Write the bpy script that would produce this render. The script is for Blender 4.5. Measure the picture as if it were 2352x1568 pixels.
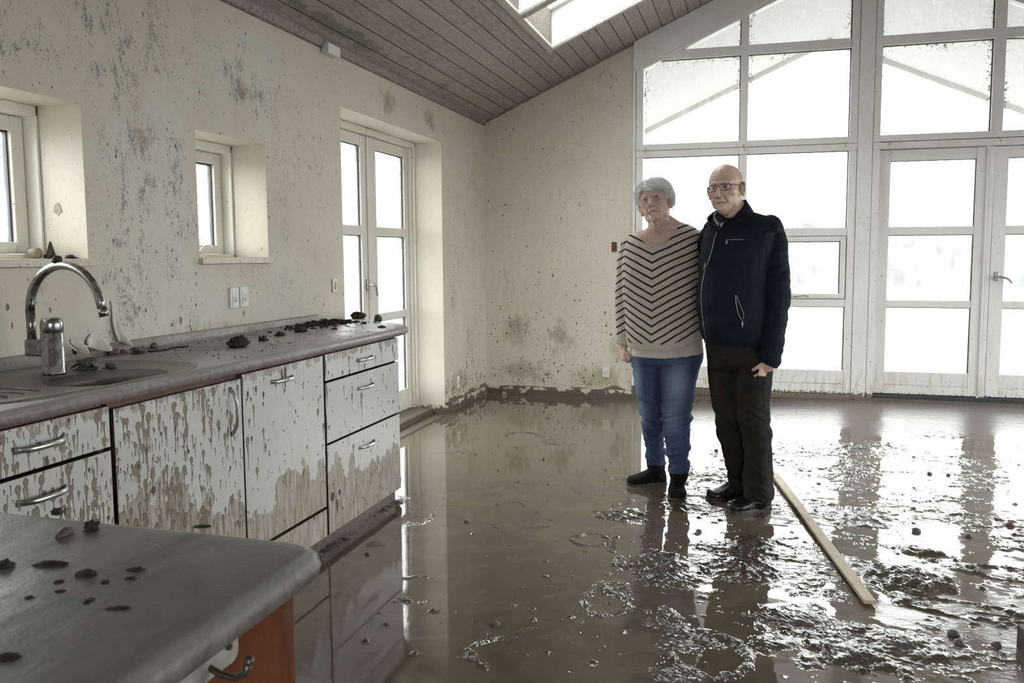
import bpy, bmesh, math, random
import numpy as np
from mathutils import Vector, Matrix, noise as mnoise

for _o in list(bpy.data.objects):
    bpy.data.objects.remove(_o, do_unlink=True)
SC = bpy.context.scene
COL = SC.collection
random.seed(11)
PI = math.pi

# ------------------------------------------------------------------ camera
CAMP = (2.3445, -6.9723, 1.2612)
yaw, pit, rol = .2608, -.0858, -.0046
cam_d = bpy.data.cameras.new('camera')
cam = bpy.data.objects.new('camera', cam_d)
COL.objects.link(cam)
_r = Vector((math.cos(yaw), math.sin(yaw), 0)); _f = Vector((-math.sin(yaw), math.cos(yaw), 0)); _z = Vector((0, 0, 1))
_F = _f * math.cos(pit) + _z * math.sin(pit)
_U = -_f * math.sin(pit) + _z * math.cos(pit)
_R = _r * math.cos(rol) + _U * math.sin(rol)
_V = -_r * math.sin(rol) + _U * math.cos(rol)
_m = Matrix((( _R.x, _V.x, -_F.x, CAMP[0]), (_R.y, _V.y, -_F.y, CAMP[1]), (_R.z, _V.z, -_F.z, CAMP[2]), (0, 0, 0, 1)))
cam.matrix_world = _m
cam_d.sensor_width = 36.0
cam_d.lens = 1861.70 * 36.0 / 2352.0
cam_d.shift_x = (1176 - 1234.32) / 2352.0
cam_d.shift_y = (746.19 - 784) / 2352.0
cam_d.clip_start = 0.05
cam_d.clip_end = 300
cam_d.dof.use_dof = True
cam_d.dof.focus_distance = 4.2
cam_d.dof.aperture_fstop = 11
SC.camera = cam

# ------------------------------------------------------------------ world, exposure
W = bpy.data.worlds.new('overcast_sky')
SC.world = W
W.use_nodes = True
_nt = W.node_tree
_nt.nodes.clear()
_bg = _nt.nodes.new('ShaderNodeBackground'); _wo = _nt.nodes.new('ShaderNodeOutputWorld')
_bg.inputs['Color'].default_value = (0.97, 0.985, 1.0, 1)
_bg.inputs['Strength'].default_value = 10.0
_nt.links.new(_bg.outputs[0], _wo.inputs[0])
SC.view_settings.view_transform = 'Standard'
SC.view_settings.look = 'None'
SC.view_settings.gamma = 1.0
SC.view_settings.use_curve_mapping = False
SC.view_settings.exposure = 0.26
SC.cycles.use_denoising = True
SC.cycles.use_adaptive_sampling = True
SC.cycles.adaptive_threshold = 0.02
SC.cycles.max_bounces = 8
SC.cycles.diffuse_bounces = 4
SC.cycles.glossy_bounces = 3
SC.cycles.transmission_bounces = 4
SC.cycles.transparent_max_bounces = 8
SC.cycles.sample_clamp_indirect = 6.0
SC.cycles.caustics_reflective = False
SC.cycles.caustics_refractive = False

# ------------------------------------------------------------------ tags
def tag(o, label=None, cat=None, group=None, kind=None):
    if label: o['label'] = label
    if cat: o['category'] = cat
    if group: o['group'] = group
    if kind: o['kind'] = kind
    return o
def empty(name, loc=(0, 0, 0), rz=0, parent=None):
    o = bpy.data.objects.new(name, None); COL.objects.link(o)
    o.location = loc; o.rotation_euler = (0, 0, rz); o.empty_display_size = .05
    if parent: o.parent = parent
    return o
def copy_tree(o, parent=None):
    c = o.copy(); COL.objects.link(c)
    if parent: c.parent = parent
    for ch in [q for q in bpy.data.objects if q.parent == o]:
        copy_tree(ch, c)
    return c

# ------------------------------------------------------------------ mesh builder
def rot_z(a):
    return Matrix.Rotation(a, 3, 'Z')
class MB:
    def __init__(s): s.v = []; s.f = []
    def add(s, vs, fs):
        b = len(s.v); s.v += [tuple(v) for v in vs]; s.f += [tuple(i + b for i in f) for f in fs]; return s
    def box(s, x0, x1, y0, y1, z0, z1):
        vs = [(x, y, z) for x in (x0, x1) for y in (y0, y1) for z in (z0, z1)]
        return s.add(vs, [(0, 1, 3, 2), (4, 6, 7, 5), (0, 4, 5, 1), (2, 3, 7, 6), (0, 2, 6, 4), (1, 5, 7, 3)])
    def obox(s, c, ax, ay, az, hx, hy, hz):
        c = Vector(c); ax, ay, az = [Vector(a).normalized() for a in (ax, ay, az)]
        vs = [c + ax * (hx * i) + ay * (hy * j) + az * (hz * k) for i in (-1, 1) for j in (-1, 1) for k in (-1, 1)]
        return s.add(vs, [(0, 1, 3, 2), (4, 6, 7, 5), (0, 4, 5, 1), (2, 3, 7, 6), (0, 2, 6, 4), (1, 5, 7, 3)])
    def prism(s, poly, fn, d0, d1):
        n = len(poly)
        vs = [fn(p[0], p[1], d0) for p in poly] + [fn(p[0], p[1], d1) for p in poly]
        fs = [tuple(range(n))[::-1], tuple(range(n, 2 * n))] + [(i, (i + 1) % n, n + (i + 1) % n, n + i) for i in range(n)]
        return s.add(vs, fs)
    def loft(s, rings, cap=True, closed=True):
        n = len(rings[0]); b = len(s.v)
        for r in rings: s.v += [tuple(p) for p in r]
        for k in range(len(rings) - 1):
            for i in range(n if closed else n - 1):
                j = (i + 1) % n
                s.f.append((b + k * n + i, b + k * n + j, b + (k + 1) * n + j, b + (k + 1) * n + i))
        if cap:
            s.f.append(tuple(b + i for i in range(n))[::-1]); s.f.append(tuple(b + (len(rings) - 1) * n + i for i in range(n)))
        return s
    def tube(s, pts, rad, n=10, cap=True, up=(0, 0, 1)):
        pts = [Vector(p) for p in pts]
        rads = rad if isinstance(rad, (list, tuple)) else [rad] * len(pts)
        rings = []; prev = None
        for i, p in enumerate(pts):
            t = (pts[min(i + 1, len(pts) - 1)] - pts[max(i - 1, 0)]).normalized()
            if prev is None:
                a = Vector(up)
                if abs(a.dot(t)) > .95: a = Vector((1, 0, 0))
                u = (a - t * a.dot(t)).normalized()
            else:
                u = (prev - t * prev.dot(t)).normalized()
            prev = u; w = t.cross(u)
            ra = rads[i]; ra, rb = ra if isinstance(ra, (list, tuple)) else (ra, ra)
            rings.append([p + u * (ra * math.cos(2 * PI * k / n)) + w * (rb * math.sin(2 * PI * k / n)) for k in range(n)])
        return s.loft(rings, cap)
    def lathe(s, prof, c=(0, 0, 0), n=24, cap=True):
        rings = [[(c[0] + r * math.cos(2 * PI * k / n), c[1] + r * math.sin(2 * PI * k / n), c[2] + z) for k in range(n)] for r, z in prof]
        return s.loft(rings, cap)
    def ell(s, c, r, n=12, m=8, M=None):
        c = Vector(c); rings = []
        for i in range(m + 1):
            a = PI * (i + .0) / m; a = min(max(a, .05), PI - .05)
            ring = []
            for k in range(n):
                p = Vector((r[0] * math.sin(a) * math.cos(2 * PI * k / n), r[1] * math.sin(a) * math.sin(2 * PI * k / n), -r[2] * math.cos(a)))
                if M is not None: p = M @ p
                ring.append(c + p)
            rings.append(ring)
        return s.loft(rings)
    def build(s, name, mat=None, parent=None, smooth=False, bevel=0, seg=2, fix=True):
        me = bpy.data.meshes.new(name); me.from_pydata(s.v, [], s.f); me.update()
        if fix:
            bm = bmesh.new(); bm.from_mesh(me); bmesh.ops.recalc_face_normals(bm, faces=bm.faces); bm.to_mesh(me); bm.free()
        if smooth: me.polygons.foreach_set('use_smooth', [True] * len(me.polygons))
        o = bpy.data.objects.new(name, me); COL.objects.link(o)
        if mat: me.materials.append(mat)
        if parent: o.parent = parent
        if bevel:
            md = o.modifiers.new('bevel', 'BEVEL'); md.width = bevel; md.segments = seg; md.limit_method = 'ANGLE'; md.angle_limit = .6
            md.harden_normals = False
        return o
def auto_smooth(o, ang=.6):
    me = o.data
    me.polygons.foreach_set('use_smooth', [True] * len(me.polygons))
    bm = bmesh.new(); bm.from_mesh(me)
    for e in bm.edges:
        if len(e.link_faces) == 2 and e.calc_face_angle(0) > ang: e.smooth = False
    bm.to_mesh(me); bm.free()
    return o
def grid_mesh(name, P, mat=None, parent=None, mask=None, smooth=True, attrs=None, flip=False):
    """P (n,m,3) points; mask (n-1,m-1) cells kept."""
    n, m = P.shape[:2]
    idx = np.arange(n * m).reshape(n, m)
    q = np.stack([idx[:-1, :-1], idx[1:, :-1], idx[1:, 1:], idx[:-1, 1:]], -1)
    if flip: q = q[..., ::-1]
    q = q[mask] if mask is not None else q.reshape(-1, 4)
    me = bpy.data.meshes.new(name)
    me.vertices.add(n * m); me.vertices.foreach_set('co', P.reshape(-1).astype(np.float32))
    me.loops.add(q.size); me.loops.foreach_set('vertex_index', q.reshape(-1).astype(np.int32))
    me.polygons.add(len(q)); me.polygons.foreach_set('loop_start', (np.arange(len(q)) * 4).astype(np.int32))
    me.polygons.foreach_set('loop_total', np.full(len(q), 4, np.int32))
    me.polygons.foreach_set('use_smooth', np.full(len(q), smooth))
    me.update(calc_edges=True)
    for k, a in (attrs or {}).items():
        at = me.attributes.new(k, 'FLOAT', 'POINT'); at.data.foreach_set('value', a.reshape(-1).astype(np.float32))
    me.validate()
    o = bpy.data.objects.new(name, me); COL.objects.link(o)
    if mat: me.materials.append(mat)
    if parent: o.parent = parent
    return o
# ------------------------------------------------------------------ numpy noise
_rng = np.random.RandomState(5)
_perm = _rng.rand(512, 512)
def vnoise(x, y, seed=0):
    x = x + seed * 17.31; y = y + seed * 9.77
    xi = np.floor(x).astype(int); yi = np.floor(y).astype(int); fx = x - xi; fy = y - yi
    fx = fx * fx * fx * (fx * (fx * 6 - 15) + 10); fy = fy * fy * fy * (fy * (fy * 6 - 15) + 10)
    g = lambda a, b: _perm[a % 512, b % 512]
    return (g(xi, yi) * (1 - fx) + g(xi + 1, yi) * fx) * (1 - fy) + (g(xi, yi + 1) * (1 - fx) + g(xi + 1, yi + 1) * fx) * fy
def fbm(x, y, oct=4, seed=0, gain=.5):
    s = 0; a = 1; t = 0
    for k in range(oct):
        s = s + a * vnoise(x * 2 ** k, y * 2 ** k, seed + k * 3); t += a; a *= gain
    return s / t
def sst(a, b, x):
    t = np.clip((x - a) / (b - a), 0, 1); return t * t * (3 - 2 * t)

# ------------------------------------------------------------------ node helper
class N:
    def __init__(s, name):
        s.m = bpy.data.materials.new(name); s.m.use_nodes = True
        s.t = s.m.node_tree; s.t.nodes.clear()
        s.o = s.t.nodes.new('ShaderNodeOutputMaterial')
        s._tc = None
    def n(s, typ, **kw):
        nd = s.t.nodes.new('ShaderNode' + typ)
        for k, v in kw.items():
            if hasattr(nd, k) and not k[0].isupper(): setattr(nd, k, v)
            else: s.put(nd.inputs[k.replace('_', ' ')], v)
        return nd
    def put(s, sock, v):
        if isinstance(v, bpy.types.NodeSocket): s.t.links.new(v, sock)
        elif isinstance(v, bpy.types.Node): s.t.links.new(v.outputs[0], sock)
        elif isinstance(v, (tuple, list)) and sock.type == 'RGBA' and len(v) == 3: sock.default_value = (*v, 1)
        else: sock.default_value = v
    def obj(s):
        if s._tc is None: s._tc = s.t.nodes.new('ShaderNodeTexCoord')
        return s._tc.outputs['Object']
    def pos(s):
        return s.n('NewGeometry').outputs['Position']
    def gen(s):
        s.obj(); return s._tc.outputs['Generated']
    def scale(s, v, sc, rot=(0, 0, 0), loc=(0, 0, 0)):
        nd = s.n('Mapping', Vector=v); nd.inputs['Scale'].default_value = sc; nd.inputs['Rotation'].default_value = rot; nd.inputs['Location'].default_value = loc
        return nd.outputs[0]
    def noise(s, v, sc, det=3, rough=.5, dist=0):
        nd = s.n('TexNoise', Vector=v, Scale=sc, Detail=det, Roughness=rough, Distortion=dist); return nd.outputs['Fac']
    def vor(s, v, sc, feature='F1', out='Distance', rand=1.0):
        nd = s.n('TexVoronoi', Vector=v, Scale=sc, Randomness=rand); nd.feature = feature; return nd.outputs[out]
    def wave(s, v, sc, dist=2, det=2, ds=1, **kw):
        nd = s.n('TexWave', Vector=v, Scale=sc, Distortion=dist, Detail=det, **kw); nd.inputs['Detail Scale'].default_value = ds; return nd.outputs['Fac']
    def math(s, op, a, b=0.0, c=None, clamp=False):
        nd = s.t.nodes.new('ShaderNodeMath'); nd.operation = op; nd.use_clamp = clamp
        s.put(nd.inputs[0], a); s.put(nd.inputs[1], b)
        if c is not None: s.put(nd.inputs[2], c)
        return nd.outputs[0]
    def rng(s, v, a, b, c=0.0, d=1.0, smooth=True):
        nd = s.t.nodes.new('ShaderNodeMapRange'); nd.interpolation_type = 'SMOOTHSTEP' if smooth else 'LINEAR'
        for i, q in zip((0, 1, 2, 3, 4), (v, a, b, c, d)): s.put(nd.inputs[i], q)
        return nd.outputs[0]
    def mix(s, f, a, b, blend='MIX'):
        nd = s.t.nodes.new('ShaderNodeMix'); nd.data_type = 'RGBA'; nd.blend_type = blend
        s.put(nd.inputs[0], f); s.put(nd.inputs[6], a); s.put(nd.inputs[7], b)
        return nd.outputs[2]
    def attr(s, name):
        nd = s.t.nodes.new('ShaderNodeAttribute'); nd.attribute_name = name; return nd.outputs['Fac']
    def acol(s, name):
        nd = s.t.nodes.new('ShaderNodeAttribute'); nd.attribute_name = name; return nd.outputs['Color']
    def sep(s, v):
        nd = s.n('SeparateXYZ', Vector=v); return nd.outputs
    def comb(s, x, y, z):
        nd = s.n('CombineXYZ'); s.put(nd.inputs[0], x); s.put(nd.inputs[1], y); s.put(nd.inputs[2], z); return nd.outputs[0]
    def bump(s, h, st=.3, d=.01, normal=None):
        nd = s.n('Bump', Height=h, Strength=st, Distance=d)
        if normal is not None: s.put(nd.inputs['Normal'], normal)
        return nd.outputs[0]
    def pbr(s, col, rough=.5, metal=0.0, bump=None, spec=.5, **kw):
        b = s.n('BsdfPrincipled'); s.put(b.inputs['Base Color'], col); s.put(b.inputs['Roughness'], rough); s.put(b.inputs['Metallic'], metal)
        s.put(b.inputs['Specular IOR Level'], spec)
        if bump is not None: s.put(b.inputs['Normal'], bump)
        for k, v in kw.items(): s.put(b.inputs[k.replace('_', ' ')], v)
        s.t.links.new(b.outputs[0], s.o.inputs[0]); s.b = b
        return s.m
def simple(name, col, rough=.5, metal=0.0, var=.12, sc=30, bump=.15, spec=.5):
    q = N(name); n1 = q.noise(q.obj(), sc, 4, .6)
    dark = tuple(c * (1 - var * 2) for c in col)
    return q.pbr(q.mix(q.rng(n1, .35, .7), col, dark), rough, metal, q.bump(n1, bump, .003), spec)

# ------------------------------------------------------------------ shared materials
def mat_wall(name, base, warm=0.0):
    q = N(name); v = q.obj()
    st = q.scale(v, (1, 1, .55))
    big = q.noise(v, 1.3, 3, .55)
    mid = q.noise(st, 6, 4, .6)
    col = q.mix(q.rng(big, .3, .75), base, tuple(c * k for c, k in zip(base, (.93, .91, .86))))
    col = q.mix(q.math('MULTIPLY', q.rng(mid, .5, .75), .25), col, (.50, .45, .36))
    br = q.attr('brown'); mo = q.attr('mold'); sp = q.attr('splat'); wt = q.attr('wet')
    bn = q.noise(st, 14, 5, .65)
    col = q.mix(q.math('MULTIPLY', q.rng(q.math('ADD', bn, q.math('MULTIPLY', br, .5)), .62, .95), .55), col, (.30, .21, .13))
    # mould: fine specks whose density follows the patches
    cl = q.noise(st, 11, 3, .55); cl2 = q.noise(st, 30, 3, .6); f1 = q.noise(st, 150, 3, .7)
    D = q.math('MULTIPLY', mo, q.rng(cl, .36, .60)); D2 = q.math('MULTIPLY', D, q.rng(cl2, .40, .62))
    m1 = q.rng(q.math('ADD', f1, q.math('ADD', q.math('MULTIPLY', D, .12), q.math('MULTIPLY', D2, .17))), .60, .74)
    col = q.mix(q.math('MULTIPLY', m1, .72), col, (.17, .165, .145))
    col = q.mix(q.math('MULTIPLY', q.math('MULTIPLY', D2, D2), .55), col, (.20, .195, .175))
    vb = q.vor(st, 52); vbc = q.vor(st, 52, out='Color')
    core = q.math('MULTIPLY', q.rng(vb, .06, q.math('ADD', .12, q.math('MULTIPLY', q.sep(vbc)[1], .40)), 1, 0), q.math('LESS_THAN', q.sep(vbc)[0], q.math('MULTIPLY', q.math('MULTIPLY', D, D), .85)))
    col = q.mix(q.math('MULTIPLY', core, .72), col, (.085, .085, .075))
    # scattered separate specks
    vd = q.vor(st, 30); vc = q.vor(st, 30, out='Color')
    gate = q.rng(q.sep(vc)[0], .0, 1.0, 0, 1, False)
    dens = q.attr('specks')
    s1 = q.math('MULTIPLY', q.math('LESS_THAN', vd, q.math('MULTIPLY', q.sep(vc)[1], .17)), q.math('LESS_THAN', gate, q.math('MULTIPLY', dens, .5)))
    col = q.mix(q.math('MULTIPLY', s1, .85), col, (.085, .06, .04))
    vd2 = q.vor(st, 75); vc2 = q.vor(st, 75, out='Color')
    s2 = q.math('MULTIPLY', q.math('LESS_THAN', vd2, .22), q.math('LESS_THAN', q.sep(vc2)[0], q.math('MULTIPLY', dens, .30)))
    col = q.mix(q.math('MULTIPLY', s2, .7), col, (.14, .10, .065))
    # thick mud
    en = q.noise(v, 40, 4, .6)
    spm = q.rng(q.math('ADD', sp, q.math('MULTIPLY', q.math('SUBTRACT', en, .5), .35)), .45, .52)
    col = q.mix(q.math('MULTIPLY', spm, .93), col, q.mix(en, (.10, .078, .055), (.17, .135, .095)))
    h = q.math('ADD', q.math('MULTIPLY', q.noise(v, 180, 2), .2), q.math('MULTIPLY', spm, .8))
    return q.pbr(col, q.math('SUBTRACT', .62, q.math('MULTIPLY', spm, .25)), 0, q.bump(h, .35, .004), .35)
M_WALL = mat_wall('mouldy_plaster', (.60, .575, .49))
M_WALLB = mat_wall('spotted_plaster', (.67, .63, .54))

def mat_paint(name, base, stain=1.0, zlo=.1, zhi=.6, speck=.12):
    q = N(name); v = q.pos()
    z = q.sep(v)[2]
    st = q.scale(v, (1, 1, .25))
    n1 = q.noise(v, 2.5, 3); n2 = q.noise(st, 30, 4, .65); n3 = q.noise(v, 60, 4, .6)
    low = q.rng(z, zlo, zhi, 1, 0)
    col = q.mix(q.rng(n1, .35, .7), base, tuple(c * k for c, k in zip(base, (.95, .94, .90))))
    col = q.mix(q.math('MULTIPLY', q.math('MULTIPLY', q.rng(n2, .45, .75), q.math('ADD', q.math('MULTIPLY', low, .8), .12)), stain), col, (.50, .38, .20))
    vd = q.vor(v, 60); vc = q.vor(v, 60, out='Color')
    g = q.math('LESS_THAN', q.sep(vc)[0], q.math('ADD', speck, q.math('MULTIPLY', low, .15)))
    s1 = q.math('MULTIPLY', q.math('LESS_THAN', vd, q.math('MULTIPLY', q.sep(vc)[1], .26)), g)
    col = q.mix(q.math('MULTIPLY', s1, .8), col, (.10, .08, .06))
    mudl = q.rng(q.math('ADD', n3, q.math('MULTIPLY', q.rng(z, zlo - .02, zlo + .06, 1, 0), .5)), .80, .86)
    col = q.mix(mudl, col, (.15, .12, .085))
    return q.pbr(col, .38, 0, q.bump(n3, .08, .002), .5)
M_FRAME = mat_paint('white_frame_paint', (.80, .80, .775), .9, .12, .45)
M_FRAME_L = mat_paint('cream_frame_paint', (.73, .72, .66), .8, .05, .6, .16)
M_SILL = mat_paint('stained_sill', (.62, .59, .50), .9, 1.20, 1.30, .3)

def mat_glass(name, film=.10, dirt=.5, seed=0):
    q = N(name); v = q.scale(q.obj(), (1, 1, 1), loc=(seed * 3.1, seed * 1.7, 0))
    st = q.scale(v, (1, 1, .22))
    n1 = q.noise(st, 16, 4, .65); n2 = q.noise(v, 3.0, 4, .6); n4 = q.noise(q.scale(v, (1, 1, .12)), 60, 3, .6)
    tr = q.n('BsdfTransparent'); tr.inputs[0].default_value = (.97, .98, .98, 1)
    gl = q.n('BsdfGlossy'); gl.inputs['Roughness'].default_value = .03; gl.inputs['Color'].default_value = (1, 1, 1, 1)
    tl = q.n('BsdfTranslucent'); tl.inputs[0].default_value = (.80, .79, .76, 1)
    df = q.n('BsdfDiffuse'); df.inputs[0].default_value = (.55, .53, .49, 1)
    dk = q.n('BsdfDiffuse'); dk.inputs[0].default_value = (.05, .042, .035, 1)
    fr = q.n('LayerWeight'); fr.inputs['Blend'].default_value = .12
    a = q.n('MixShader'); q.put(a.inputs[0], q.math('MULTIPLY', fr.outputs['Fresnel'], .6)); q.put(a.inputs[1], tr); q.put(a.inputs[2], gl)
    f = q.n('MixShader'); q.put(f.inputs[0], .25); q.put(f.inputs[1], tl); q.put(f.inputs[2], df)
    fac = q.math('ADD', film * .5, q.math('MULTIPLY', q.math('MULTIPLY', q.rng(n1, .4, .75), q.rng(n2, .3, .7)), film * 2.2))
    fac = q.math('ADD', fac, q.math('MULTIPLY', q.rng(n4, .62, .72), film * .8), clamp=True)
    b = q.n('MixShader'); q.put(b.inputs[0], fac); q.put(b.inputs[1], a); q.put(b.inputs[2], f)
    # dark scraps stuck to the pane, thicker towards its edges and top
    e = q.sep(q.gen())
    ed = q.math('MAXIMUM', q.math('ABSOLUTE', q.math('SUBTRACT', e[0], .5)), q.math('SUBTRACT', e[2], .5))
    edge = q.rng(ed, .34, .5)
    c1 = q.noise(v, 55, 5, .8); c2 = q.noise(v, 5, 3, .6)
    sc = q.rng(q.math('ADD', q.math('ADD', c1, q.math('MULTIPLY', edge, .13 * dirt)), q.math('MULTIPLY', q.math('SUBTRACT', c2, .5), .25)), .735, .76)
    c = q.n('MixShader'); q.put(c.inputs[0], q.math('MULTIPLY', sc, .85)); q.put(c.inputs[1], b); q.put(c.inputs[2], dk)
    q.t.links.new(c.outputs[0], q.o.inputs[0]); return q.m
M_GLASS = mat_glass('grimy_pane_glass', .13, .6)
M_GLASS_UP = mat_glass('cobwebbed_pane_glass', .16, 1.25, 1)
M_GLASS_DOOR = mat_glass('milky_pane_glass', .30, .3, 2)
M_GLASS_SKY = mat_glass('skylight_glass', .3, .1, 3)
M_SHADE_BEAD = simple('dark_shade_bead', (.06, .065, .08), .5)  # dark beads along pane edges, coloured to stand in for reveal shade

def mat_ceiling(sp=.105):
    q = N('rough_sawn_boards'); v = q.obj(); s = q.sep(v)
    fx = q.math('FRACT', q.math('DIVIDE', s[0], sp))
    g = q.math('ABSOLUTE', q.math('SUBTRACT', fx, .5))
    groove = q.rng(g, .455, .485)
    idx = q.math('FLOOR', q.math('DIVIDE', s[0], sp))
    wn = q.n('TexWhiteNoise'); wn.noise_dimensions = '1D'; q.put(wn.inputs['W'], idx)
    st = q.scale(v, (1, .18, 1))
    n1 = q.noise(st, 60, 4, .7); n2 = q.noise(v, 1.6, 4, .6); n3 = q.noise(q.scale(v, (1, .5, 1)), 130, 3, .7); n5 = q.noise(v, 9, 4, .7)
    col = q.mix(wn.outputs[0], (.32, .29, .255), (.25, .228, .20))
    col = q.mix(q.rng(n1, .35, .75), col, (.39, .36, .32))
    col = q.mix(q.math('MULTIPLY', q.rng(n2, .5, .75), .5), col, (.40, .375, .335))
    col = q.mix(q.math('MULTIPLY', q.rng(n3, .62, .72), .55), col, (.14, .12, .09))
    mo = q.attr('mold')
    col = q.mix(q.math('MULTIPLY', q.rng(q.math('ADD', n5, q.math('MULTIPLY', mo, .4)), .68, .8), .8), col, (.17, .165, .125))
    col = q.mix(q.math('MULTIPLY', groove, .85), col, (.055, .045, .035))
    h = q.math('SUBTRACT', q.math('ADD', q.math('MULTIPLY', n1, .25), q.math('MULTIPLY', n3, .25)), groove)
    return q.pbr(col, .75, 0, q.bump(h, .7, .008), .2)
M_CEIL = mat_ceiling()
M_TRIMW = simple('greyed_wood_trim', (.30, .27, .225), .7, 0, .2, 40, .4)
M_WHITE_REVEAL = simple('white_skylight_lining', (.82, .82, .82), .5, 0, .03, 20, .02)
M_SKYTRIM = simple('pale_skylight_trim', (.47, .45, .385), .6, 0, .18, 60, .3)
M_SOFFIT = None
def mat_soffit():
    q = N('pale_soffit_boards'); v = q.obj(); s = q.sep(v)
    fx = q.math('FRACT', q.math('DIVIDE', s[1], .14)); g = q.rng(q.math('ABSOLUTE', q.math('SUBTRACT', fx, .5)), .46, .49)
    n = q.noise(v, 20, 4, .6)
    col = q.mix(q.rng(n, .3, .7), (.52, .51, .48), (.47, .46, .435)); col = q.mix(q.math('MULTIPLY', g, .6), col, (.3, .27, .22))
    return q.pbr(col, .8, 0, None, .2)
M_SOFFIT = mat_soffit()
M_GROUND = simple('pale_wet_gravel', (.28, .28, .27), .8, 0, .1, 3, .2)
M_MUDDY = simple('drying_mud', (.15, .122, .088), .42, 0, .25, 60, .8)
M_MUD_DARK = simple('dark_dry_mud', (.062, .055, .040), .8, 0, .35, 80, 1.0, .2)
M_STONE = simple('muddy_stone', (.13, .10, .078), .45, 0, .3, 50, .5)
M_DARK = simple('dark_recess', (.025, .018, .014), .7)
M_EDGE = simple('reddish_board_edge', (.12, .055, .032), .55)
M_PLASTIC = simple('dirty_white_plastic', (.74, .73, .68), .35, 0, .08, 25, .05)
M_CREAM = simple('yellowed_plastic', (.62, .52, .33), .35)
M_BLACK = simple('black_void', (.01, .01, .01), .6)
M_CHROME = None
def mat_steel(name, c=(.55, .55, .54), r=.28, dirt=.4):
    q = N(name); v = q.obj(); n1 = q.noise(v, 28, 4, .65); n2 = q.noise(q.scale(v, (1, 1, .2)), 60, 3, .6)
    d = q.math('MULTIPLY', q.rng(n1, .5, .7), dirt)
    col = q.mix(d, c, (.16, .13, .10))
    q.pbr(col, q.math('ADD', r, q.math('MULTIPLY', d, .4)), q.math('SUBTRACT', 1.0, q.math('MULTIPLY', d, .7)), q.bump(n2, .06, .002))
    return q.m
M_CHROME = mat_steel('dulled_chrome', (.36, .36, .355), .26, .7)
M_SINK = simple('silted_steel', (.19, .165, .125), .36, .15, .2, 40, .3, .5); M_BOWL_SHADE = simple('shaded_silt_bowl', (.085, .078, .062), .5, .1, .25, 30, .3, .3)  # bowl darker than the rim: recess shade put into its silt colour
M_HANDLE = mat_steel('brushed_metal', (.46, .46, .45), .3, .6)

# ------------------------------------------------------------------ room shell
S = .445; EAVE = 2.445; RX = 3.18; RIDGE = EAVE + S * RX; XR = 6.36; YB = -9.6
def roofz(x): return EAVE + S * x if x <= RX else RIDGE - S * (x - RX)
def lin(a, b, step): 
    n = max(1, int(round(abs(b - a) / step))); return list(np.linspace(a, b, n + 1))
def breaks(pts, step):
    out = [pts[0]]
    for a, b in zip(pts, pts[1:]): out += lin(a, b, step)[1:]
    return np.array(out)
def blobs(U, V, lst, seed=0):
    """lst: (u, v, ru, rv, strength[, tilt]) soft ragged patches"""
    A = np.zeros_like(U); wob = fbm(U * 6, V * 6, 4, seed) - .5
    for b in lst:
        u, v, ru, rv, s = b[:5]; t = b[5] if len(b) > 5 else 0
        du = U - u; dv = V - v; a = du * math.cos(t) + dv * math.sin(t); c = -du * math.sin(t) + dv * math.cos(t)
        d = np.sqrt((a / ru) ** 2 + (c / rv) ** 2) + wob * 1.4
        A = np.maximum(A, s * np.clip((1.45 - d) / 1.1, 0, 1))
    return A
rs = np.random.RandomState(3)

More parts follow.
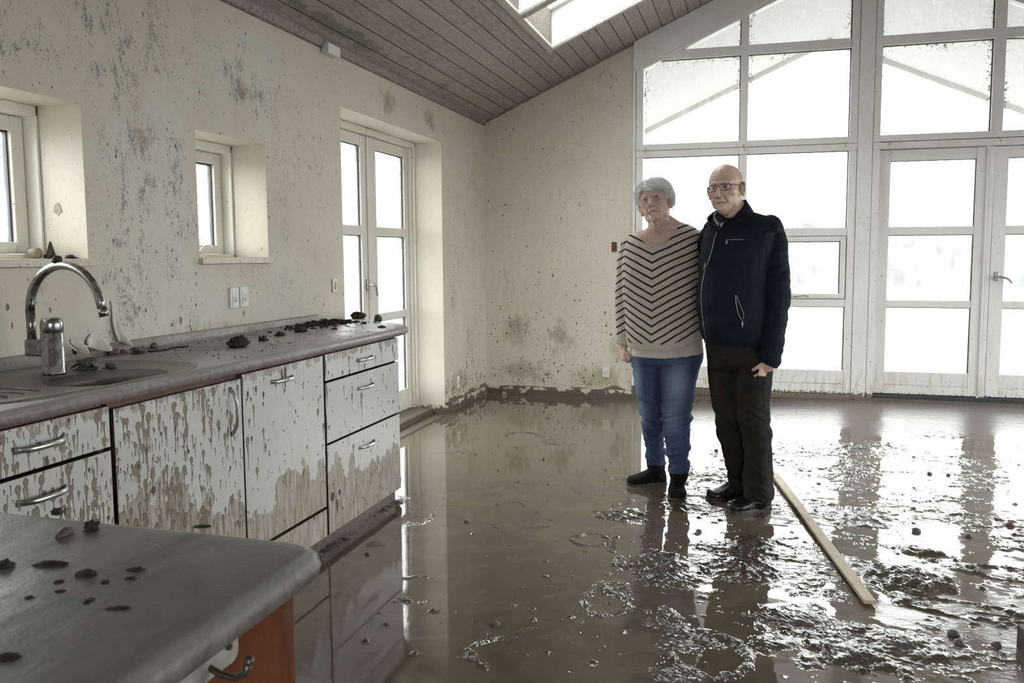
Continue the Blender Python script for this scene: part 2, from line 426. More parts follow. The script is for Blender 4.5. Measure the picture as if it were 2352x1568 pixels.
# left wall: openings for window_1, window_2, door_1
ys = np.concatenate([breaks([YB, -5.6], .05)[:-1], breaks([-5.6, -4.53, -3.912, -3.391, -2.622, -1.04, 0], .0075)])
zs = breaks([-.05, 1.228, 1.81, 2.13, EAVE], .0075)
Yg, Zg = np.meshgrid(ys, zs, indexing='ij')
yc = (ys[1:] + ys[:-1]) / 2; zc = (zs[1:] + zs[:-1]) / 2
YC, ZC = np.meshgrid(yc, zc, indexing='ij')
OPEN = [(-5.6, -4.53, 1.228, 1.81), (-3.912, -3.391, 1.228, 1.81), (-2.622, -1.04, -.05, 2.13)]
keep = np.ones_like(YC, bool)
for a, b, c, d in OPEN: keep &= ~((YC > a) & (YC < b) & (ZC > c) & (ZC < d))
P = lambda p, ru, rv, s, t=0: (p[0], p[1], ru, rv, s, t)
mold = blobs(Yg, Zg, [P((-4.419, 2.110), .16, .16, .9), P((-4.388, 1.944), .14, .14, .85), P((-4.220, 1.760), .14, .16, .8), P((-4.096, 1.565), .10, .18, .75), P((-4.308, 1.464), .14, .2, .75),
    P((-4.323, 1.245), .13, .18, .85), P((-4.286, 1.090), .12, .14, .85), P((-4.103, 1.243), .08, .16, .55), P((-3.631, 2.063), .15, .10, .9, -.5), P((-3.412, 1.981), .12, .09, .8, -.5), P((-3.834, 2.022), .07, .12, .5),
    P((-3.231, 2.164), .1, .16, .5), P((-3.148, 1.847), .12, .2, .42), P((-2.894, 1.666), .09, .3, .42), P((-3.223, 1.236), .15, .25, .32), P((-4.809, 1.966), .1, .1, .7), P((-4.687, 2.053), .1, .08, .45),
    P((-1.980, 2.237), .12, .06, .8, -.4), P((-1.276, 2.264), .12, .05, .8, -.4), P((-2.230, 2.262), .1, .05, .5), P((-0.814, 0.864), .05, .28, .85), P((-0.671, 1.214), .05, .18, .6), P((-0.772, 0.397), .06, .1, .6),
    P((-0.326, 1.881), .12, .25, .35), P((-0.198, 0.595), .08, .3, .35), P((-2.912, 1.330), .1, .3, .35), P((-4.029, 2.001), .06, .14, .4), P((-4.425, 1.698), .06, .1, .5), P((-4.039, 0.984), .12, .05, .5),
    P((-3.828, 1.626), .05, .2, .3), P((-3.601, 1.156), .2, .06, .35), P((-4.151, 2.078), .2, .2, .35), P((-3.0, 1.6), 1.3, .9, .24), P((-4.2, 2.1), .5, .4, .4), P((-4.278, 1.584), .22, .75, .62), P((-4.264, 2.150), .3, .2, .6), P((-4.741, 2.011), .25, .2, .5), P((-3.548, 2.059), .35, .16, .6, -.4), P((-3.272, 1.788), .15, .4, .4), P((-4.056, 1.569), .1, .35, .6), P((-.5, 1.5), .6, 1.0, .25)], 1)
brown = blobs(Yg, Zg, [P((-1.979, 2.266), .15, .07, .8), P((-1.275, 2.295), .1, .06, .8), P((-4.234, 1.720), .05, .05, 1.0), P((-3.549, 2.039), .1, .08, .5), P((-0.758, 0.214), .3, .12, .9), P((-0.428, 0.541), .2, .2, .5),
    P((-3.871, 0.931), .4, .05, .45), P((-4.747, 1.160), .06, .04, .8), P((-4.716, 1.099), .06, .04, .6), P((-4.248, 1.873), .1, .2, .3)], 2) + .10 * sst(.6, 0, Zg)
splat = np.zeros_like(Yg)
def spots(A, U, V, lst):
    for u, v, ru, rv in lst:
        sel = (np.abs(U - u) < ru * 2.2) & (np.abs(V - v) < rv * 2.2 + .001)
        d = np.sqrt(((U - u) / ru) ** 2 + ((V - v) / rv) ** 2)
        A[sel] = np.maximum(A[sel], np.clip(1.4 - d, 0, 1)[sel])
lw = []
for px_ in [(-3.611, 0.993), (-3.986, 0.942), (-4.052, 0.994), (-3.993, 0.965), (-4.288, 1.059), (-4.253, 1.050), (-4.106, 0.980), (-4.873, 1.101), (-4.860, 1.039), (-4.708, 1.080), (-4.029, 0.927), (-3.951, 1.053), (-0.636, 0.159), (-0.532, 0.086), (-0.786, 0.020), (-0.861, 0.159), (-0.384, 0.195), (-0.919, 1.423)]:
    lw.append((px_[0], px_[1], .005 + .005 * rs.rand(), .008 + .012 * rs.rand()))
for k in range(70):
    lw.append((-1.02 + rs.rand() * 1.0, .05 + abs(rs.randn()) * .16, .006 + .01 * rs.rand(), .008 + .014 * rs.rand()))
spots(splat, Yg, Zg, lw)
splat = np.maximum(splat, np.clip((.10 + .08 * (fbm(Yg * 7, Zg * 3, 4, 9) - .3) - Zg) / .03, 0, 1) * (Yg > -1.1))
specks = .07 + .6 * sst(.9, .1, Zg) * (Yg > -1.1) + .35 * blobs(Yg, Zg, [(-.5, 1.1, .5, 1.0, 1)], 3)
Pg = np.stack([np.zeros_like(Yg), Yg, Zg], -1)
wl = grid_mesh('wall_left', Pg, M_WALL, None, keep, False, dict(mold=mold, brown=brown, splat=splat, specks=specks), flip=True)
tag(wl, kind='structure')
# thickness: reveals and the outer face belong to the same wall
b = MB(); TH = .36
for a, c, z0, z1 in OPEN:
    b.add([(0, a, z0), (0, a, z1), (-TH, a, z1), (-TH, a, z0)], [(0, 1, 2, 3)])
    b.add([(0, c, z0), (0, c, z1), (-TH, c, z1), (-TH, c, z0)], [(3, 2, 1, 0)])
    b.add([(0, a, z1), (0, c, z1), (-TH, c, z1), (-TH, a, z1)], [(0, 1, 2, 3)])
    b.add([(0, a, z0), (0, c, z0), (-TH, c, z0), (-TH, a, z0)], [(3, 2, 1, 0)])
Y0 = [YB, -5.6, -4.53, -3.912, -3.391, -2.622, -1.04, TH]; 
for a, c in zip(Y0, Y0[1:]):
    o_ = [q for q in OPEN if abs(q[0] - a) < 1e-6]
    segs = [(-.05, EAVE)] if not o_ else ([(-.05, o_[0][2])] if o_[0][2] > 0 else []) + [(o_[0][3], EAVE)]
    for z0, z1 in segs: b.add([(-TH, a, z0), (-TH, c, z0), (-TH, c, z1), (-TH, a, z1)], [(3, 2, 1, 0)])
b.build('reveal', M_WALL, wl, fix=False)

# back wall, left of the glazing
xs = breaks([0, 1.333], .0065); zt = breaks([-.05, EAVE], .012)
Xg, Tg = np.meshgrid(xs, np.linspace(0, 1, 440), indexing='ij')
Zb = -.05 + Tg * (EAVE + S * Xg + .05)
mold = blobs(Xg, Zb, [P((1.091, 2.759), .08, .07, .7), P((1.279, 2.495), .1, .2, .3), P((0.263, 0.661), .1, .09, .75), P((0.365, 0.584), .08, .1, .6), P((0.706, 0.513), .1, .1, .5), P((0.149, 1.674), .08, .12, .35),
    P((1.057, 1.357), .08, .2, .3), P((0.747, 1.130), .12, .12, .25), P((0.260, 0.186), .2, .05, .4), P((0.072, 2.175), .06, .06, .5), P((1.131, 2.136), .1, .1, .3), P((.7, 1.2), .8, 1.2, .28)], 4)
brown = blobs(Xg, Zb, [P((0.263, 0.582), .14, .14, 1), P((0.706, 0.552), .12, .14, 1), P((1.059, 0.174), .2, .1, .7), P((0.342, 0.229), .25, .1, .7), P((0.184, 1.013), .12, .15, .4), P((1.213, 0.448), .1, .2, .5)], 5) + .16 * sst(.7, .05, Zb)
splat = np.zeros_like(Xg); lw = []
for p_ in [(0.911, 0.142), (1.105, 0.645), (1.147, 0.569), (1.097, 0.763), (0.501, 1.111), (0.628, 1.084), (0.825, 0.863), (0.190, 1.711), (0.993, 0.199), (0.565, 0.196), (0.673, 0.231), (0.537, 0.148), (0.638, 0.301), (0.322, 0.248)]:
    lw.append((p_[0], p_[1], .007 + .005 * rs.rand(), .008 + .009 * rs.rand()))
for k in range(230):
    lw.append((rs.rand() * 1.32, .1 + abs(rs.randn()) * .5, .003 + .006 * rs.rand() ** 2, .004 + .008 * rs.rand() ** 2))
spots(splat, Xg, Zb, lw)
p_ = (1.183, 0.102)
splat = np.maximum(splat, np.clip((.085 + .05 * (fbm(Xg * 5, Zb * 3, 4, 9) - .3) + .05 * np.exp(-((Xg - p_[0]) / .09) ** 2) - Zb) / .03, 0, 1))
specks = .38 + .5 * sst(1.2, .1, Zb)
wb = grid_mesh('wall_back', np.stack([Xg, 0 * Xg, Zb], -1), M_WALLB, None, None, False, dict(mold=mold, brown=brown, splat=splat, specks=specks), flip=False)
tag(wb, kind='structure')
b = MB(); b.prism([(-TH, -.05), (1.333, -.05), (1.333, roofz(1.333)), (0, EAVE), (-TH, EAVE)], lambda x, z, d: (x, d, z), .02, .30).build('outer_leaf', M_WALLB, wb)
b = MB(); b.add([(1.333, 0, -.05), (1.333, .02, -.05), (1.333, .02, roofz(1.333)), (1.333, 0, roofz(1.333))], [(0, 1, 2, 3)]).build('wall_edge', M_WALLB, wb)

# right wall with two broad openings (outside the picture, they light the room), rear wall
b = MB()
for y0, y1, z0, z1 in [(YB, -5.6, -.05, EAVE), (-5.6, 0, -.05, .25), (-5.6, 0, 2.15, EAVE), (-3.5, -3.0, .25, 2.15), (-.5, .3, .25, 2.15)]: b.box(XR, XR + .3, y0, y1, z0, z1)
tag(b.build('wall_right', M_WALL), kind='structure')
b = MB()
for x0, x1 in [(0, 2.3), (4.5, XR)]: b.prism([(x0, -.05), (x1, -.05), (x1, roofz(x1)), (x0, roofz(x0))], lambda x, z, d: (x, d, z), YB - .3, YB)
b.prism([(2.3, 2.3), (4.5, 2.3), (4.5, roofz(4.5)), (RX, RIDGE), (2.3, roofz(2.3))], lambda x, z, d: (x, d, z), YB - .3, YB)
b.box(2.3, 4.5, YB - .3, YB, -.05, .1)
tag(b.build('wall_rear', M_WALL), kind='structure')
for nm, y0, y1 in (('window_5', -5.6, -3.5), ('window_6', -3.0, -.5)):
    r = empty(nm, (XR + .12, (y0 + y1) / 2, 0)); tag(r, kind='structure'); b = MB(); h = (y1 - y0) / 2
    b.box(-.03, .03, -h, h, .25, .33); b.box(-.03, .03, -h, h, 2.07, 2.15)
    for k in range(4): yy = -h + .04 + (2 * h - .08) * k / 3; b.box(-.03, .03, yy - .035, yy + .035, .25, 2.15)
    b.build('frame', M_FRAME, r)
    MB().box(-.004, .004, -h, h, .3, 2.1).build('pane', M_GLASS, r)
r = empty('window_7', (3.4, YB - .12, 0)); tag(r, kind='structure'); b = MB(); b.box(-1.1, 1.1, -.03, .03, .1, .2); b.box(-1.1, 1.1, -.03, .03, 2.2, 2.3)
for x in (-1.06, 0, 1.06): b.box(x - .04, x + .04, -.03, .03, .1, 2.3)
b.build('frame', M_FRAME, r); MB().box(-1.1, 1.1, -.004, .004, .15, 2.25).build('pane', M_GLASS, r)

# ceiling: two slopes of boards, two skylights in the left slope
SKY = [(-1.695, -.903), (-2.58, -1.788)]; SX0, SX1 = .85, 1.95
def ceil_half(name, x0, x1, holes):
    xb = [x0] + ([SX0, SX1] if holes else []) + [x1]
    yb = [YB, -2.58, -1.788, -1.695, -.903, 0] if holes else [YB, 0]
    X1 = breaks(xb, .03); Y1 = breaks(yb, .03)
    Xc, Yc = np.meshgrid(X1, Y1, indexing='ij')
    Z = np.where(Xc <= RX, EAVE + S * Xc, RIDGE - S * (Xc - RX))
    cx, cy = np.meshgrid((X1[1:] + X1[:-1]) / 2, (Y1[1:] + Y1[:-1]) / 2, indexing='ij')
    k = np.ones_like(cx, bool)
    if holes:
        for a, c in SKY: k &= ~((cx > SX0) & (cx < SX1) & (cy > a) & (cy < c))
    mo = np.zeros_like(Xc)
    if holes:
        a = (0.090, -3.135); c = (0.165, -2.491)
        d1 = (Xc - a[0]); mo = np.clip(1.2 - np.sqrt(((Yc - (a[1] + c[1]) / 2) / .75) ** 2 + ((Xc - (a[0] + c[0]) / 2) / .055) ** 2), 0, 1) * 1.2
        mo = np.maximum(mo, .35 * blobs(Xc, Yc, [(.1, -1.5, .12, 1.5, 1)], 3))
    o = grid_mesh(name, np.stack([Xc, Yc, Z], -1), M_CEIL, None, k, False, dict(mold=mo), flip=True)
    tag(o, kind='structure'); return o
cl = ceil_half('ceiling', 0, RX, True)
cr = ceil_half('ceiling_right', RX, XR, False)
b = MB()   # roof deck above
for x0, x1, y0, y1 in [(-.7, SX0 - .005, YB - .3, .3), (SX1 + .005, RX, YB - .3, .3), (SX0 - .005, SX1 + .005, YB - .3, -2.585), (SX0 - .005, SX1 + .005, -1.783, -1.70), (SX0 - .005, SX1 + .005, -.898, .3)]:
    b.prism([(x0, roofz(x0) + .012), (x1, roofz(x1) + .012), (x1, roofz(x1) + .26), (x0, roofz(x0) + .26)], lambda x, z, d: (x, d, z), y0, y1)
b.prism([(RX, RIDGE + .012), (7.1, roofz(7.1) + .012), (7.1, roofz(7.1) + .26), (RX, RIDGE + .26)], lambda x, z, d: (x, d, z), YB - .3, .3)
tag(b.build('roof', M_TRIMW), kind='structure')
nx = Vector((-S, 0, 1)).normalized(); tx = Vector((1, 0, S)).normalized()
def on(x, y, h): return tuple(Vector((x, y, EAVE + S * x)) + nx * h)
for i, (y0, y1) in enumerate(SKY):
    r = empty('window_%d' % (8 + i), on(SX0, (y0 + y1) / 2, 0)); tag(r, kind='structure'); r.matrix_world
    inv = Matrix.Translation(-r.location)
    def bx(name, mat, lst, parent=r, bev=0):
        b = MB()
        for x0, x1, ya, yb_, h0, h1 in lst:
            vs = [inv @ Vector(on(x, y, h)) for x in (x0, x1) for y in (ya, yb_) for h in (h0, h1)]
            b.add(vs, [(0, 1, 3, 2), (4, 6, 7, 5), (0, 4, 5, 1), (2, 3, 7, 6), (0, 2, 6, 4), (1, 5, 7, 3)])
        return b.build(name, mat, parent, bevel=bev)
    bx('shaft_lining', M_WHITE_REVEAL, [(SX0 - .012, SX0, y0, y1, -.004, .30), (SX1, SX1 + .012, y0, y1, -.004, .30), (SX0, SX1, y0 - .012, y0, -.004, .30), (SX0, SX1, y1, y1 + .012, -.004, .30)])
    w = .043
    bx('trim_frame', M_SKYTRIM, [(SX0 - w, SX0 - .002, y0 - w, y1 + w, -.018, .0), (SX1 + .002, SX1 + w, y0 - w, y1 + w, -.018, .0), (SX0 - .002, SX1 + .002, y0 - w, y0 - .002, -.018, 0), (SX0 - .002, SX1 + .002, y1 + .002, y1 + w, -.018, 0)], bev=.003)
    bx('sash', M_WHITE_REVEAL, [(SX0, SX1, y0, y0 + .05, .24, .30), (SX0, SX1, y1 - .05, y1, .24, .30), (SX0, SX0 + .05, y0, y1, .24, .30), (SX1 - .05, SX1, y0, y1, .24, .30)])
    bx('pane', M_GLASS_SKY, [(SX0 + .03, SX1 - .03, y0 + .03, y1 - .03, .268, .276)])
# battens at the joints
b = MB(); b.prism([(.0, EAVE - .035), (.022, EAVE - .03), (.03, EAVE + .012), (.0, EAVE)], lambda x, z, d: (x, d, z), YB, -.001)
tag(b.build('trim_1', M_TRIMW), kind='structure')
b = MB(); b.prism([(.03, EAVE - .02 + S * .03), (1.34, roofz(1.34) - .022), (1.34, roofz(1.34) - .002), (.03, EAVE - .002 + S * .03)], lambda x, z, d: (x, d, z), -.018, -.0005)
tag(b.build('trim_2', M_TRIMW), kind='structure')
# skirting, mud coated
def mat_skirt():
    q = N('mud_coated_skirting'); v = q.obj(); n = q.noise(q.scale(v, (1, 1, 1.6)), 9, 5, .7); n2 = q.noise(v, 60, 3)
    z = q.sep(v)[2]; m = q.rng(q.math('ADD', n, q.math('MULTIPLY', q.rng(z, .04, .07), .12)), .60, .63)
    col = q.mix(m, q.mix(n2, (.085, .07, .052), (.15, .125, .09)), (.62, .58, .46))
    return q.pbr(col, .4, 0, q.bump(n, .5, .01))
M_SKIRT = mat_skirt()
tag(MB().box(.014, 1.333, -.016, 0, -.02, .083).build('baseboard_back', M_SKIRT, bevel=.003), kind='structure')
tag(MB().box(0, .014, -1.04, 0, -.02, .083).build('baseboard_left', M_SKIRT, bevel=.003), kind='structure')
tag(MB().box(-.215, .0, -1.052, -1.04, -.02, .083).box(0, .014, -1.054, -1.04, -.02, .083).build('baseboard_reveal', M_SKIRT, bevel=.003), kind='structure')
# surface cable box under the ceiling
t = MB().box(0, .05, -2.83, -2.69, 2.385, 2.442).build('junction_box', M_PLASTIC, bevel=.006); tag(t, 'small cream junction box high on the left wall under the ceiling', 'junction box')

# ------------------------------------------------------------------ left wall windows
def bar_handle(name, pts, rad, mat, parent, n=8):
    # smooth path through pts
    P_ = [Vector(p) for p in pts]; out = []
    for i in range(len(P_) - 1):
        p0, p1, p2, p3 = P_[max(i - 1, 0)], P_[i], P_[i + 1], P_[min(i + 2, len(P_) - 1)]
        for k in range(6):
            t = k / 6; out.append(.5 * ((2 * p1) + (-p0 + p2) * t + (2 * p0 - 5 * p1 + 4 * p2 - p3) * t * t + (-p0 + 3 * p1 - 3 * p2 + p3) * t ** 3))
    out.append(P_[-1])
    return MB().tube(out, rad, n).build(name, mat, parent, True)
def left_window(name, y0, y1, z0, z1):
    r = empty(name, (-.19, (y0 + y1) / 2, z0)); tag(r, kind='structure'); ox, oy, oz = r.location
    X = lambda a, b, c, d, e, f: MB().box(a - ox, b - ox, c - oy, d - oy, e - oz, f - oz)
    b = MB()
    def B(*a): b.box(a[0] - ox, a[1] - ox, a[2] - oy, a[3] - oy, a[4] - oz, a[5] - oz)
    t = .008
    B(-.30, -.19, y0, y0 + t, z0, z1); B(-.30, -.19, y1 - .012, y1, z0, z1)
    B(-.30, -.19, y0, y1, z1 - .038, z1 + .0); B(-.30, -.19, y0, y1, z0 - .0, z0 + .018)
    b.build('frame', M_FRAME_L, r, bevel=.003)
    b = MB(); s0, s1 = y0 + .012, y1 - .016; w = .052
    for a in ((s0, s0 + w, z0 + .019, z1 - .041), (s1 - w, s1, z0 + .019, z1 - .041), (s0 + w, s1 - w, z1 - .041 - w, z1 - .041), (s0 + w, s1 - w, z0 + .019, z0 + .019 + .042)): B(-.285, -.245, *a)
    sash = b.build('sash', M_FRAME_L, r, bevel=.004)
    b = MB()
    for a in ((s0 + w, s0 + w + .006, z0 + .061, z1 - .093), (s1 - w - .007, s1 - w, z0 + .061, z1 - .093), (s0 + w, s1 - w, z1 - .101, z1 - .093)): B(-.282, -.262, *a)
    b.build('shade_bead', M_SHADE_BEAD, sash)
    b = MB(); B(-.277, -.270, s0 + w, s1 - w, z0 + .061, z1 - .093); b.build('pane', M_GLASS, sash)
    # shallow sill board
    b = MB(); B(-.19, .0004, y0 + .002, y1 - .002, z0 - .0275, z0); B(.0006, .022, y0 - .006, y1 + .010, z0 - .0275, z0)
    b.build('window_sill', M_SILL, r, bevel=.002)
    return r
w1 = left_window('window_1', -5.6, -4.53, 1.257, 1.81)
w2 = left_window('window_2', -3.912, -3.391, 1.257, 1.81)
yy = (-3.912 - 3.391) / 2
hp_ = [(-3.604, 1.281), (-3.650, 1.283), (-3.627, 1.304), (-3.588, 1.313), (-3.555, 1.307)]
h = bar_handle('handle', [((-.235 if i == 0 else -.20) + .19, p[0] + 3.6515, p[1] - 1.257) for i, p in enumerate(hp_)], .0065, M_FRAME_L, w2)
# ------------------------------------------------------------------ french door in the left wall
D0, D1 = -2.622, -1.04
r = empty('door_1', (-.22, -1.83, 0)); tag(r, kind='structure'); ox, oy = -.22, -1.83
def LB(b, a, c, d, e, f, g): b.box(a - ox, c - ox, d - oy, e - oy, f, g)
b = MB(); LB(b, -.33, -.22, D1 - .010, D1, 0, 2.13); LB(b, -.33, -.22, D0, D0 + .010, 0, 2.13); LB(b, -.33, -.22, D0, D1, 2.092, 2.13); LB(b, -.33, -.245, D1 - .035, D1 - .010, 0, 2.092)
LB(b, -.225, -.20, -1.86, -1.80, 2.10, 2.125)
b.build('frame', M_FRAME_L, r, bevel=.003)
b = MB(); LB(b, -.36, -.10, D0, D1, -.03, .06); LB(b, -.10, .006, D0, D1, -.04, .010); b.build('threshold', M_MUDDY, r, bevel=.008)
def french_leaf(y0, y1, st0, st1, nm):
    lf = MB(); zt, zb = 2.088, .062
    rows = [(2.015, 1.47), (1.405, .845), (.79, .226)]
    LB(lf, -.315, -.27, y0, y0 + st0, zb, zt); LB(lf, -.315, -.27, y1 - st1, y1, zb, zt)
    a, c = y0 + st0, y1 - st1
    for z0, z1 in ((2.015, zt), (1.405, 1.47), (.79, .845), (zb, .226)): LB(lf, -.312, -.273, a, c, z0, z1)
    LB(lf, -.268, -.262, a - .03, c + .03, .135, .140)
    o = lf.build(nm, M_FRAME_L, r, bevel=.003)
    for z1, z0 in rows:
        b = MB(); LB(b, -.300, -.292, a, c, z0, z1); b.build('pane', M_GLASS_DOOR, o)
        b = MB(); LB(b, -.306, -.286, c - .010, c, z0, z1); LB(b, -.306, -.286, a, c, z1 - .006, z1); b.build('shade_bead', M_SHADE_BEAD, o)
    return o
lf2 = french_leaf(-1.745, -1.052, .125, .085, 'door_leaf')
lf1 = french_leaf(-2.60, -1.752, .085, .10, 'door_leaf')
b = MB(); LB(b, -.27, -.258, -1.775, -1.72, .062, 2.088); b.build('cover_strip', M_FRAME_L, lf2, bevel=.004)
hd = bar_handle('handle', [(.0, .0, 0), (.045, 0, 0), (.055, .01, -.005), (.05, .04, -.05), (.045, .055, -.075)], .008, M_HANDLE, lf2)
hd.location = (-.262 - ox, -1.80 - oy, 1.06)
b = MB(); LB(b, -.262, -.256, -1.815, -1.785, 1.02, 1.10); b.build('handle_plate', M_HANDLE, lf2, bevel=.003)

# ------------------------------------------------------------------ gable glazing and double door
def raf(x, off=.235): return EAVE + S * (x if x <= RX else 2 * RX - x) - off
def YBOX(b, x0, x1, z0, z1, y0=0.0, y1=.09): b.box(x0, x1, y0, y1, z0, z1)
def pane_poly(name, mat, parent, poly, y=.05, bead=True):
    b = MB(); b.prism(poly, lambda x, z, d: (x, d, z), y, y + .006); o = b.build(name, mat, parent)
    xs_ = [p[0] for p in poly]; x1 = max(xs_); 
    b = MB(); zs_ = [p[1] for p in poly if abs(p[0] - x1) < 1e-4]
    if len(zs_) > 1: b.box(x1 - .008, x1, y - .02, y, min(zs_), max(zs_))
    n = len(poly)
    cz = sum(p[1] for p in poly) / n
    for i in range(n):
        p, q = poly[i], poly[(i + 1) % n]
        if (p[1] + q[1]) / 2 > cz and abs(p[0] - q[0]) > .02:
            if p[0] > q[0]: p, q = q, p
            b.prism([(p[0], p[1] - .006), (q[0], q[1] - .006), (q[0], q[1]), (p[0], p[1])], lambda x, z, d: (x, d, z), y - .02, y)
    b.build('shade_bead', M_SHADE_BEAD, parent)  # dark strips on the right and top edges, where the reveal shades the pane
    return o
w3 = empty('window_3', (0, 0, 0)); tag(w3, kind='structure')
b = MB()
XL0, XL1, XM0, XM1, XP = 1.357, 1.418, 2.212, 2.274, 3.061
YBOX(b, XL0, XL1, .075, raf(XL0) + .02)                                         # left stile
YBOX(b, XM0, XM1, 2.191, raf(XM0) + .02); YBOX(b, XM0, XM1, .10, 2.083)          # mullion
YBOX(b, XL1, XP, 2.882, 2.956, .0015, .085)
b.build('frame', M_FRAME, w3, bevel=.003)
b = MB(); YBOX(b, XL0, 3.121, 2.083, 2.134, -.012, .09); YBOX(b, XL0, 3.121, 2.139, 2.191, -.008, .09); b.build('transom', M_FRAME, w3, bevel=.003)
b = MB()
for x0, x1 in ((XL1, XM0), (XM1, XP)):
    YBOX(b, x0, x1, 1.407, 1.47); YBOX(b, x0, x1, .832, .896)
    YBOX(b, x0, x1, .205, .313); YBOX(b, x0, x1, .122, .198, -.004, .09); YBOX(b, x0, x1, .19, .212, .012, .088)
YBOX(b, XL0, XP + .06, .072, .12, -.018, .09)
YBOX(b, XL0, XP + .06, -.05, .0715, -.006, .09)
b.build('glazing_bars', M_FRAME, w3, bevel=.003)
for x0, x1 in ((XL1, XM0), (XM1, XP)):
    c = MB(); f = .04; a0, a1, z0, z1 = x0 + .004, x1 - .006, .900, 1.403
    YBOX(c, a0, a0 + f, z0, z1, -.012, .06); YBOX(c, a1 - f, a1, z0, z1, -.012, .06); YBOX(c, a0 + f, a1 - f, z1 - f, z1, -.012, .06); YBOX(c, a0 + f, a1 - f, z0, z0 + f, -.012, .06)
    for q in ((a0 - .004, a0 + .02, z0 - .004, z1 + .004), (a1 - .02, a1 + .006, z0 - .004, z1 + .004), (a0, a1, z1 - .015, z1 + .004), (a0, a1, z0 - .004, z0 + .015)): YBOX(c, *q, .061, .088)
    cas = c.build('casement', M_FRAME, w3, bevel=.004)
    pane_poly('pane', M_GLASS_DOOR, cas, [(a0 + f, z0 + f), (a1 - f, z0 + f), (a1 - f, z1 - f), (a0 + f, z1 - f)], .03)
    xc = (x0 + x1) / 2
    bar_handle('handle', [(xc, -.012, .915), (xc, -.045, .917), (xc + .02, -.052, .920), (xc + .07, -.052, .928), (xc + .11, -.05, .920)], .008, M_HANDLE, cas)
    for z0, z1 in ((1.47, 2.083), (.313, .832)):
        pane_poly('pane', M_GLASS, w3, [(x0, z0), (x1, z0), (x1, z1), (x0, z1)])
z2 = 2.191
xa = (2.882 + .235 - EAVE) / S
pane_poly('pane', M_GLASS_UP, w3, [(XL1, z2), (XM0, z2), (XM0, 2.882), (xa, 2.882), (XL1, raf(XL1))])
xa = (2.956 + .235 - EAVE) / S
pane_poly('pane', M_GLASS_UP, w3, [(xa, 2.956), (XM0, 2.956), (XM0, raf(XM0))])
pane_poly('pane', M_GLASS_UP, w3, [(XM1, z2), (XP, z2), (XP, 2.882), (XM1, 2.882)])
pane_poly('pane', M_GLASS_UP, w3, [(XM1, 2.956), (XP, 2.956), (XP, raf(XP)), (XM1, raf(XM1))])
b = MB()
def sl(x0, x1, o0, o1, y0, y1): b.prism([(x0, raf(x0, o0)), (x1, raf(x1, o0)), (x1, raf(x1, o1)), (x0, raf(x0, o1))], lambda x, z, d: (x, d, z), y0, y1)
sl(1.34, RX, .235, .003, -.028, .09); sl(RX, 5.02, .235, .003, -.028, .09)
b.build('rafter_board', M_FRAME, w3, bevel=.003)
b = MB(); sl(1.36, RX, .262, .236, -.002, .09); sl(RX, 5.0, .262, .236, -.002, .09); b.build('rafter_rebate', M_FRAME, w3)
# main post
tag(MB().box(3.063, 3.120, 0, .12, .0, raf(3.09)).box(3.123, 3.234, -.006, .12, -.02, raf(RX)).box(3.237, 3.290, 0, .12, .0, raf(3.26)).build('trim_3', M_FRAME, bevel=.002), kind='structure')
tag(MB().box(1.333, 1.354, -.012, .09, -.02, roofz(1.333) - .035).build('trim_4', M_FRAME, bevel=.002), kind='structure')
# upper right lights
w4 = empty('window_4', (0, 0, 0)); tag(w4, kind='structure')
b = MB(); XR0, XR1, XR2, XR3 = 3.290, 4.074, 4.155, 4.94
YBOX(b, XR1, XR2, 2.191, raf(XR1) + .02); YBOX(b, XR3, 5.0, .1, raf(5.0) + .02); YBOX(b, XR0, XR3, 2.882, 2.956, .0015, .085)
b.build('frame', M_FRAME, w4, bevel=.003)
b = MB(); YBOX(b, 3.237, 5.0, 2.083, 2.134, -.014, .09); YBOX(b, 3.237, 5.0, 2.139, 2.191, -.010, .09); b.build('transom', M_FRAME, w4, bevel=.003)
for x0, x1 in ((XR0, XR1), (XR2, XR3)):
    zt_ = min(2.882, 9)
    pane_poly('pane', M_GLASS_UP, w4, [(x0, z2), (x1, z2), (x1, min(2.882, raf(x1))), (x0, 2.882)])
    if x0 < 4: pane_poly('pane', M_GLASS_UP, w4, [(x0, 2.956), (x1, 2.956), (x1, raf(x1)), (x0, raf(x0))])
    else: xe = 2 * RX - (2.956 + .235 - EAVE) / S; pane_poly('pane', M_GLASS_UP, w4, [(x0, 2.956), (xe, 2.956), (x0, raf(x0))])
# short section of wall right of the glazing
tag(MB().prism([(5.0, -.05), (XR + .3, -.05), (XR + .3, roofz(XR)), (5.0, roofz(5.0))], lambda x, z, d: (x, d, z), 0, .3).build('wall_back_right', M_WALLB), kind='structure')
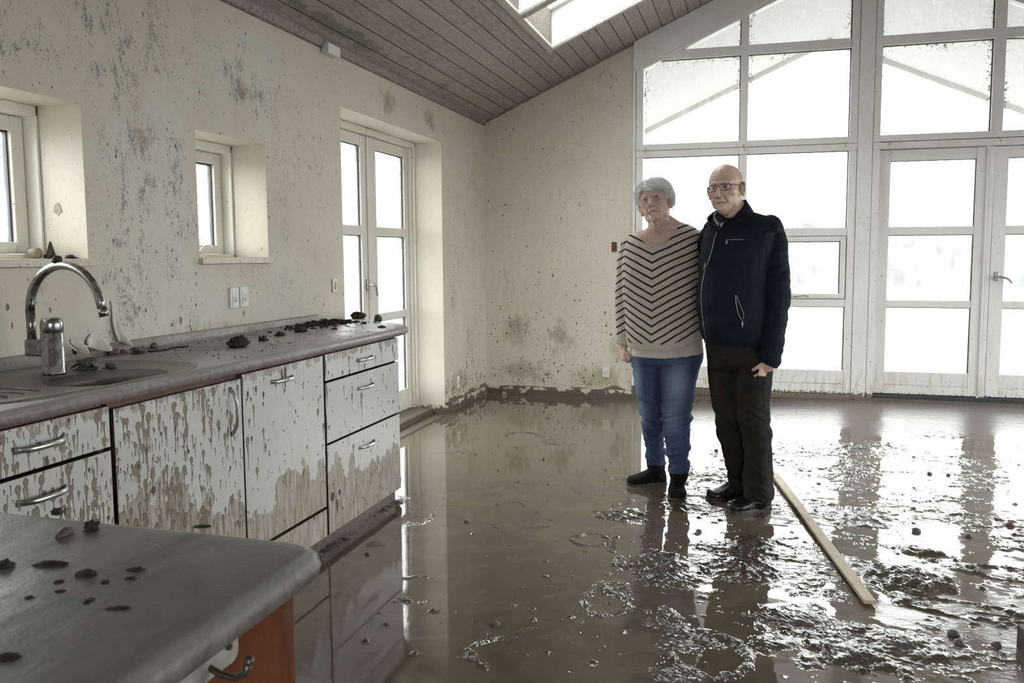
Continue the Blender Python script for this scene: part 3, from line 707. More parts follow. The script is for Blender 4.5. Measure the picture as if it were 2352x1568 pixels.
# double door
d2 = empty('door_2', (4.12, .05, .1)); tag(d2, kind='structure'); dx, dy, dz = d2.location
def DB(b, x0, x1, z0, z1, y0=.05, y1=.10): b.box(x0 - dx, x1 - dx, y0 - dy, y1 - dy, z0 - dz, z1 - dz)
def leaf(x0, x1, g0, g1):
    b = MB(); DB(b, x0, g0, .130, 2.079); DB(b, g1, x1, .130, 2.079)
    for z0, z1 in ((1.991, 2.079), (1.408, 1.473), (.832, .8885), (.205, .311)): DB(b, g0, g1, z0, z1, .053, .10)
    DB(b, g0, g1, .130, .198, .050, .10); DB(b, g0, g1, .190, .212, .062, .098)
    DB(b, x0, x1, 2.06, 2.16, .101, .13); DB(b, x0, x1, .12, .15, .101, .13)
    o = b.build('door_leaf', M_FRAME, d2, bevel=.003)
    for z0, z1 in ((1.473, 1.991), (.8885, 1.408), (.311, .832)):
        b = MB(); DB(b, g0, g1, z0, z1, .075, .081); b.build('pane', M_GLASS_DOOR, o)
        b = MB(); DB(b, g1 - .007, g1, z0, z1, .06, .075); DB(b, g0, g1, z1 - .005, z1, .06, .075); b.build('shade_bead', M_SHADE_BEAD, o)
    return o
l1 = leaf(3.292, 4.072, 3.381, 3.997); l2 = leaf(4.122, 4.938, 4.221, 4.84)
b = MB(); DB(b, 4.066, 4.082, .130, 2.079, .038, .06); DB(b, 4.082, 4.117, .130, 2.079, .044, .10); b.build('cover_strip', M_FRAME, l1, bevel=.004)
hd = bar_handle('handle', [(.0, 0, 0), (0, -.045, 0), (.012, -.055, 0), (.06, -.055, -.010), (.088, -.052, -.03), (.10, -.05, -.045)], .0085, M_HANDLE, l2); hd.location = (4.168 - dx, .05 - dy, 1.078 - dz)
b = MB(); DB(b, 4.150, 4.186, 1.045, 1.115, .043, .05); b.build('handle_plate', M_HANDLE, l2, bevel=.003)
b = MB(); DB(b, 3.29, 5.0, .04, .126, .0, .13); b.build('threshold', simple('dark_sill_rubber', (.045, .045, .05), .35, 0, .3, 50, .8), d2, bevel=.004)
MB().box(3.26 - dx, 4.98 - dx, -.03 - dy, .02 - dy, .0 - dz, .085 - dz).build('mud_ledge', M_MUDDY, d2, bevel=.012)
# curtain brackets screwed on the transoms
def bracket(loc, k):
    t = empty('curtain_bracket', loc); b = MB(); b.tube([(0, 0, 0), (0, -.035, .004), (0, -.045, .002)], .006, 8); o = b.build('pin', M_HANDLE, t, True)
    b = MB(); b.obox((.006 * k, -.045, -.014), (1, 0, .5 * k), (0, 1, 0), (0, 0, 1), .005, .003, .022); b.build('tongue', M_CREAM, t, bevel=.001); return t
brs = [((1.440, 2.143), 'small curtain bracket at the left end of the transom beside the back wall', 0), ((2.245, 2.145), 'small curtain bracket on the transom above the bald man', 1), ((3.035, 2.135), 'small curtain bracket on the transom just left of the broad post', -1), ((3.361, 2.122), 'small slanted curtain bracket on the transom just right of the broad post', -2.5), ((4.130, 2.131), 'small curtain bracket on the transom above the meeting door leaves', 0)]
for p, lab, k in brs: tag(bracket((p[0], -.012, p[1]), k), lab, 'bracket', 'curtain brackets on the transoms')

# ------------------------------------------------------------------ outside
tag(MB().box(-40, 46, -30, 60, -.25, -.12).build('ground', M_GROUND), kind='structure')
b = MB()
for xa_, xb_ in ((-.9, RX), (RX, 7.2)):
    b.prism([(xa_, roofz(xa_) + .00), (xb_, roofz(xb_)), (xb_, roofz(xb_) + .12), (xa_, roofz(xa_) + .12)], lambda x, z, d: (x, d, z), .31, 3.72)
tag(b.build('roof_overhang', M_SOFFIT), kind='structure')
b = MB()
for y in (3.66,):
    for xa_, xb_ in ((-.9, RX), (RX, 7.2)):
        b.prism([(xa_, roofz(xa_) - .06), (xb_, roofz(xb_) - .06), (xb_, roofz(xb_) - .001), (xa_, roofz(xa_) - .001)], lambda x, z, d: (x, d, z), y, y + .06)
tag(b.build('trim_5', M_SOFFIT), kind='structure')
# bare tree and hedge seen through the left door
M_BARK = simple('grey_bark', (.06, .058, .055), .9)
def bare_tree(loc, H, seed, label):
    rr = random.Random(seed); b = MB()
    def br(p, d, L, R_, lev):
        q = p + d * L; b.tube([p, (p + q) / 2 + Vector((rr.uniform(-1, 1), rr.uniform(-1, 1), 0)) * L * .06, q], [R_, R_ * .85, R_ * .65], 5, False)
        if lev == 0: return
        for k in range(3 if lev > 2 else 2 + (rr.random() > .5)):
            a = rr.uniform(.35, .8); ph = rr.uniform(0, 2 * PI)
            u = d.cross(Vector((.3, .7, .2))).normalized(); w_ = d.cross(u)
            br(q if k else p + d * L * .7, (d * math.cos(a) + (u * math.cos(ph) + w_ * math.sin(ph)) * math.sin(a) + Vector((0, 0, .08))).normalized(), L * rr.uniform(.6, .85), R_ * .6, lev - 1)
    br(Vector((0, 0, 0)), Vector((0, 0, 1)), H * .3, H * .022, 6)
    o = b.build('bare_tree', M_BARK, None, fix=False); o.location = loc
    tag(o, label, 'tree', 'bare trees outside'); return o
M_HEDGE = simple('hazy_hedge', (.085, .087, .088), .9, 0, .3, 2, .4)
def hedge(name, p0, p1, hgt, label, seed):
    a, c = Vector(p0), Vector(p1); n = 70; d = (c - a).normalized(); s = Vector((-d.y, d.x, 0)); A_, B_ = np.meshgrid(np.linspace(0, 1, n * 3), np.linspace(0, PI, 16), indexing='ij'); L = (c - a).length
    h_ = hgt * (.55 + .75 * fbm(A_ * L * .35 + seed, B_ * .6, 4, seed)); w = 1.0 * (.7 + .6 * fbm(A_ * L * .8, B_ * 2, 3, seed + 4))
    P_ = np.stack([a.x + d.x * A_ * L + s.x * np.cos(B_) * w, a.y + d.y * A_ * L + s.y * np.cos(B_) * w, -.13 + np.sin(B_) ** .6 * h_], -1)
    o = grid_mesh(name, P_, M_HEDGE); tag(o, label, 'hedge'); return o
hedge('hedge', (-14, 33, 0), (40, 30, 0), 2.6, 'pale grey hedge line far beyond the glazed gable and double door', 3)
hedge('hedge', (-17, -6, 0), (-15, 30, 0), 2.2, 'pale grey hedge line outside the windows and garden door of the left wall', 8)
bare_tree((-9.5, 6.0, -.12), 8, 4, 'leafless tree outside seen through the garden door of the left wall')

# ------------------------------------------------------------------ flooded floor
tag(MB().box(-.3, XR + .3, YB - .3, .3, -.12, -.05).build('floor', simple('floor_tiles', (.25, .17, .12), .5)), kind='structure')
def grow(a, b, s0, k, smax):
    out = [a]; s = s0
    while out[-1] + s < b: out.append(out[-1] + s); s = min(s * k, smax)
    out.append(b); return out
X1 = list(np.arange(.5, 4.3, .0065)); X1 = sorted(set([.003, .1, .2, .3, .4] + X1 + grow(4.3, XR - .003, .01, 1.03, .05)))
Y1 = [YB + .003] + list(np.arange(-9, -5.1, .08)) + grow(-5.1, -.002, .0055, 1.0012, .011) 
X1 = np.array(X1); Y1 = np.array(sorted(set(Y1)))
FX, FY = np.meshgrid(X1, Y1, indexing='ij')
wob = fbm(FX * 2.2, FY * 2.2, 3, 3) - .5
xx = FX + wob * .9
Wm = sst(1.95, 2.35, xx + .28 * sst(-3.9, -2.9, FY) * sst(-1.9, -2.6, FY)) * sst(-.75, -1.5, FY + wob * .8)
Wm *= 1 - .55 * sst(2.35, 2.0, xx) * sst(-3.7, -4.2, FY)
film = np.maximum(sst(-1.15, -.7, FY + wob * 1.0 + .10 * sst(1.3, 2.0, FX)) * sst(.9, 1.6, FX), sst(2.75, 3.05, xx) * sst(-3.75, -4.1, FY + wob * .4))
r1 = 1 - np.abs(2 * fbm(FX * 5 + wob * 2, FY * 7, 4, 11) - 1)
r2 = 1 - np.abs(2 * fbm(FX * 13, FY * 17, 3, 21) - 1)
r3 = 1 - np.abs(2 * fbm(FX * 34, FY * 40, 3, 31) - 1)
big = fbm(FX * 2.6, FY * 3.4, 4, 41)
T = .55 * big + .30 * r1 + .22 * r2 ** 2 + .10 * r3 ** 2
th = np.quantile(T[(Wm > .6)], .73)
hm = (T - th - .035 * sst(2.7, 3.3, xx) * sst(-3.9, -3.4, FY)) * .10
hm = np.where(hm > 0, .0030 * (1 - np.exp(-hm / .0022)) + hm * .20, hm)
rg = sst(.50, .62, fbm(FX * 1.7, FY * 2.3, 3, 71))
hm = hm + np.where(hm > 0, ((r3 - .7) * .0045 + (fbm(FX * 70, FY * 70, 2, 51) - .5) * .003) * (.25 + .75 * rg), 0)
H = np.where(Wm > .02, hm - (1 - Wm) * .05, -.05)
def feat(cx, cy, R):
    return (slice(*np.searchsorted(X1, [cx - R, cx + R])), slice(*np.searchsorted(Y1, [cy - R, cy + R])))
def ring(cx, cy, ra, rb, w, hgt, t=0, a0=0, a1=2 * PI, seed=0):
    global H
    s = feat(cx, cy, max(ra, rb) * 1.5 + w * 3); x = FX[s] - cx; y = FY[s] - cy
    u = x * math.cos(t) + y * math.sin(t); v = -x * math.sin(t) + y * math.cos(t)
    n = fbm(FX[s] * 30, FY[s] * 30, 3, 60 + seed) - .5
    d = np.sqrt((u / ra) ** 2 + (v / rb) ** 2); ang = np.mod(np.arctan2(v, u), 2 * PI)
    k = np.exp(-(((d - 1) * min(ra, rb) + n * .045) / w) ** 2) * ((ang >= a0) & (ang <= a1))
    q = hgt * .8 * (k * (.55 + 1.4 * n + .3 * r3[s]) - .30)
    H[s] = np.maximum(H[s], q)
def clump(cx, cy, ra, rb, hgt, t=0, seed=0):
    global H
    s = feat(cx, cy, max(ra, rb) * 1.7); x = FX[s] - cx; y = FY[s] - cy
    u = x * math.cos(t) + y * math.sin(t); v = -x * math.sin(t) + y * math.cos(t)
    n = fbm(FX[s] * 22, FY[s] * 22, 4, 80 + seed) - .5
    d = np.sqrt((u / ra) ** 2 + (v / rb) ** 2) + n * 1.3
    q = hgt * .42 * (np.clip(1 - d, 0, 1) ** .5 * (.55 + .7 * r3[s] + .5 * r2[s] + .3 * np.sin((u + v) * 260) * .5) - .30)
    H[s] = np.maximum(H[s], q)
for i, (p, a, b_, w_, hh, t, a0, a1) in enumerate([
    ((1.666, -3.525), .085, .075, .014, .012, 0, .3, 6.0), ((1.843, -4.157), .085, .10, .014, .018, .3, 0, 6.3), ((1.840, -3.997), .05, .03, .012, .012, .3, 0, 6.3),
    ((2.224, -4.443), .13, .15, .016, .018, .2, 0, 6.3), ((2.096, -4.255), .03, .10, .012, .012, .3, 0, 6.3), ((1.587, -4.607), .10, .10, .013, .02, 0, 1.8, 4.6), ((1.657, -4.467), .05, .05, .01, .014, 0, 1.6, 4.0),
    ((1.160, -4.293), .06, .04, .009, .010, 0, 3.0, 6.2), ((1.104, -4.141), .07, .05, .009, .010, .4, .4, 2.6), ((3.379, -2.818), .13, .10, .014, .014, 0, 0, 6.3), ((2.617, -2.767), .15, .10, .014, .012, 0, 0, 6.3),
    ((1.086, -3.429), .25, .05, .006, .008, -.6, .2, 1.6), ((1.410, -3.442), .22, .04, .006, .008, .5, .4, 2.6), ((0.773, -3.373), .08, .16, .008, .008, .2, 4.6, 6.2), ((3.081, -3.897), .20, .07, .010, .018, -.1, 0, 6.3),
    ((3.356, -3.502), .22, .07, .010, .018, -.1, 0, 6.3), ((1.189, -3.125), .05, .05, .010, .010, 0, 0, 2.4), ((2.313, -3.721), .14, .12, .02, .02, 0, 0, 6.3), ((0.572, -2.214), .10, .06, .010, .008, 0, 0, 3.5), ((0.794, -1.582), .12, .1, .012, .009, 0, 0, 4), ((1.107, -1.711), .12, .08, .012, .009, 0, 2, 6)]):
    ring(p[0], p[1], a, b_, w_, hh, t, a0, a1, i)
for i, (p, a, b_, hh, t) in enumerate([
    ((1.747, -3.142), .13, .10, .030, 0), ((1.964, -3.714), .15, .12, .030, .3), ((2.051, -3.878), .12, .10, .03, 0), ((2.295, -3.679), .14, .14, .026, .2), ((2.956, -3.670), .15, .15, .050, .3), ((3.056, -3.336), .09, .08, .034, 0),
    ((2.096, -2.329), .16, .14, .030, .2), ((2.088, -2.937), .14, .12, .024, .2), ((2.671, -4.329), .16, .12, .034, -.5), ((2.827, -4.229), .16, .10, .03, -.5), ((2.308, -3.473), .18, .10, .02, 0), ((2.510, -4.114), .16, .10, .022, 0),
    ((2.704, -3.575), .12, .14, .026, .2), ((2.886, -2.910), .18, .16, .022, .2), ((2.976, -1.562), .16, .10, .018, 0), ((3.560, -1.042), .20, .08, .016, .1), ((1.696, -2.503), .10, .05, .014, 0), ((2.157, -4.370), .10, .10, .02, .5),
    ((0.504, -3.575), .30, .05, .022, 1.45), ((0.574, -3.923), .30, .04, .020, 1.5), ((0.561, -3.320), .2, .05, .020, 1.4), ((0.756, -3.812), .04, .03, .014, 0), ((2.151, -4.626), .08, .1, .02, .5), ((2.391, -4.341), .10, .06, .018, .5), ((1.994, -2.848), .10, .06, .02, .5)]):
    clump(p[0], p[1], a, b_, hh, t, i)
# small crumbs
rs = np.random.RandomState(8)
for k in range(420):
    if k < 200: cx, cy = 2.0 + rs.rand() * 1.9, -4.7 + rs.rand() * 3.4
    else: cx, cy = 1.05 + rs.rand() * 1.2, -4.9 + rs.rand() * 2.4
    if k >= 200 and rs.rand() < .45: cx, cy = 1.85 + rs.randn() * .25, -4.2 + rs.randn() * .3
    r_ = .004 + .012 * rs.rand() ** 3; s = feat(cx, cy, .04); x = FX[s] - cx; y = FY[s] - cy
    H[s] = np.maximum(H[s], (.2 + r_ * .9) * 0 + r_ * .7 * (1 - (x * x + (y * 1.2) ** 2) / (r_ * r_)) - 0)
LA = np.array((2.479, -2.262)); LB_ = np.array((2.768, -3.947)); ld = LB_ - LA; tt_ = np.clip(((FX - LA[0]) * ld[0] + (FY - LA[1]) * ld[1]) / (ld @ ld), 0, 1)
dl = np.hypot(FX - LA[0] - tt_ * ld[0], FY - LA[1] - tt_ * ld[1]); H = np.where(H > 0, H * (.25 + .75 * sst(.03, .09, dl)), H)
base = .085 * sst(.6, 3.4, FX) * sst(-1.7, -.02, FY) * (.35 + .65 * sst(.2, 3.2, FX))
H = np.maximum(H, (.018 - FX) * 0 - .05)
mudv = sst(-.0005, .0012, H)
swell = Wm * ((fbm(FX * 4 + wob * 3, FY * 8, 3, 91) - .5) * .0035 )
Zf = base + np.maximum(H, 0) + swell
edge_rise = .012 * np.exp(-np.maximum(-FY, 0) / .02) + .010 * np.exp(-np.maximum(FX, 0) / .02) * (FY > -1.05)
Zf = Zf + edge_rise
def mat_flood():
    q = N('silty_flood_water'); v = q.obj()
    mud = q.attr('mud'); fl = q.attr('film')
    n1 = q.noise(v, 1.5, 4, .6, .6); n2 = q.noise(v, 6, 5, .65, .8); n3 = q.noise(v, 90, 3, .6); n4 = q.noise(q.scale(v, (.35, 1, 1)), 60, 4, .65, .5); n5 = q.noise(q.scale(v, (1, 1, 1)), 22, 4, .6, 1.2)
    s = q.sep(v)
    # tiles under the silt
    row = q.math('FLOOR', q.math('DIVIDE', s[1], .31)); odd = q.math('FRACT', q.math('MULTIPLY', row, .5))
    fx = q.math('FRACT', q.math('DIVIDE', q.math('ADD', q.math('ADD', s[0], .11), q.math('MULTIPLY', odd, .31)), .31)); fy = q.math('FRACT', q.math('DIVIDE', s[1], .31))
    jx = q.rng(q.math('ABSOLUTE', q.math('SUBTRACT', fx, .5)), .488, .494); jy = q.rng(q.math('ABSOLUTE', q.math('SUBTRACT', fy, .5)), .488, .494)
    j = q.math('MULTIPLY', q.math('MAXIMUM', jx, jy), q.rng(n1, .45, .6))
    water = q.mix(q.rng(n1, .3, .7), (.150, .118, .080), (.118, .094, .068))
    water = q.mix(q.math('MULTIPLY', q.rng(n2, .45, .7), .5), water, (.20, .165, .115))
    water = q.mix(q.math('MULTIPLY', j, .28), water, (.05, .038, .028))
    mcol = q.mix(n3, (.052, .041, .029), (.098, .080, .058)); mcol = q.mix(q.math('MULTIPLY', q.rng(n2, .5, .7), .4), mcol, (.16, .135, .10))
    fcol = q.mix(n2, (.20, .175, .145), (.15, .13, .11))
    fcol = q.mix(q.math('MULTIPLY', q.math('MAXIMUM', jx, jy), .5), fcol, (.06, .05, .04))
    col = q.mix(fl, water, fcol); col = q.mix(mud, col, mcol)
    rough = q.math('ADD', .022, q.math('MULTIPLY', fl, q.math('ADD', .10, q.math('MULTIPLY', n2, .12))))
    rough = q.math('ADD', rough, q.math('MULTIPLY', mud, q.math('ADD', .015, q.math('MULTIPLY', n3, .10))))
    h = q.math('MULTIPLY', q.math('MULTIPLY', n4, fl), .5)
    h = q.math('ADD', h, q.math('MULTIPLY', q.math('MULTIPLY', q.math('ADD', q.math('MULTIPLY', n3, .2), n5), mud), .5))
    h = q.math('ADD', h, q.math('MULTIPLY', n5, .018)); h = q.math('ADD', h, q.math('MULTIPLY', n2, q.math('MULTIPLY', q.attr('chop'), .30)))
    bp = q.bump(h, .55, .012)
    return q.pbr(col, rough, 0, bp, .8)
M_FLOOD = mat_flood()
chop = Wm * .35
fl_o = grid_mesh('muddy_floodwater', np.stack([FX, FY, Zf], -1), M_FLOOD, None, None, True, dict(mud=mudv, film=film * (1 - mudv), chop=chop), flip=True)
tag(fl_o, 'brown silty floodwater and churned wet mud covering the whole tiled floor', 'mud', kind='stuff')
def floor_h(x, y):
    i = min(max(np.searchsorted(X1, x), 0), len(X1) - 1); j = min(max(np.searchsorted(Y1, y), 0), len(Y1) - 1); return float(Zf[i, j])
def floor_q(x, y, r=.03, q=.6):
    s = feat(x, y, r); return float(np.quantile(Zf[s], q))

# ------------------------------------------------------------------ kitchen
def mat_silt(name, c1, c2, edge, sc=1.0):
    q = N(name); v = q.obj()
    a = q.noise(q.scale(v, (1, .45, 1)), 7 * sc, 5, .65, .7); b_ = q.noise(v, 45, 4, .7); c = q.noise(q.scale(v, (1, .3, 1)), 25, 5, .75, 1.0); d = q.noise(v, 150, 3, .7)
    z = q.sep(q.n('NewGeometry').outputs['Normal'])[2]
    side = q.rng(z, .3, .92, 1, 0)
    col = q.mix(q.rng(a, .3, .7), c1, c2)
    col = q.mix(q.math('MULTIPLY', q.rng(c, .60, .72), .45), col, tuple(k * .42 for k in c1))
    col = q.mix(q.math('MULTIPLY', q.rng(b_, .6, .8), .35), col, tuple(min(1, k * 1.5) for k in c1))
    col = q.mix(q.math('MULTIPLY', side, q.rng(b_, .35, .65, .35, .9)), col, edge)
    h = q.math('ADD', q.math('MULTIPLY', c, .5), q.math('ADD', q.math('MULTIPLY', d, .15), q.math('MULTIPLY', b_, .35)))
    return q.pbr(col, q.rng(a, .3, .7, .30, .52), 0, q.bump(h, .45, .006), .5)
M_TOP = mat_silt('silt_covered_worktop', (.32, .295, .275), (.245, .23, .215), (.15, .115, .10))
M_TOP2 = mat_silt('silt_covered_island_top', (.225, .217, .205), (.155, .148, .138), (.085, .072, .060))

def mat_front():
    q = N('mud_splashed_white_front'); v = q.obj(); st = q.scale(v, (1, 1, .10))
    dr = q.attr('drip'); wa = q.attr('wash'); dk = q.attr('dark')
    n1 = q.noise(v, 3, 3); n2 = q.noise(st, 70, 4, .7); n3 = q.noise(v, 120, 3, .6); n4 = q.noise(q.scale(v, (1, 1, .5)), 22, 5, .7)
    col = q.mix(q.rng(n1, .3, .7), (.60, .605, .60), (.55, .545, .525))
    film = q.math('MULTIPLY', q.rng(q.math('ADD', n4, q.math('MULTIPLY', dr, .05)), .5, .75), .28)
    col = q.mix(film, col, (.47, .42, .33))
    w = q.rng(q.math('ADD', wa, q.math('MULTIPLY', q.math('SUBTRACT', n4, .5), 1.0)), .47, .53)
    wc = q.mix(q.rng(n2, .40, .58), (.40, .36, .28), (.235, .195, .135))
    col = q.mix(q.math('MULTIPLY', w, q.math('MULTIPLY', q.rng(n4, .3, .75, .95, .6), q.rng(q.math('ADD', n2, q.math('MULTIPLY', n4, .4)), .46, .58, .35, 1))), col, wc)
    st2 = q.math('MULTIPLY', q.rng(n2, .62, .70), q.math('ADD', .18, q.math('MULTIPLY', q.attr('streak'), .6)))
    col = q.mix(st2, col, (.24, .19, .125))
    m = q.rng(q.math('ADD', dr, q.math('MULTIPLY', q.math('SUBTRACT', n3, .5), .12)), .47, .53)
    rim = q.math('MULTIPLY', q.rng(dr, .46, .55), q.rng(dr, .58, .72, 1, 0))
    dc = q.mix(n3, (.165, .13, .085), (.24, .20, .14)); dc = q.mix(q.math('MULTIPLY', rim, .8), dc, (.075, .052, .032))
    col = q.mix(q.math('MULTIPLY', m, .92), col, dc)
    k = q.rng(q.math('ADD', dk, q.math('MULTIPLY', q.math('SUBTRACT', n3, .5), .15)), .46, .53)
    col = q.mix(k, col, (.075, .056, .038))
    vd = q.vor(v, 85); vc = q.vor(v, 85, out='Color')
    s1 = q.math('MULTIPLY', q.math('LESS_THAN', vd, q.math('MULTIPLY', q.sep(vc)[1], .28)), q.math('LESS_THAN', q.sep(vc)[0], .16))
    col = q.mix(q.math('MULTIPLY', s1, .85), col, (.13, .095, .06))
    h = q.math('ADD', q.math('ADD', q.math('MULTIPLY', m, .6), k), q.math('MULTIPLY', n3, .1))
    return q.pbr(col, q.rng(q.math('ADD', m, w), 0, 1, .34, .55), 0, q.bump(h, .5, .002), .45)
M_FRONT = mat_front()
WASH = sorted([((-5.467, 0.648)[0], .36), ((-5.317, 0.635)[0], .34), ((-5.048, 0.567)[0], (-5.048, 0.567)[1]), ((-4.827, 0.519)[0], (-4.827, 0.519)[1]), ((-4.657, 0.452)[0], (-4.657, 0.452)[1] - .03), ((-4.513, 0.426)[0], (-4.513, 0.426)[1]), ((-4.479, 0.336)[0], (-4.479, 0.336)[1]),
    ((-4.410, 0.371)[0], (-4.410, 0.371)[1]), ((-4.343, 0.318)[0], (-4.343, 0.318)[1]), ((-4.234, 0.414)[0], (-4.234, 0.414)[1]), ((-4.107, 0.402)[0], (-4.107, 0.402)[1]), ((-3.979, 0.356)[0], (-3.979, 0.356)[1]), ((-3.881, 0.349)[0], (-3.881, 0.349)[1]), ((-3.746, 0.324)[0], (-3.746, 0.324)[1]),
    ((-3.535, 0.259)[0], (-3.535, 0.259)[1]), ((-3.243, 0.274)[0], (-3.243, 0.274)[1])])
WY = np.array([w[0] for w in WASH]); WZ = np.array([w[1] for w in WASH])
DARK = [((-4.374, 0.755), .008, .020), ((-4.469, 0.771), .008, .024), ((-4.419, 0.782), .008, .020), ((-4.589, 0.731), .006, .014), ((-4.588, 0.662), .005, .03), ((-4.455, 0.607), .007, .018), ((-4.371, 0.558), .006, .022), ((-4.161, 0.653), .006, .012), ((-4.147, 0.629), .004, .008),
    ((-4.850, 0.725), .006, .02), ((-4.956, 0.560), .012, .02), ((-4.226, 0.815), .012, .04), ((-4.248, 0.810), .008, .05), ((-4.229, 0.773), .006, .03), ((-3.260, 0.800), .012, .04), ((-3.241, 0.764), .007, .03), ((-3.712, 0.746), .008, .022), ((-3.776, 0.752), .008, .016), ((-3.343, 0.619), .006, .018), ((-3.505, 0.678), .006, .025),
    ((-3.267, 0.532), .012, .014), ((-3.891, 0.227), .022, .035), ((-3.852, 0.177), .012, .05), ((-3.830, 0.229), .016, .02), ((-3.347, 0.430), .006, .02), ((-3.265, 0.358), .006, .02), ((-3.493, 0.365), .006, .012), ((-3.926, 0.540), .005, .05), ((-5.193, 0.685), .006, .010), ((-5.326, 0.746), .006, .02), ((-3.920, 0.800), .005, .05), ((-3.915, 0.687), .004, .06)]
def front_panel(name, y0, y1, z0, z1, parent, ploc, seed=0):
    u = np.linspace(y0, y1, max(2, int((y1 - y0) / .0023))); w = np.linspace(z0, z1, max(2, int((z1 - z0) / .0023)))
    U = np.concatenate([[y0], [y0 + .0], u[1:-1], [y1], [y1]]); V = np.concatenate([[z0], [z0], w[1:-1], [z1], [z1]])
    A, B_ = np.meshgrid(U, V, indexing='ij'); Xx = np.full_like(A, .603)
    Xx[0] = Xx[-1] = .583; Xx[:, 0] = Xx[:, -1] = .583
    R_ = np.random.RandomState(seed); dr = np.zeros_like(A); dk = np.zeros_like(A)
    def tear(F, cy, cz, r, ry, L, wd, val=1.0):
        du = np.abs(A - cy); s = (du < max(r, ry) * 1.5) & (B_ < cz + ry * 1.5) & (B_ > cz - L - .01)
        if not s.any(): return
        a = A[s] - cy; c = B_[s] - cz
        head = 1.0 - .5 * np.sqrt((a / r) ** 2 + (c / ry) ** 2)
        t = np.clip(-c / L, 0, 1); wdt = r * (1 - t) ** 3 * .6 + wd
        tail = np.where((c < 0) & (-c < L), 1.0 - .5 * np.abs(a + .0015 * np.sin(c * 60 + cy * 50)) / wdt, 0)
        F[s] = np.maximum(F[s], np.maximum(head, tail) * val)
    def dens(y):    # how splashed: strong at the left, sparse at the right
        return float(np.interp(y, [-5.8, -5.12, -4.85, -4.72, -4.6, -4.4, -3.9, -3.2], [1, 1, .95, .65, .28, .05, .06, .04]))
    n = int((y1 - y0) * (z1 - z0) * 1900)
    for k in range(n):
        cy = y0 + R_.rand() * (y1 - y0); cz = z0 + R_.rand() * (z1 - z0) * 1.02
        if R_.rand() > dens(cy): continue
        s_ = R_.rand() ** 3.2; r = .0020 + .0095 * s_
        tear(dr, cy, cz, r, r * (1.1 + .5 * R_.rand()), r * (3 + 9 * R_.rand()), .0013 + .05 * r)
    for p_, a, c in DARK:
        if y0 < p_[0] < y1 and z0 < p_[1] < z1: tear(dk, p_[0], p_[1], a * .8, c * .55, c * 1.1, .0015)
    n = int((y1 - y0) * (z1 - z0) * 260)
    for k in range(n):
        cy = y0 + R_.rand() * (y1 - y0); cz = z0 + R_.rand() * (z1 - z0)
        r = .0014 + .0035 * R_.rand() ** 3; tear(dk, cy, cz, r, r * 1.6, r * 3, .0006)
    # ragged mud along vertical edges and under the top edge
    e = np.minimum(A - y0, 9) ; nz = fbm(A * 60, B_ * 16, 4, seed)
    dr = np.maximum(dr, np.clip(nz * 1.1 - e / .014 * .5 + .12, 0, .8)) if y0 > -4 or y0 < -5.2 else dr
    lob = fbm(A * 15, B_ * 9 + 5, 4, 2, .55) - .5
    wz = np.interp(A, WY, WZ) + lob * .26
    wash = np.clip(.5 + (wz - B_) / .07, 0, 1)
    top = np.clip(.5 + (B_ - .80 - .03 * lob) / .05, 0, 1) * .55 * (fbm(A * 20, B_ * 5, 3, 6) > .42)
    streak = np.interp(A, [-5.8, -4.8, -4.4, -3.94, -3.93, -3.7, -3.3, -3.19], [.8, .6, .25, .35, 1.0, .55, .25, .9])
    for e_ in (dk,): e_[:2] = .9; e_[-2:] = .9; e_[:, :2] = .9; e_[:, -2:] = .9
    Pp = np.stack([Xx, A, B_], -1) - np.array(ploc)
    o = grid_mesh(name, Pp, M_FRONT, parent, None, False, dict(drip=dr, dark=dk, wash=np.maximum(wash, top), streak=streak), flip=False)
    return o
def bow_handle(parent, y, z, L, mat, vertical=False, ploc=(0, 0, 0), x=.603, depth=.028, r=.0055):
    pts = []
    for k in range(15):
        t = k / 14; s = (t - .5) * L; d = depth * (1 - abs(2 * t - 1) ** 3.2)
        pts.append((x + .0 + d - ploc[0], (y if vertical else y + s) - ploc[1], (z + s if vertical else z) - ploc[2]))
    rr = [(r * 1.5, r * .7) if k in (0, 14) else (r * 1.25, r * .75) if not vertical else (r * 1.2, r * .8) for k in range(15)]
    return MB().tube(pts, rr, 10).build('handle', mat, parent, True)
def cabinet(name, y0, y1, label, cat, zlo=.075):
    t = empty(name, (0.02, (y0 + y1) / 2, 0)); tag(t, label, cat); ox, oy = .02, (y0 + y1) / 2
    b = MB()
    for a, c in ((y0, y0 + .018), (y1 - .018, y1)): b.box(.02 - ox, .583 - ox, a - oy, c - oy, zlo, .858)
    b.box(.02 - ox, .583 - ox, y0 + .018 - oy, y1 - .018 - oy, zlo, zlo + .018); b.box(.02 - ox, .03 - ox, y0 + .018 - oy, y1 - .018 - oy, zlo, .858)
    b.box(.577 - ox, .583 - ox, y0 + .018 - oy, y1 - .018 - oy, .78, .858)
    b.build('carcass', M_EDGE, t); return t, (ox, oy, 0)
t, o3 = cabinet('drawer_cabinet', -3.932, -3.193, 'white three-drawer kitchen base cabinet at the rounded end of the run, mud streaked', 'cabinet')
for i, (z0, z1, hz) in enumerate([(.735, .848, .787), (.467, .726, .657), (.070, .458, .382)]):
    d = front_panel('drawer', -3.928, -3.195, z0, z1, t, o3, 30 + i); bow_handle(d, -3.565, hz, .155, M_HANDLE, False, o3)
t, o3 = cabinet('dishwasher', -4.503, -3.942, 'white panelled dishwasher front with short bar handle between sink cabinet and drawers', 'dishwasher')
d = front_panel('front_panel', -4.500, -3.942, .200, .846, t, o3, 41); bow_handle(d, -4.25, .792, .15, M_HANDLE, False, o3)
front_panel('kick_panel', -4.500, -3.942, .070, .188, t, o3, 42)
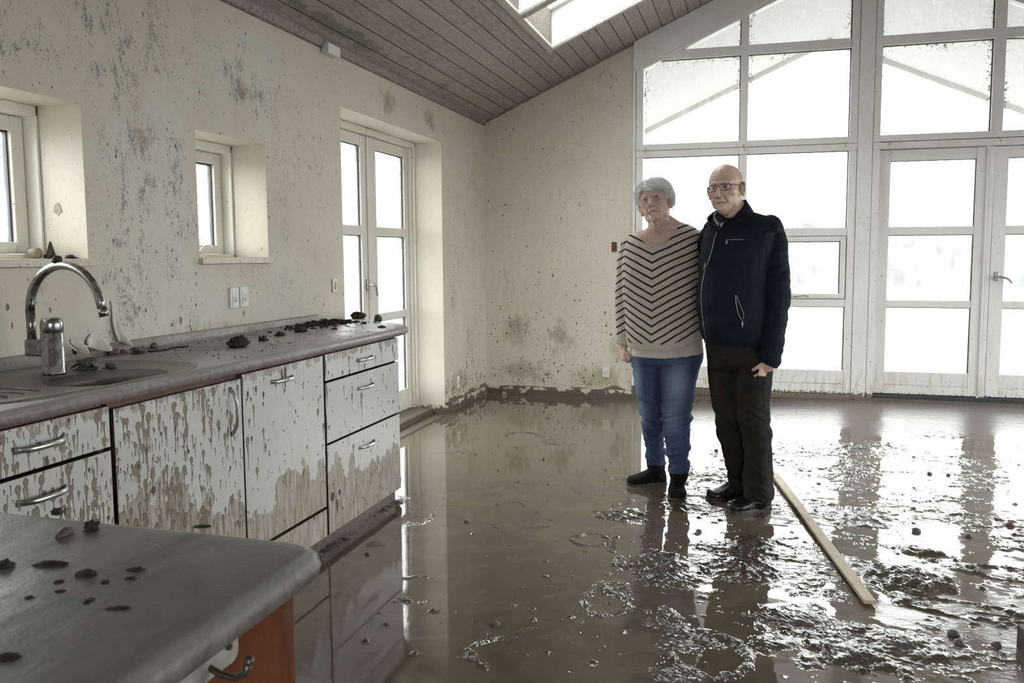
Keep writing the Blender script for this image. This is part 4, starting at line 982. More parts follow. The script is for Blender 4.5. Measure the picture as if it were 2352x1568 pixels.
t, o3 = cabinet('sink_cabinet', -5.100, -4.507, 'white sink base cabinet with upright bow handle, densely spattered with mud drips', 'cabinet')
d = front_panel('door', -5.098, -4.507, .070, .834, t, o3, 51); bow_handle(d, -4.572, .727, .165, M_HANDLE, True, o3)
t, o3 = cabinet('drawer_cabinet', -5.72, -5.120, 'white drawer base cabinet left of the sink cabinet, partly behind the island top', 'cabinet')
for i, (z0, z1, hz) in enumerate([(.730, .846, .790), (.467, .720, .658), (.07, .458, .39)]):
    d = front_panel('drawer', -5.718, -5.113, z0, z1, t, o3, 60 + i); bow_handle(d, -5.345, hz, .15, M_HANDLE, False, o3, depth=.03, r=.0065)
t, o3 = cabinet('base_cabinet', -6.35, -5.724, 'white base cabinet at the near end of the wall run, behind the island', 'cabinet')
front_panel('door', -6.345, -5.728, .07, .846, t, o3, 70)
M_KICK = simple('brown_kickboard', (.115, .085, .075), .45, 0, .25, 40, .4)
tag(MB().box(.555, .573, -6.35, -3.20, -.03, .072).build('kickboard', M_KICK, bevel=.002), 'brown kickboard strip along the foot of the white cabinets above the mud', 'kickboard')

# worktop with the sink cut-out
END = [(.03, -2.655), (.12, -2.672), (.207, -2.715), (.338, -2.81), (.462, -2.91), (.56, -3.01), (.61, -3.08), (.637, -3.17)]
def slab(name, outline, z1, th, r, mat, label, cut=None, parent=None):
    n = len(outline); P_ = [Vector((p[0], p[1], 0)) for p in outline]
    nor = []
    for i in range(n):
        a = (P_[i] - P_[i - 1]).normalized(); c = (P_[(i + 1) % n] - P_[i]).normalized()
        na = Vector((a.y, -a.x, 0)); nc = Vector((c.y, -c.x, 0)); m = (na + nc); m = m / max(.3, m.dot(na)) if m.length > 1e-6 else na
        nor.append(m)
    rings = []
    for k in range(7):
        a = PI / 2 - PI * k / 6
        rings.append([tuple(P_[i] - nor[i] * (r - r * math.cos(a)) + Vector((0, 0, z1 - th / 2 + th / 2 * math.sin(a)))) for i in range(n)])
    o = MB().loft(rings[::-1]).build(name, mat, parent)
    if cut:
        cu = MB().loft([[(p[0], p[1], z) for p in cut] for z in (z1 - th - .1, z1 + .1)]).build('cutter')
        md = o.modifiers.new('b', 'BOOLEAN'); md.object = cu; md.operation = 'DIFFERENCE'; md.solver = 'EXACT'
        dg = bpy.context.evaluated_depsgraph_get(); me = bpy.data.meshes.new_from_object(o.evaluated_get(dg)); o.modifiers.clear(); o.data = me
        bpy.data.objects.remove(cu, do_unlink=True)
    auto_smooth(o, .7)
    if label: tag(o, label, 'worktop')
    return o
def superell(cx, cy, a, b_, e, n=48):
    out = []
    for k in range(n):
        t = 2 * PI * k / n; c, s = math.cos(t), math.sin(t)
        out.append((cx + a * math.copysign(abs(c) ** (2 / e), c), cy + b_ * math.copysign(abs(s) ** (2 / e), s)))
    return out
arc = [Vector((*p, 0)) for p in END]; fine = []
for i in range(len(arc) - 1):
    p0, p1, p2, p3 = arc[max(i - 1, 0)], arc[i], arc[i + 1], arc[min(i + 2, len(arc) - 1)]
    for k in range(5):
        t_ = k / 5; q = .5 * ((2 * p1) + (-p0 + p2) * t_ + (2 * p0 - 5 * p1 + 4 * p2 - p3) * t_ ** 2 + (-p0 + 3 * p1 - 3 * p2 + p3) * t_ ** 3); fine.append((q.x, q.y))
outl = [(.002, -6.38)] + [(.002, -2.655)] + fine + [(.640, -3.25), (.640, -4.0), (.640, -5.0), (.640, -6.38)]
RIM = superell(.350, -5.03, .262, .43, 3.2)
slab('worktop', outl[::-1], .900, .042, .020, M_TOP, 'long grey-brown silt covered worktop with rounded end along the left wall', [(.350 + (p[0] - .350) * .93, -5.03 + (p[1] + 5.03) * .95) for p in RIM])
b = MB(); pr = [(.002, .899), (.028, .899), (.020, .908), (.016, .934), (.010, .941), (.002, .941)]
b.prism(pr, lambda x, z, d: (x, d, z), -6.38, -2.95)
b.prism([(.002, .899), (.024, .899), (.014, .914), (.002, .918)], lambda x, z, d: (x, d, z), -2.95, -2.90)
tag(b.build('splashback_strip', M_TOP, bevel=.002), 'low brown-grey upstand strip between worktop and wall', 'upstand')
# rounded open end shelves
t = empty('end_shelf_unit', (.02, -3.18, 0)); tag(t, 'open rounded end shelf unit hidden behind the last drawer cabinet', 'shelf unit')
so = [(p[0] * .93 - .02, p[1] - .03 + 3.18) for p in fine]
for z in (.075, .46):
    MB().prism([(-.01, -.008)] + [(-.01, so[0][1])] + so + [(.555, -.008)], lambda x, y, d: (x, y, d), z, z + .02).build('shelf', M_EDGE if z > .2 else M_EDGE, t, bevel=.003)
MB().box(-.012, 0, 0, .48, .0, .855).build('back_panel', M_EDGE, t)

# sink
t = empty('sink', (.35, -5.03, .90)); tag(t, 'silted steel sink with round bowl and drainer set in the worktop', 'sink')
def loc2(pts, z): return [(p[0] - .35, p[1] + 5.03, z) for p in pts]
bw = superell(.430, -4.925, .145, .185, 2.3)
def lerp_r(A_, B_, k): return [(a[0] + (b__[0] - a[0]) * k, a[1] + (b__[1] - a[1]) * k) for a, b__ in zip(A_, B_)]
inner = [(.350 + (p[0] - .350) * .90, -5.03 + (p[1] + 5.03) * .93) for p in RIM]
rings = [loc2(RIM, .0005), loc2(RIM, .004), loc2(lerp_r(RIM, inner, .5), .005), loc2(inner, .001), loc2(lerp_r(inner, bw, .5), -.004), loc2(bw, -.006)]
MB().loft(rings, cap=False).build('rim', M_SINK, t, True)
def sc_(P_, k): return [(.430 + (p[0] - .430) * k, -4.925 + (p[1] + 4.925) * k) for p in P_]
MB().loft([loc2(bw, -.006), loc2(sc_(bw, .985), -.012), loc2(sc_(bw, .96), -.06), loc2(sc_(bw, .93), -.13), loc2(sc_(bw, .85), -.155), loc2(sc_(bw, .5), -.165), loc2(sc_(bw, .12), -.168)], cap=True).build('bowl', M_BOWL_SHADE, t, True)
MB().lathe([(.036, 0), (.038, .004), (.03, .006), (.0, .005)], (.093, .105, -.170), 20).build('drain', M_CHROME, t, True)
for k in range(5):
    yy = -.38 + k * .05
    MB().tube([(-.10, yy, .0), (-.05, yy, .0025), (.06, yy, .0025), (.12, yy, .0)], .0025, 6).build('drainer_rib', M_SINK, t, True)
# tap
tp = empty('kitchen_tap', (.217, -4.915, .897)); tag(tp, 'tall chrome swan neck tap standing at the back of the sink', 'tap')
MB().lathe([(.034, 0), (.034, .004), (.0325, .006), (.0325, .128), (.031, .130)], n=32).build('body', M_CHROME, tp, True)
MB().lathe([(.031, .132), (.0325, .134), (.0325, .158), (.030, .168), (.024, .175), (.012, .178), (.0, .1785)], n=32).build('lever_cap', M_CHROME, tp, True)
MB().obox((-.058, 0, .080), (1, 0, 0), (0, 1, 0), (0, 0, 1), .042, .017, .027).build('side_block', M_CHROME, tp, bevel=.006)
pts = [(-.084, 0, .10), (-.084, 0, .15), (-.084, 0, .20)]
for k in range(19):
    a = PI - (PI * .93) * k / 18; pts.append((.058 + .142 * math.cos(a), 0, .198 + .142 * math.sin(a) - .0))
pts.append((.203, 0, .206))
MB().tube(pts, .0135, 16, up=(0, 1, 0)).build('spout', M_CHROME, tp, True)
b = MB(); e0 = Vector(pts[-1]); dd = (e0 - Vector(pts[-2])).normalized(); b.tube([e0 - dd * .001, e0 + dd * .022], .0145, 16, up=(0, 1, 0)); b.build('nozzle', M_CHROME, tp, True)
tp.rotation_euler = (0, 0, -.04)

# ------------------------------------------------------------------ island in the foreground
isl = [(-.10, -8.6), (-.10, -6.062), (1.30, -6.064), (1.70, -6.068)]
for k in range(7):
    a = PI / 2 - PI / 2 * k / 6; isl.append((1.79 + .045 * math.cos(a), -6.115 + .045 * math.sin(a)))
isl += [(1.838, -6.5), (1.84, -7.2), (1.84, -8.6)]
isl = [(p[0] + (1.1 if p[0] < 0 else 0), p[1]) for p in isl]
slab('worktop', isl[::-1], .900, .042, .021, M_TOP2, 'wide grey silt covered island worktop with rounded corner in the foreground', None)
def mat_cherry():
    q = N('muddy_cherry_veneer'); v = q.obj(); w = q.noise(q.scale(v, (1, 6, .5)), 9, 5, .6, .5); n = q.noise(v, 14, 5, .7); n2 = q.noise(v, 3, 3)
    col = q.mix(q.rng(w, .3, .7), (.115, .030, .009), (.070, .018, .006))
    col = q.mix(q.math('MULTIPLY', q.rng(n, .55, .72), .5), col, (.10, .065, .045)); col = q.mix(q.math('MULTIPLY', q.rng(n2, .4, .7), .3), col, (.16, .06, .03))
    return q.pbr(col, .55, 0, q.bump(n, .08, .003), .18)
M_CHERRY = mat_cherry()
t = empty('island_cabinet', (1.40, -7.3, 0)); tag(t, 'reddish cherry veneered island cabinet under the foreground worktop', 'cabinet')
b = MB(); b.box(-.36, .37, -1.28, 1.195, .06, .857); b.build('carcass', M_CHERRY, t)
MB().box(.372, .390, -1.28, 1.205, .0, .857).build('side_panel', M_CHERRY, t, bevel=.002)
MB().box(-.33, .34, -1.25, 1.15, -.03, .06).build('plinth', M_KICK, t)
M_HOOK = simple('dark_hook_metal', (.10, .095, .085), .35, .6, .2, 60, .2)
hr = empty('hook_rail', (1.793, -6.60, .838)); tag(hr, 'pale metal hook rail screwed to the cherry panel under the island worktop', 'hook rail')
b = MB(); pl_ = []
for k in range(5):
    a = PI / 2 - PI / 2 * k / 4; pl_.append((.362 + .012 * math.cos(a), .006 + .012 * math.sin(a)))
for k in range(5):
    a = -PI / 2 * k / 4; pl_.append((.362 + .012 * math.cos(a), -.006 + .012 * math.sin(a)))
pl_ += [(-.5, -.018), (-.5, .018)]
b.prism(pl_, lambda y, z, d: (d, y, z), -.003, .010); b.build('rail', simple('dull_rail_metal', (.42, .40, .34), .35, .3, .15, 30, .1), hr, bevel=.002)
MB().lathe([(.004, 0), (.004, .002), (0, .003)], (0, 0, 0), 10).build('screw', M_DARK, hr, True).matrix_local = Matrix.Translation((.011, .355, .004)) @ Matrix.Rotation(PI / 2, 4, 'Y')
for yy in (.325, .245, .10, -.05, -.2):
    b = MB(); b.tube([(.008, yy, -.004), (.022, yy, -.010), (.040, yy, -.012), (.052, yy, -.004), (.056, yy, .006)], [.0035, .0035, .0035, .0035, .0045], 8); b.ell((.057, yy, .009), (.0055,) * 3); b.build('hook', M_HOOK, hr, True)

# ------------------------------------------------------------------ sockets, switch, hole
def socket(name, loc, normal, label, group=None, w=.064, h=.095, dbl=True, mat=M_PLASTIC):
    """local: x across, z up, -y out of the wall"""
    t = empty(name, loc); t.rotation_euler = (0, 0, {'y': 0, 'x': PI / 2}[normal]); tag(t, label, 'socket' if name == 'wall_socket' else 'switch', group)
    MB().box(-w / 2, w / 2, -.012, -.0005, -h / 2, h / 2).build('cover', mat, t, bevel=.003)
    return t
def danish(name, loc, normal, label, group=None):
    t = socket(name, loc, normal, label, group)
    b = MB(); b.box(-.020, .020, -.0145, -.012, -.040, .030); b.build('insert', M_PLASTIC, t, bevel=.001)
    b = MB(); rg = []
    for rr, yy in ((.0175, -.0146), (.0165, -.0160), (.0150, -.0150), (.0146, -.0125)):
        rg.append([(rr * math.cos(2 * PI * k / 24), yy, -.008 + rr * math.sin(2 * PI * k / 24)) for k in range(24)])
    b.loft(rg, cap=False); b.build('ring', M_PLASTIC, t, True)
    b = MB()
    for dx_ in (-.006, .006): b.tube([(dx_, -.0150, -.006), (dx_, -.0144, -.006)], .0022, 8)
    rg = [(.007 * math.cos(a), -.0149, -.0125 - .004 * math.sin(a)) for a in np.linspace(0, PI, 7)]
    b.tube(rg, .0016, 6); b.build('contacts', M_BLACK, t)
    return t
p = (-3.690, 1.070); danish('wall_socket', (0, p[0], p[1]), 'x', 'cream wall socket above the worktop, left one of the adjoining pair')
p = (-3.616, 1.072); danish('wall_socket', (0, p[0], p[1]), 'x', 'cream wall socket above the worktop, right one of the adjoining pair')
p = (-0.758, 0.225); danish('wall_socket', (0, p[0], p[1]), 'x', 'small muddy wall socket low between garden door and room corner')
p = (1.106, 0.238); danish('wall_socket', (p[0], 0, p[1]), 'y', 'white wall socket low on the back wall near the woman')
p = (-2.745, 1.094); t = socket('light_switch', (0, p[0], p[1]), 'x', 'white light switch with yellowed rocker beside the garden door', w=.055, h=.075)
MB().box(-.012, .018, -.017, -.012, -.024, .024).build('rocker', M_CREAM, t, bevel=.002)
p = (1.175, 1.330); t = empty('wall_cavity', (p[0], 0, p[1])); tag(t, 'square hole broken open in the back wall left of the woman', 'hole')
MB().box(-.024, .024, -.003, -.001, -.042, .042).build('opening', simple('raw_brick_hole', (.20, .085, .04), .9, 0, .4, 60, .8), t)
b = MB()
for a in ((-.030, -.024, -.048, .044), (.024, .029, -.046, .046), (-.030, .029, .042, .048)): b.box(a[0], a[1], -.006, -.0005, a[2], a[3])
b.build('plaster_edge', M_PLASTIC, t, bevel=.001)
MB().tube([(-.02, -.004, -.042), (-.01, -.012, -.052), (.012, -.010, -.050), (.02, -.004, -.044)], .004, 6).build('torn_paper', M_PLASTIC, t, True)

# ------------------------------------------------------------------ clods, stones, scraps
def rock_mesh(seed, rx, ry, rz, rough=.35, sub=3, fr=2.2, flat=True):
    bm = bmesh.new(); bmesh.ops.create_icosphere(bm, subdivisions=sub, radius=1)
    off = Vector((seed * 3.7, seed * 1.3, seed * 2.1))
    for v in bm.verts:
        p = v.co.copy(); d = 1 + rough * (mnoise.fractal(p * fr + off, 1.0, 2.2, 4)) + rough * .5 * mnoise.noise(p * fr * 3 + off)
        p *= d
        if flat and p.z < -.35: p.z = -.35 + (p.z + .35) * .1
        v.co = Vector((p.x * rx, p.y * ry, (p.z + .40) * rz))
    for f in bm.faces: f.smooth = True
    me = bpy.data.meshes.new('clod'); bm.to_mesh(me); bm.free(); return me
def clod(name, loc, r, label, cat='clod', mat=None, seed=0, rough=.35, group=None, rz=0, sub=3):
    me = rock_mesh(seed, *r, rough=rough, sub=sub); me.materials.append(mat or M_MUD_DARK)
    o = bpy.data.objects.new(name, me); COL.objects.link(o); o.location = loc; o.rotation_euler = (0, 0, rz); tag(o, label, cat, group); return o
CT = .8995
c_ = lambda p: (p[0], p[1], CT)
clod('mud_clod', c_((0.354, -4.161)), (.038, .042, .030), 'largest dark mud clod standing alone in the middle of the wall worktop', seed=1, rough=.5)
clod('mud_clod', c_((0.314, -3.933)), (.013, .018, .016), 'small upright mud crumb right of the largest clod on the worktop', seed=2, rough=.8)
clod('mud_clod', c_((0.257, -3.714)), (.020, .026, .012), 'low mud clod on the worktop midway between single clod and debris heap', seed=3, rough=.7)
clod('mud_clod', c_((-0.046, -3.185)), (.04, .09, .032), 'dark leaning mud lump at the left of the worktop debris heap', seed=4, rough=.5)
clod('mud_clod', c_((0.246, -3.522)), (.024, .034, .018), 'mud clod lying in front of the worktop debris heap', seed=5, rough=.7)
clod('mud_clod', c_((-0.039, -2.952)), (.026, .034, .026), 'dark mud clod near the upstand behind the debris heap', seed=6, rough=.6)
clod('mud_clod', c_((0.124, -2.695)), (.04, .035, .030), 'dark mud lump at the far end of the worktop before the garden door', seed=7, rough=.5)
clod('mud_clod', c_((0.323, -2.846)), (.022, .022, .026), 'greenish rounded lump near the rounded worktop end', mat=simple('mossy_lump', (.07, .085, .04), .7), seed=8, rough=.3)
clod('mud_clod', c_((0.525, -3.222)), (.018, .022, .008), 'flat mud crumb close to the front edge near the worktop end', seed=9, rough=.6)
clod('stone', c_((.040, -4.475)), (.018, .026, .016), 'brown oval stone on the worktop near the upstand beside the sink', 'stone', M_STONE, 10, .12)
clod('stone', c_((.045, -4.432)), (.013, .015, .011), 'smaller reddish stone touching the brown oval stone', 'stone', simple('red_stone', (.20, .12, .09), .5), 11, .12)
clod('stone', c_((.046, -4.27)), (.014, .017, .017), 'dark round stone leaning at the upstand below the wall sockets', 'stone', M_STONE, 12, .12)
# heap of crumbs: one thing nobody could count
rr = random.Random(4); b = MB()
def crumb(b, x, y, z, r, rr):
    M_ = Matrix.Rotation(rr.uniform(0, 3), 3, 'Z') @ Matrix.Rotation(rr.uniform(-.4, .4), 3, 'X')
    vs = []; 
    for i in range(8):
        s = Vector(((i & 1) * 2 - 1, ((i >> 1) & 1) * 2 - 1, (i >> 2) * 2 - 1)) ; s = Vector((s.x * r * rr.uniform(.4, 1.3), s.y * r * rr.uniform(.4, 1.5), s.z * r * rr.uniform(.2, .6))); vs.append(Vector((x, y, z + r * .35)) + M_ @ s)
    b.add(vs, [(0, 1, 3, 2), (4, 6, 7, 5), (0, 4, 5, 1), (2, 3, 7, 6), (0, 2, 6, 4), (1, 5, 7, 3)])
H0 = Vector((*(0.123, -3.256), 0)); H1 = Vector((*(0.134, -2.885), 0))
for k in range(420):
    t_ = rr.random(); c = H0.lerp(H1, t_); s = .055 if k < 300 else .12
    crumb(b, min(max(c.x + rr.gauss(0, s), .05), .55), min(c.y + rr.gauss(0, s * 1.6), -2.95), CT + rr.random() ** 2 * .012 * (1 if k < 250 else 0), rr.uniform(.003, .010), rr)
for k in range(160):
    crumb(b, rr.uniform(.06, .60), rr.uniform(-5.0 + .5, -3.1), CT, rr.uniform(.001, .0035), rr)
o = b.build('mud_crumbs', M_MUD_DARK); tag(o, 'scattered dark crumbs and flakes of dried mud on the wall worktop', 'debris', kind='stuff')
# limp leaves by the tap
def leafy(name, loc, r, label, seed, n=9):
    rr = random.Random(seed); b = MB()
    for k in range(n):
        a = rr.uniform(0, 2 * PI); L = r * rr.uniform(.6, 1.3); w_ = L * .3; z = rr.uniform(.001, r * .25); rows = []
        for i in range(6):
            t_ = i / 5; x = L * (t_ - .3); h_ = z + math.sin(t_ * 3 + k) * r * .22 + r * .12; ww = w_ * math.sin(PI * (t_ * .9 + .08))
            rows.append([(x, -ww, h_ - .002), (x, 0, h_ + ww * .5), (x, ww, h_ - .002), (x, ww, h_ - .004), (x, 0, h_ + ww * .4), (x, -ww, h_ - .004)])
        M_ = Matrix.Rotation(a, 3, 'Z'); rows = [[tuple(M_ @ Vector(p)) for p in q] for q in rows]; b.loft(rows)
    o = b.build(name, simple('rotting_leaf', (.10, .098, .085), .6, 0, .3, 90, .5), None, True); o.location = loc; tag(o, label, 'leaves'); return o
leafy('leaf_clump', (.235, -4.81, .8965), .055, 'clump of limp grey leaves on the sink edge right of the tap', 1, 12)
leafy('leaf_clump', (.285, -4.765, .894), .030, 'small crumpled leaf on the bowl edge before the leaf clump', 2, 6)
leafy('leaf_clump', (.115, -4.44, .899), .040, 'grey shrivelled leaf beside the brown stones on the worktop', 3, 8)
b = MB(); b.tube([(.13, -4.40, .904), (.15, -4.33, .903), (.13, -4.27, .904), (.15, -4.2, .903)], .0035, 6); tag(b.build('twig', M_MUD_DARK, None, True), 'thin dark twig lying on the worktop beside the shrivelled leaf', 'twig')
for i, (p, s, a, lab) in enumerate([((-0.073, -3.271), .022, .3, 'small torn white paper scrap on the worktop left of the debris heap'), ((-0.126, -3.146), .016, .9, 'tiny white paper scrap near the upstand by the debris heap')]):
    o = MB().box(-s, s, -s * .7, s * .7, 0, .0015).build('paper_scrap', M_PLASTIC); o.location = (p[0], p[1], .9045 if i == 0 else .904); o.rotation_euler = (.05, .05, a); tag(o, lab, 'paper')
# island debris
ISL = [((147,1230), (.016, .026, .015), 'pale pebble-like clod near the back edge of the island worktop', M_STONE, .2), ((212,1218), (.012, .016, .016), 'spiky crumb right of the pale clod on the island', None, .9), ((118,1298), (.032, .012, .008), 'dark slanting leaf-shaped chip on the left of the island worktop', None, .3),
    ((198,1322), (.019, .011, .010), 'dark oval chip in the middle of the island worktop', None, .35), ((312,1310), (.016, .006, .006), 'slim dark chip right of centre on the island worktop', None, .5), ((302,1328), (.009, .006, .004), 'tiny flake just below the slim chip on the island', None, .5),
    ((272,1397), (.022, .007, .004), 'long thin flake nearest the hook rail on the island', None, .4), ((241,1338), (.007, .006, .005), 'round dark crumb right of the oval chip on the island', None, .4), ((135,1337), (.011, .007, .004), 'low brown smear-like crumb below the leaf-shaped chip', None, .5),
    ((130,1180), (.012, .012, .012), 'dark crumb on the far back edge of the island worktop', None, .6), ((8,1302), (.016, .016, .012), 'black clod cut by the left picture edge on the island', None, .5), ((16,1512), (.020, .012, .006), 'dark flake near the lower left corner on the island', None, .5),
    ((462,1209), (.022, .010, .004), 'flat dark leaf near the island back edge before the sink cabinet', None, .3), ((68,1372), (.008, .006, .003), 'small flake on the near left part of the island worktop', None, .5), ((138,1358), (.010, .006, .003), 'small greyish flake left of the island middle', None, .5), ((205,1380), (.008, .012, .003), 'faint brown flake below the oval chip', None, .5)]
ISLP = [(1.482, -6.137), (1.502, -6.112), (1.551, -6.224), (1.616, -6.240), (1.660, -6.213), (1.672, -6.234), (1.717, -6.303), (1.652, -6.251), (1.601, -6.263), (1.398, -6.066), (1.501, -6.243), (1.698, -6.415), (1.633, -6.062), (1.604, -6.304), (1.623, -6.283), (1.673, -6.295)]
for i, ((uv, r, lab, m, ro), p) in enumerate(zip(ISL, ISLP)):
    clod('mud_clod' if max(r) > .012 else 'mud_flake', (p[0], p[1], .8993), (r[0] * .58, r[1] * .58, r[2] * .55), lab, 'clod' if max(r) > .012 else 'flake', m, 30 + i, ro, rz=.3)
# window sill oddments
clod('mud_clod', (.252, -4.916, 1.245), (.014, .014, .016), 'black lump of mud balanced on top of the tap spout', 'clod', M_MUD_DARK, 51, .3)
o = MB(); rg = []
for rr_, xx_ in ((.007, -.001), (.017, 0), (.019, .006), (.019, .03), (.016, .034), (.006, .035)): rg.append([(xx_, rr_ * math.cos(2 * PI * k / 14), rr_ * math.sin(2 * PI * k / 14)) for k in range(14)])
o.loft(rg); o = o.build('rolled_tape', simple('brown_tape', (.30, .25, .18), .6), None, True); o.location = (-.175, -4.605, 1.2765); tag(o, 'muddy brown tape roll standing on the left window sill', 'tape roll')
b = MB(); b.add([(-.012, -.014, 0), (.012, -.010, 0), (.010, .016, 0), (-.010, .012, 0), (.002, -.006, .062), (.006, 0, .060), (0, .004, .06), (-.004, 0, .058)], [(0, 3, 2, 1), (4, 5, 6, 7), (0, 1, 5, 4), (1, 2, 6, 5), (2, 3, 7, 6), (3, 0, 4, 7)])
o = b.build('wood_splinter', M_MUD_DARK); o.location = (-.12, -4.575, 1.257); tag(o, 'dark upright wood splinter on the left window sill by the reveal', 'splinter')
clod('mud_clod', (-.06, -4.550, 1.2565), (.018, .016, .010), 'small brown crumb in the right corner of the left window sill', seed=55)
# torn sticker in the window reveal
b = MB(); pg = [(-.018, -.005), (-.012, .018), (.002, .027), (.012, .018), (.016, .004), (.022, -.010), (.010, -.012), (.004, -.022), (-.006, -.016)]
b.prism(pg, lambda x, z, d: (x, d, z), -.002, -.0005); o = b.build('torn_sticker', simple('grey_sticker', (.36, .31, .25), .5, 0, .3, 60)); o.location = (-.125, -4.53, 1.435); tag(o, 'torn grey round sticker in the reveal of the left window', 'sticker')
b = MB(); b.prism([(-.012, .0), (0, .012), (.014, .006), (.006, -.006), (-.004, -.012)], lambda x, z, d: (x, d, z), -.002, -.0005); o = b.build('paint_flake', M_CREAM); o.location = (-.045, -3.391, 1.30); tag(o, 'small peeled paint flake low in the reveal of the small window', 'flake')
# floor stones
FS = [((3.006, -4.114), .020, 'round muddy stone half sunk in the silt at the lower right'), ((3.009, -4.176), .018, 'second round stone just below the first at the lower right'), ((3.124, -4.159), .016, 'muddy stone alone near the dark block at the lower right'), ((3.128, -2.711), .014, 'small dark stone on the bright wet floor right of the lath'),
      ((3.340, -1.981), .014, 'dark stone on the reflecting floor beyond the ring of mud, left one'), ((3.437, -1.986), .012, 'dark stone on the reflecting floor beyond the ring of mud, right one'), ((1.046, -3.426), .014, 'dark stone at the end of a mud ridge in the calm water'), ((0.911, -2.506), .010, 'brown pebble in the calm water, nearest the cabinets'),
      ((0.857, -1.939), .011, 'pebble in the calm water before the garden door corner'), ((1.104, -2.196), .010, 'whitish pebble in the calm water'), ((2.122, -3.298), .014, 'dark pebble on the wet floor in front of the woman'), ((2.130, -1.711), .014, 'brown pebble on the wet floor between the two people'), ((1.510, -4.422), .016, 'muddy pebble in the foreground water'),
      ((0.787, -3.932), .012, 'small pebble near the kickboard in dark water'), ((3.293, -3.068), .016, 'dark stone inside the mud ring on the right'), ((3.515, -2.861), .018, 'black stone near the right edge on the bright wet floor'), ((3.081, -3.050), .020, 'dark lump at the tip of a mud tongue right of the lath'), ((0.694, -0.511), .014, 'pale pebble near the back wall skirting')]
for i, (p, r, lab) in enumerate(FS):
    clod('stone', (p[0], p[1], floor_q(p[0], p[1], .03, .5) - r * .25), (r, r * 1.1, r * .85), lab, 'stone', M_STONE, 70 + i, .22, sub=2)
# lath
A = Vector((*(2.479, -2.262), 0)); Bp = Vector((*(2.768, -3.947), 0)); L = (Bp - A).length; d = (Bp - A).normalized(); za = floor_q(A.x, A.y, .05, .9); zb = floor_q(Bp.x, Bp.y, .05, .9)
def mat_pine():
    q = N('raw_pine'); v = q.obj(); w = q.noise(q.scale(v, (9, .8, 4)), 8, 5, .6, .6); n = q.noise(v, 9, 5, .7); k = q.vor(q.scale(v, (3, 1.2, 1)), 3.0)
    col = q.mix(q.rng(w, .3, .7), (.56, .45, .33), (.66, .56, .43)); col = q.mix(q.rng(k, .03, .07, 1, 0), col, (.24, .13, .08))
    col = q.mix(q.math('MULTIPLY', q.rng(n, .52, .66), .6), col, (.33, .21, .16))
    return q.pbr(col, .6, 0, q.bump(w, .15, .002), .3)
b = MB(); b.box(-.021, .021, -L / 2, L / 2, -.007, .007)
o = b.build('wooden_lath', mat_pine(), bevel=.001); mid = (A + Bp) / 2; zz = .016
o.location = (mid.x, mid.y, (za + zb) / 2 + zz); o.rotation_mode = 'QUATERNION'
yv = Vector((d.x * L, d.y * L, zb - za - .0)).normalized(); xv = yv.cross(Vector((0, 0, 1))).normalized(); o.rotation_quaternion = Matrix((xv, yv, xv.cross(yv))).transposed().to_quaternion()
tag(o, 'long narrow raw pine lath lying across the mud beside the man', 'lath')
# dark block at the right edge
p = (3.174, -4.256); t = MB().box(-.005, .12, -.10, .06, -.01, .075).build('wooden_block', simple('wet_dark_wood', (.10, .075, .05), .5, 0, .35, 25, .6), None, bevel=.004)
t.location = (p[0] + .02, p[1] + .05, .0); t.rotation_euler = (0, 0, .12); tag(t, 'dark wet wooden block at the right edge of the picture', 'block')
# peeling wallpaper behind the tap
M_PAPER = simple('peeling_paper', (.66, .64, .56), .6, 0, .1, 30, .2)
t = empty('peeling_wallpaper', (0, -4.55, .95)); tag(t, 'torn cream wallpaper peeling off the wall above the upstand behind the tap', 'wallpaper')
def flap(pts_top, pts_bot, bulge, name='flap', n=14, m=10, seed=0):
    A_ = [Vector(p) for p in pts_top]; B_ = [Vector(p) for p in pts_bot]
    P_ = np.zeros((n, m, 3))
    for i in range(n):
        s = i / (n - 1); a = A_[0].lerp(A_[1], s); c = B_[0].lerp(B_[1], s)
        for j in range(m):
            u = j / (m - 1); q = a.lerp(c, u); P_[i, j] = (.003 + bulge * (u ** 1.6) * (.35 + .65 * math.sin(PI * s) ** .8) * (1 + .5 * math.sin(s * 9 + seed + u * 2)), q.x + .006 * math.sin(u * 6 + seed), q.y + .012 * math.sin(s * 7 + seed) * u)
    P_ -= np.array([0, -4.55, .95]); o = grid_mesh(name, P_, M_PAPER, t); md = o.modifiers.new('s', 'SOLIDIFY'); md.thickness = .0012; return o
L0 = (-4.443, 1.099); L1 = (-4.418, 1.081); L2 = (-4.427, 0.932); L3 = (-4.365, 0.931)
flap([L0, L1], [L2, L3], .035, seed=1)
flap([(-4.543, 0.985), (-4.452, 0.952)], [(-4.577, 0.928), (-4.449, 0.931)], .045, seed=2)
flap([(-4.632, 0.973), (-4.571, 0.956)], [(-4.620, 0.928), (-4.565, 0.926)], .035, seed=3)
flap([(-4.670, 0.977), (-4.633, 0.962)], [(-4.676, 0.936), (-4.624, 0.928)], .03, seed=4)

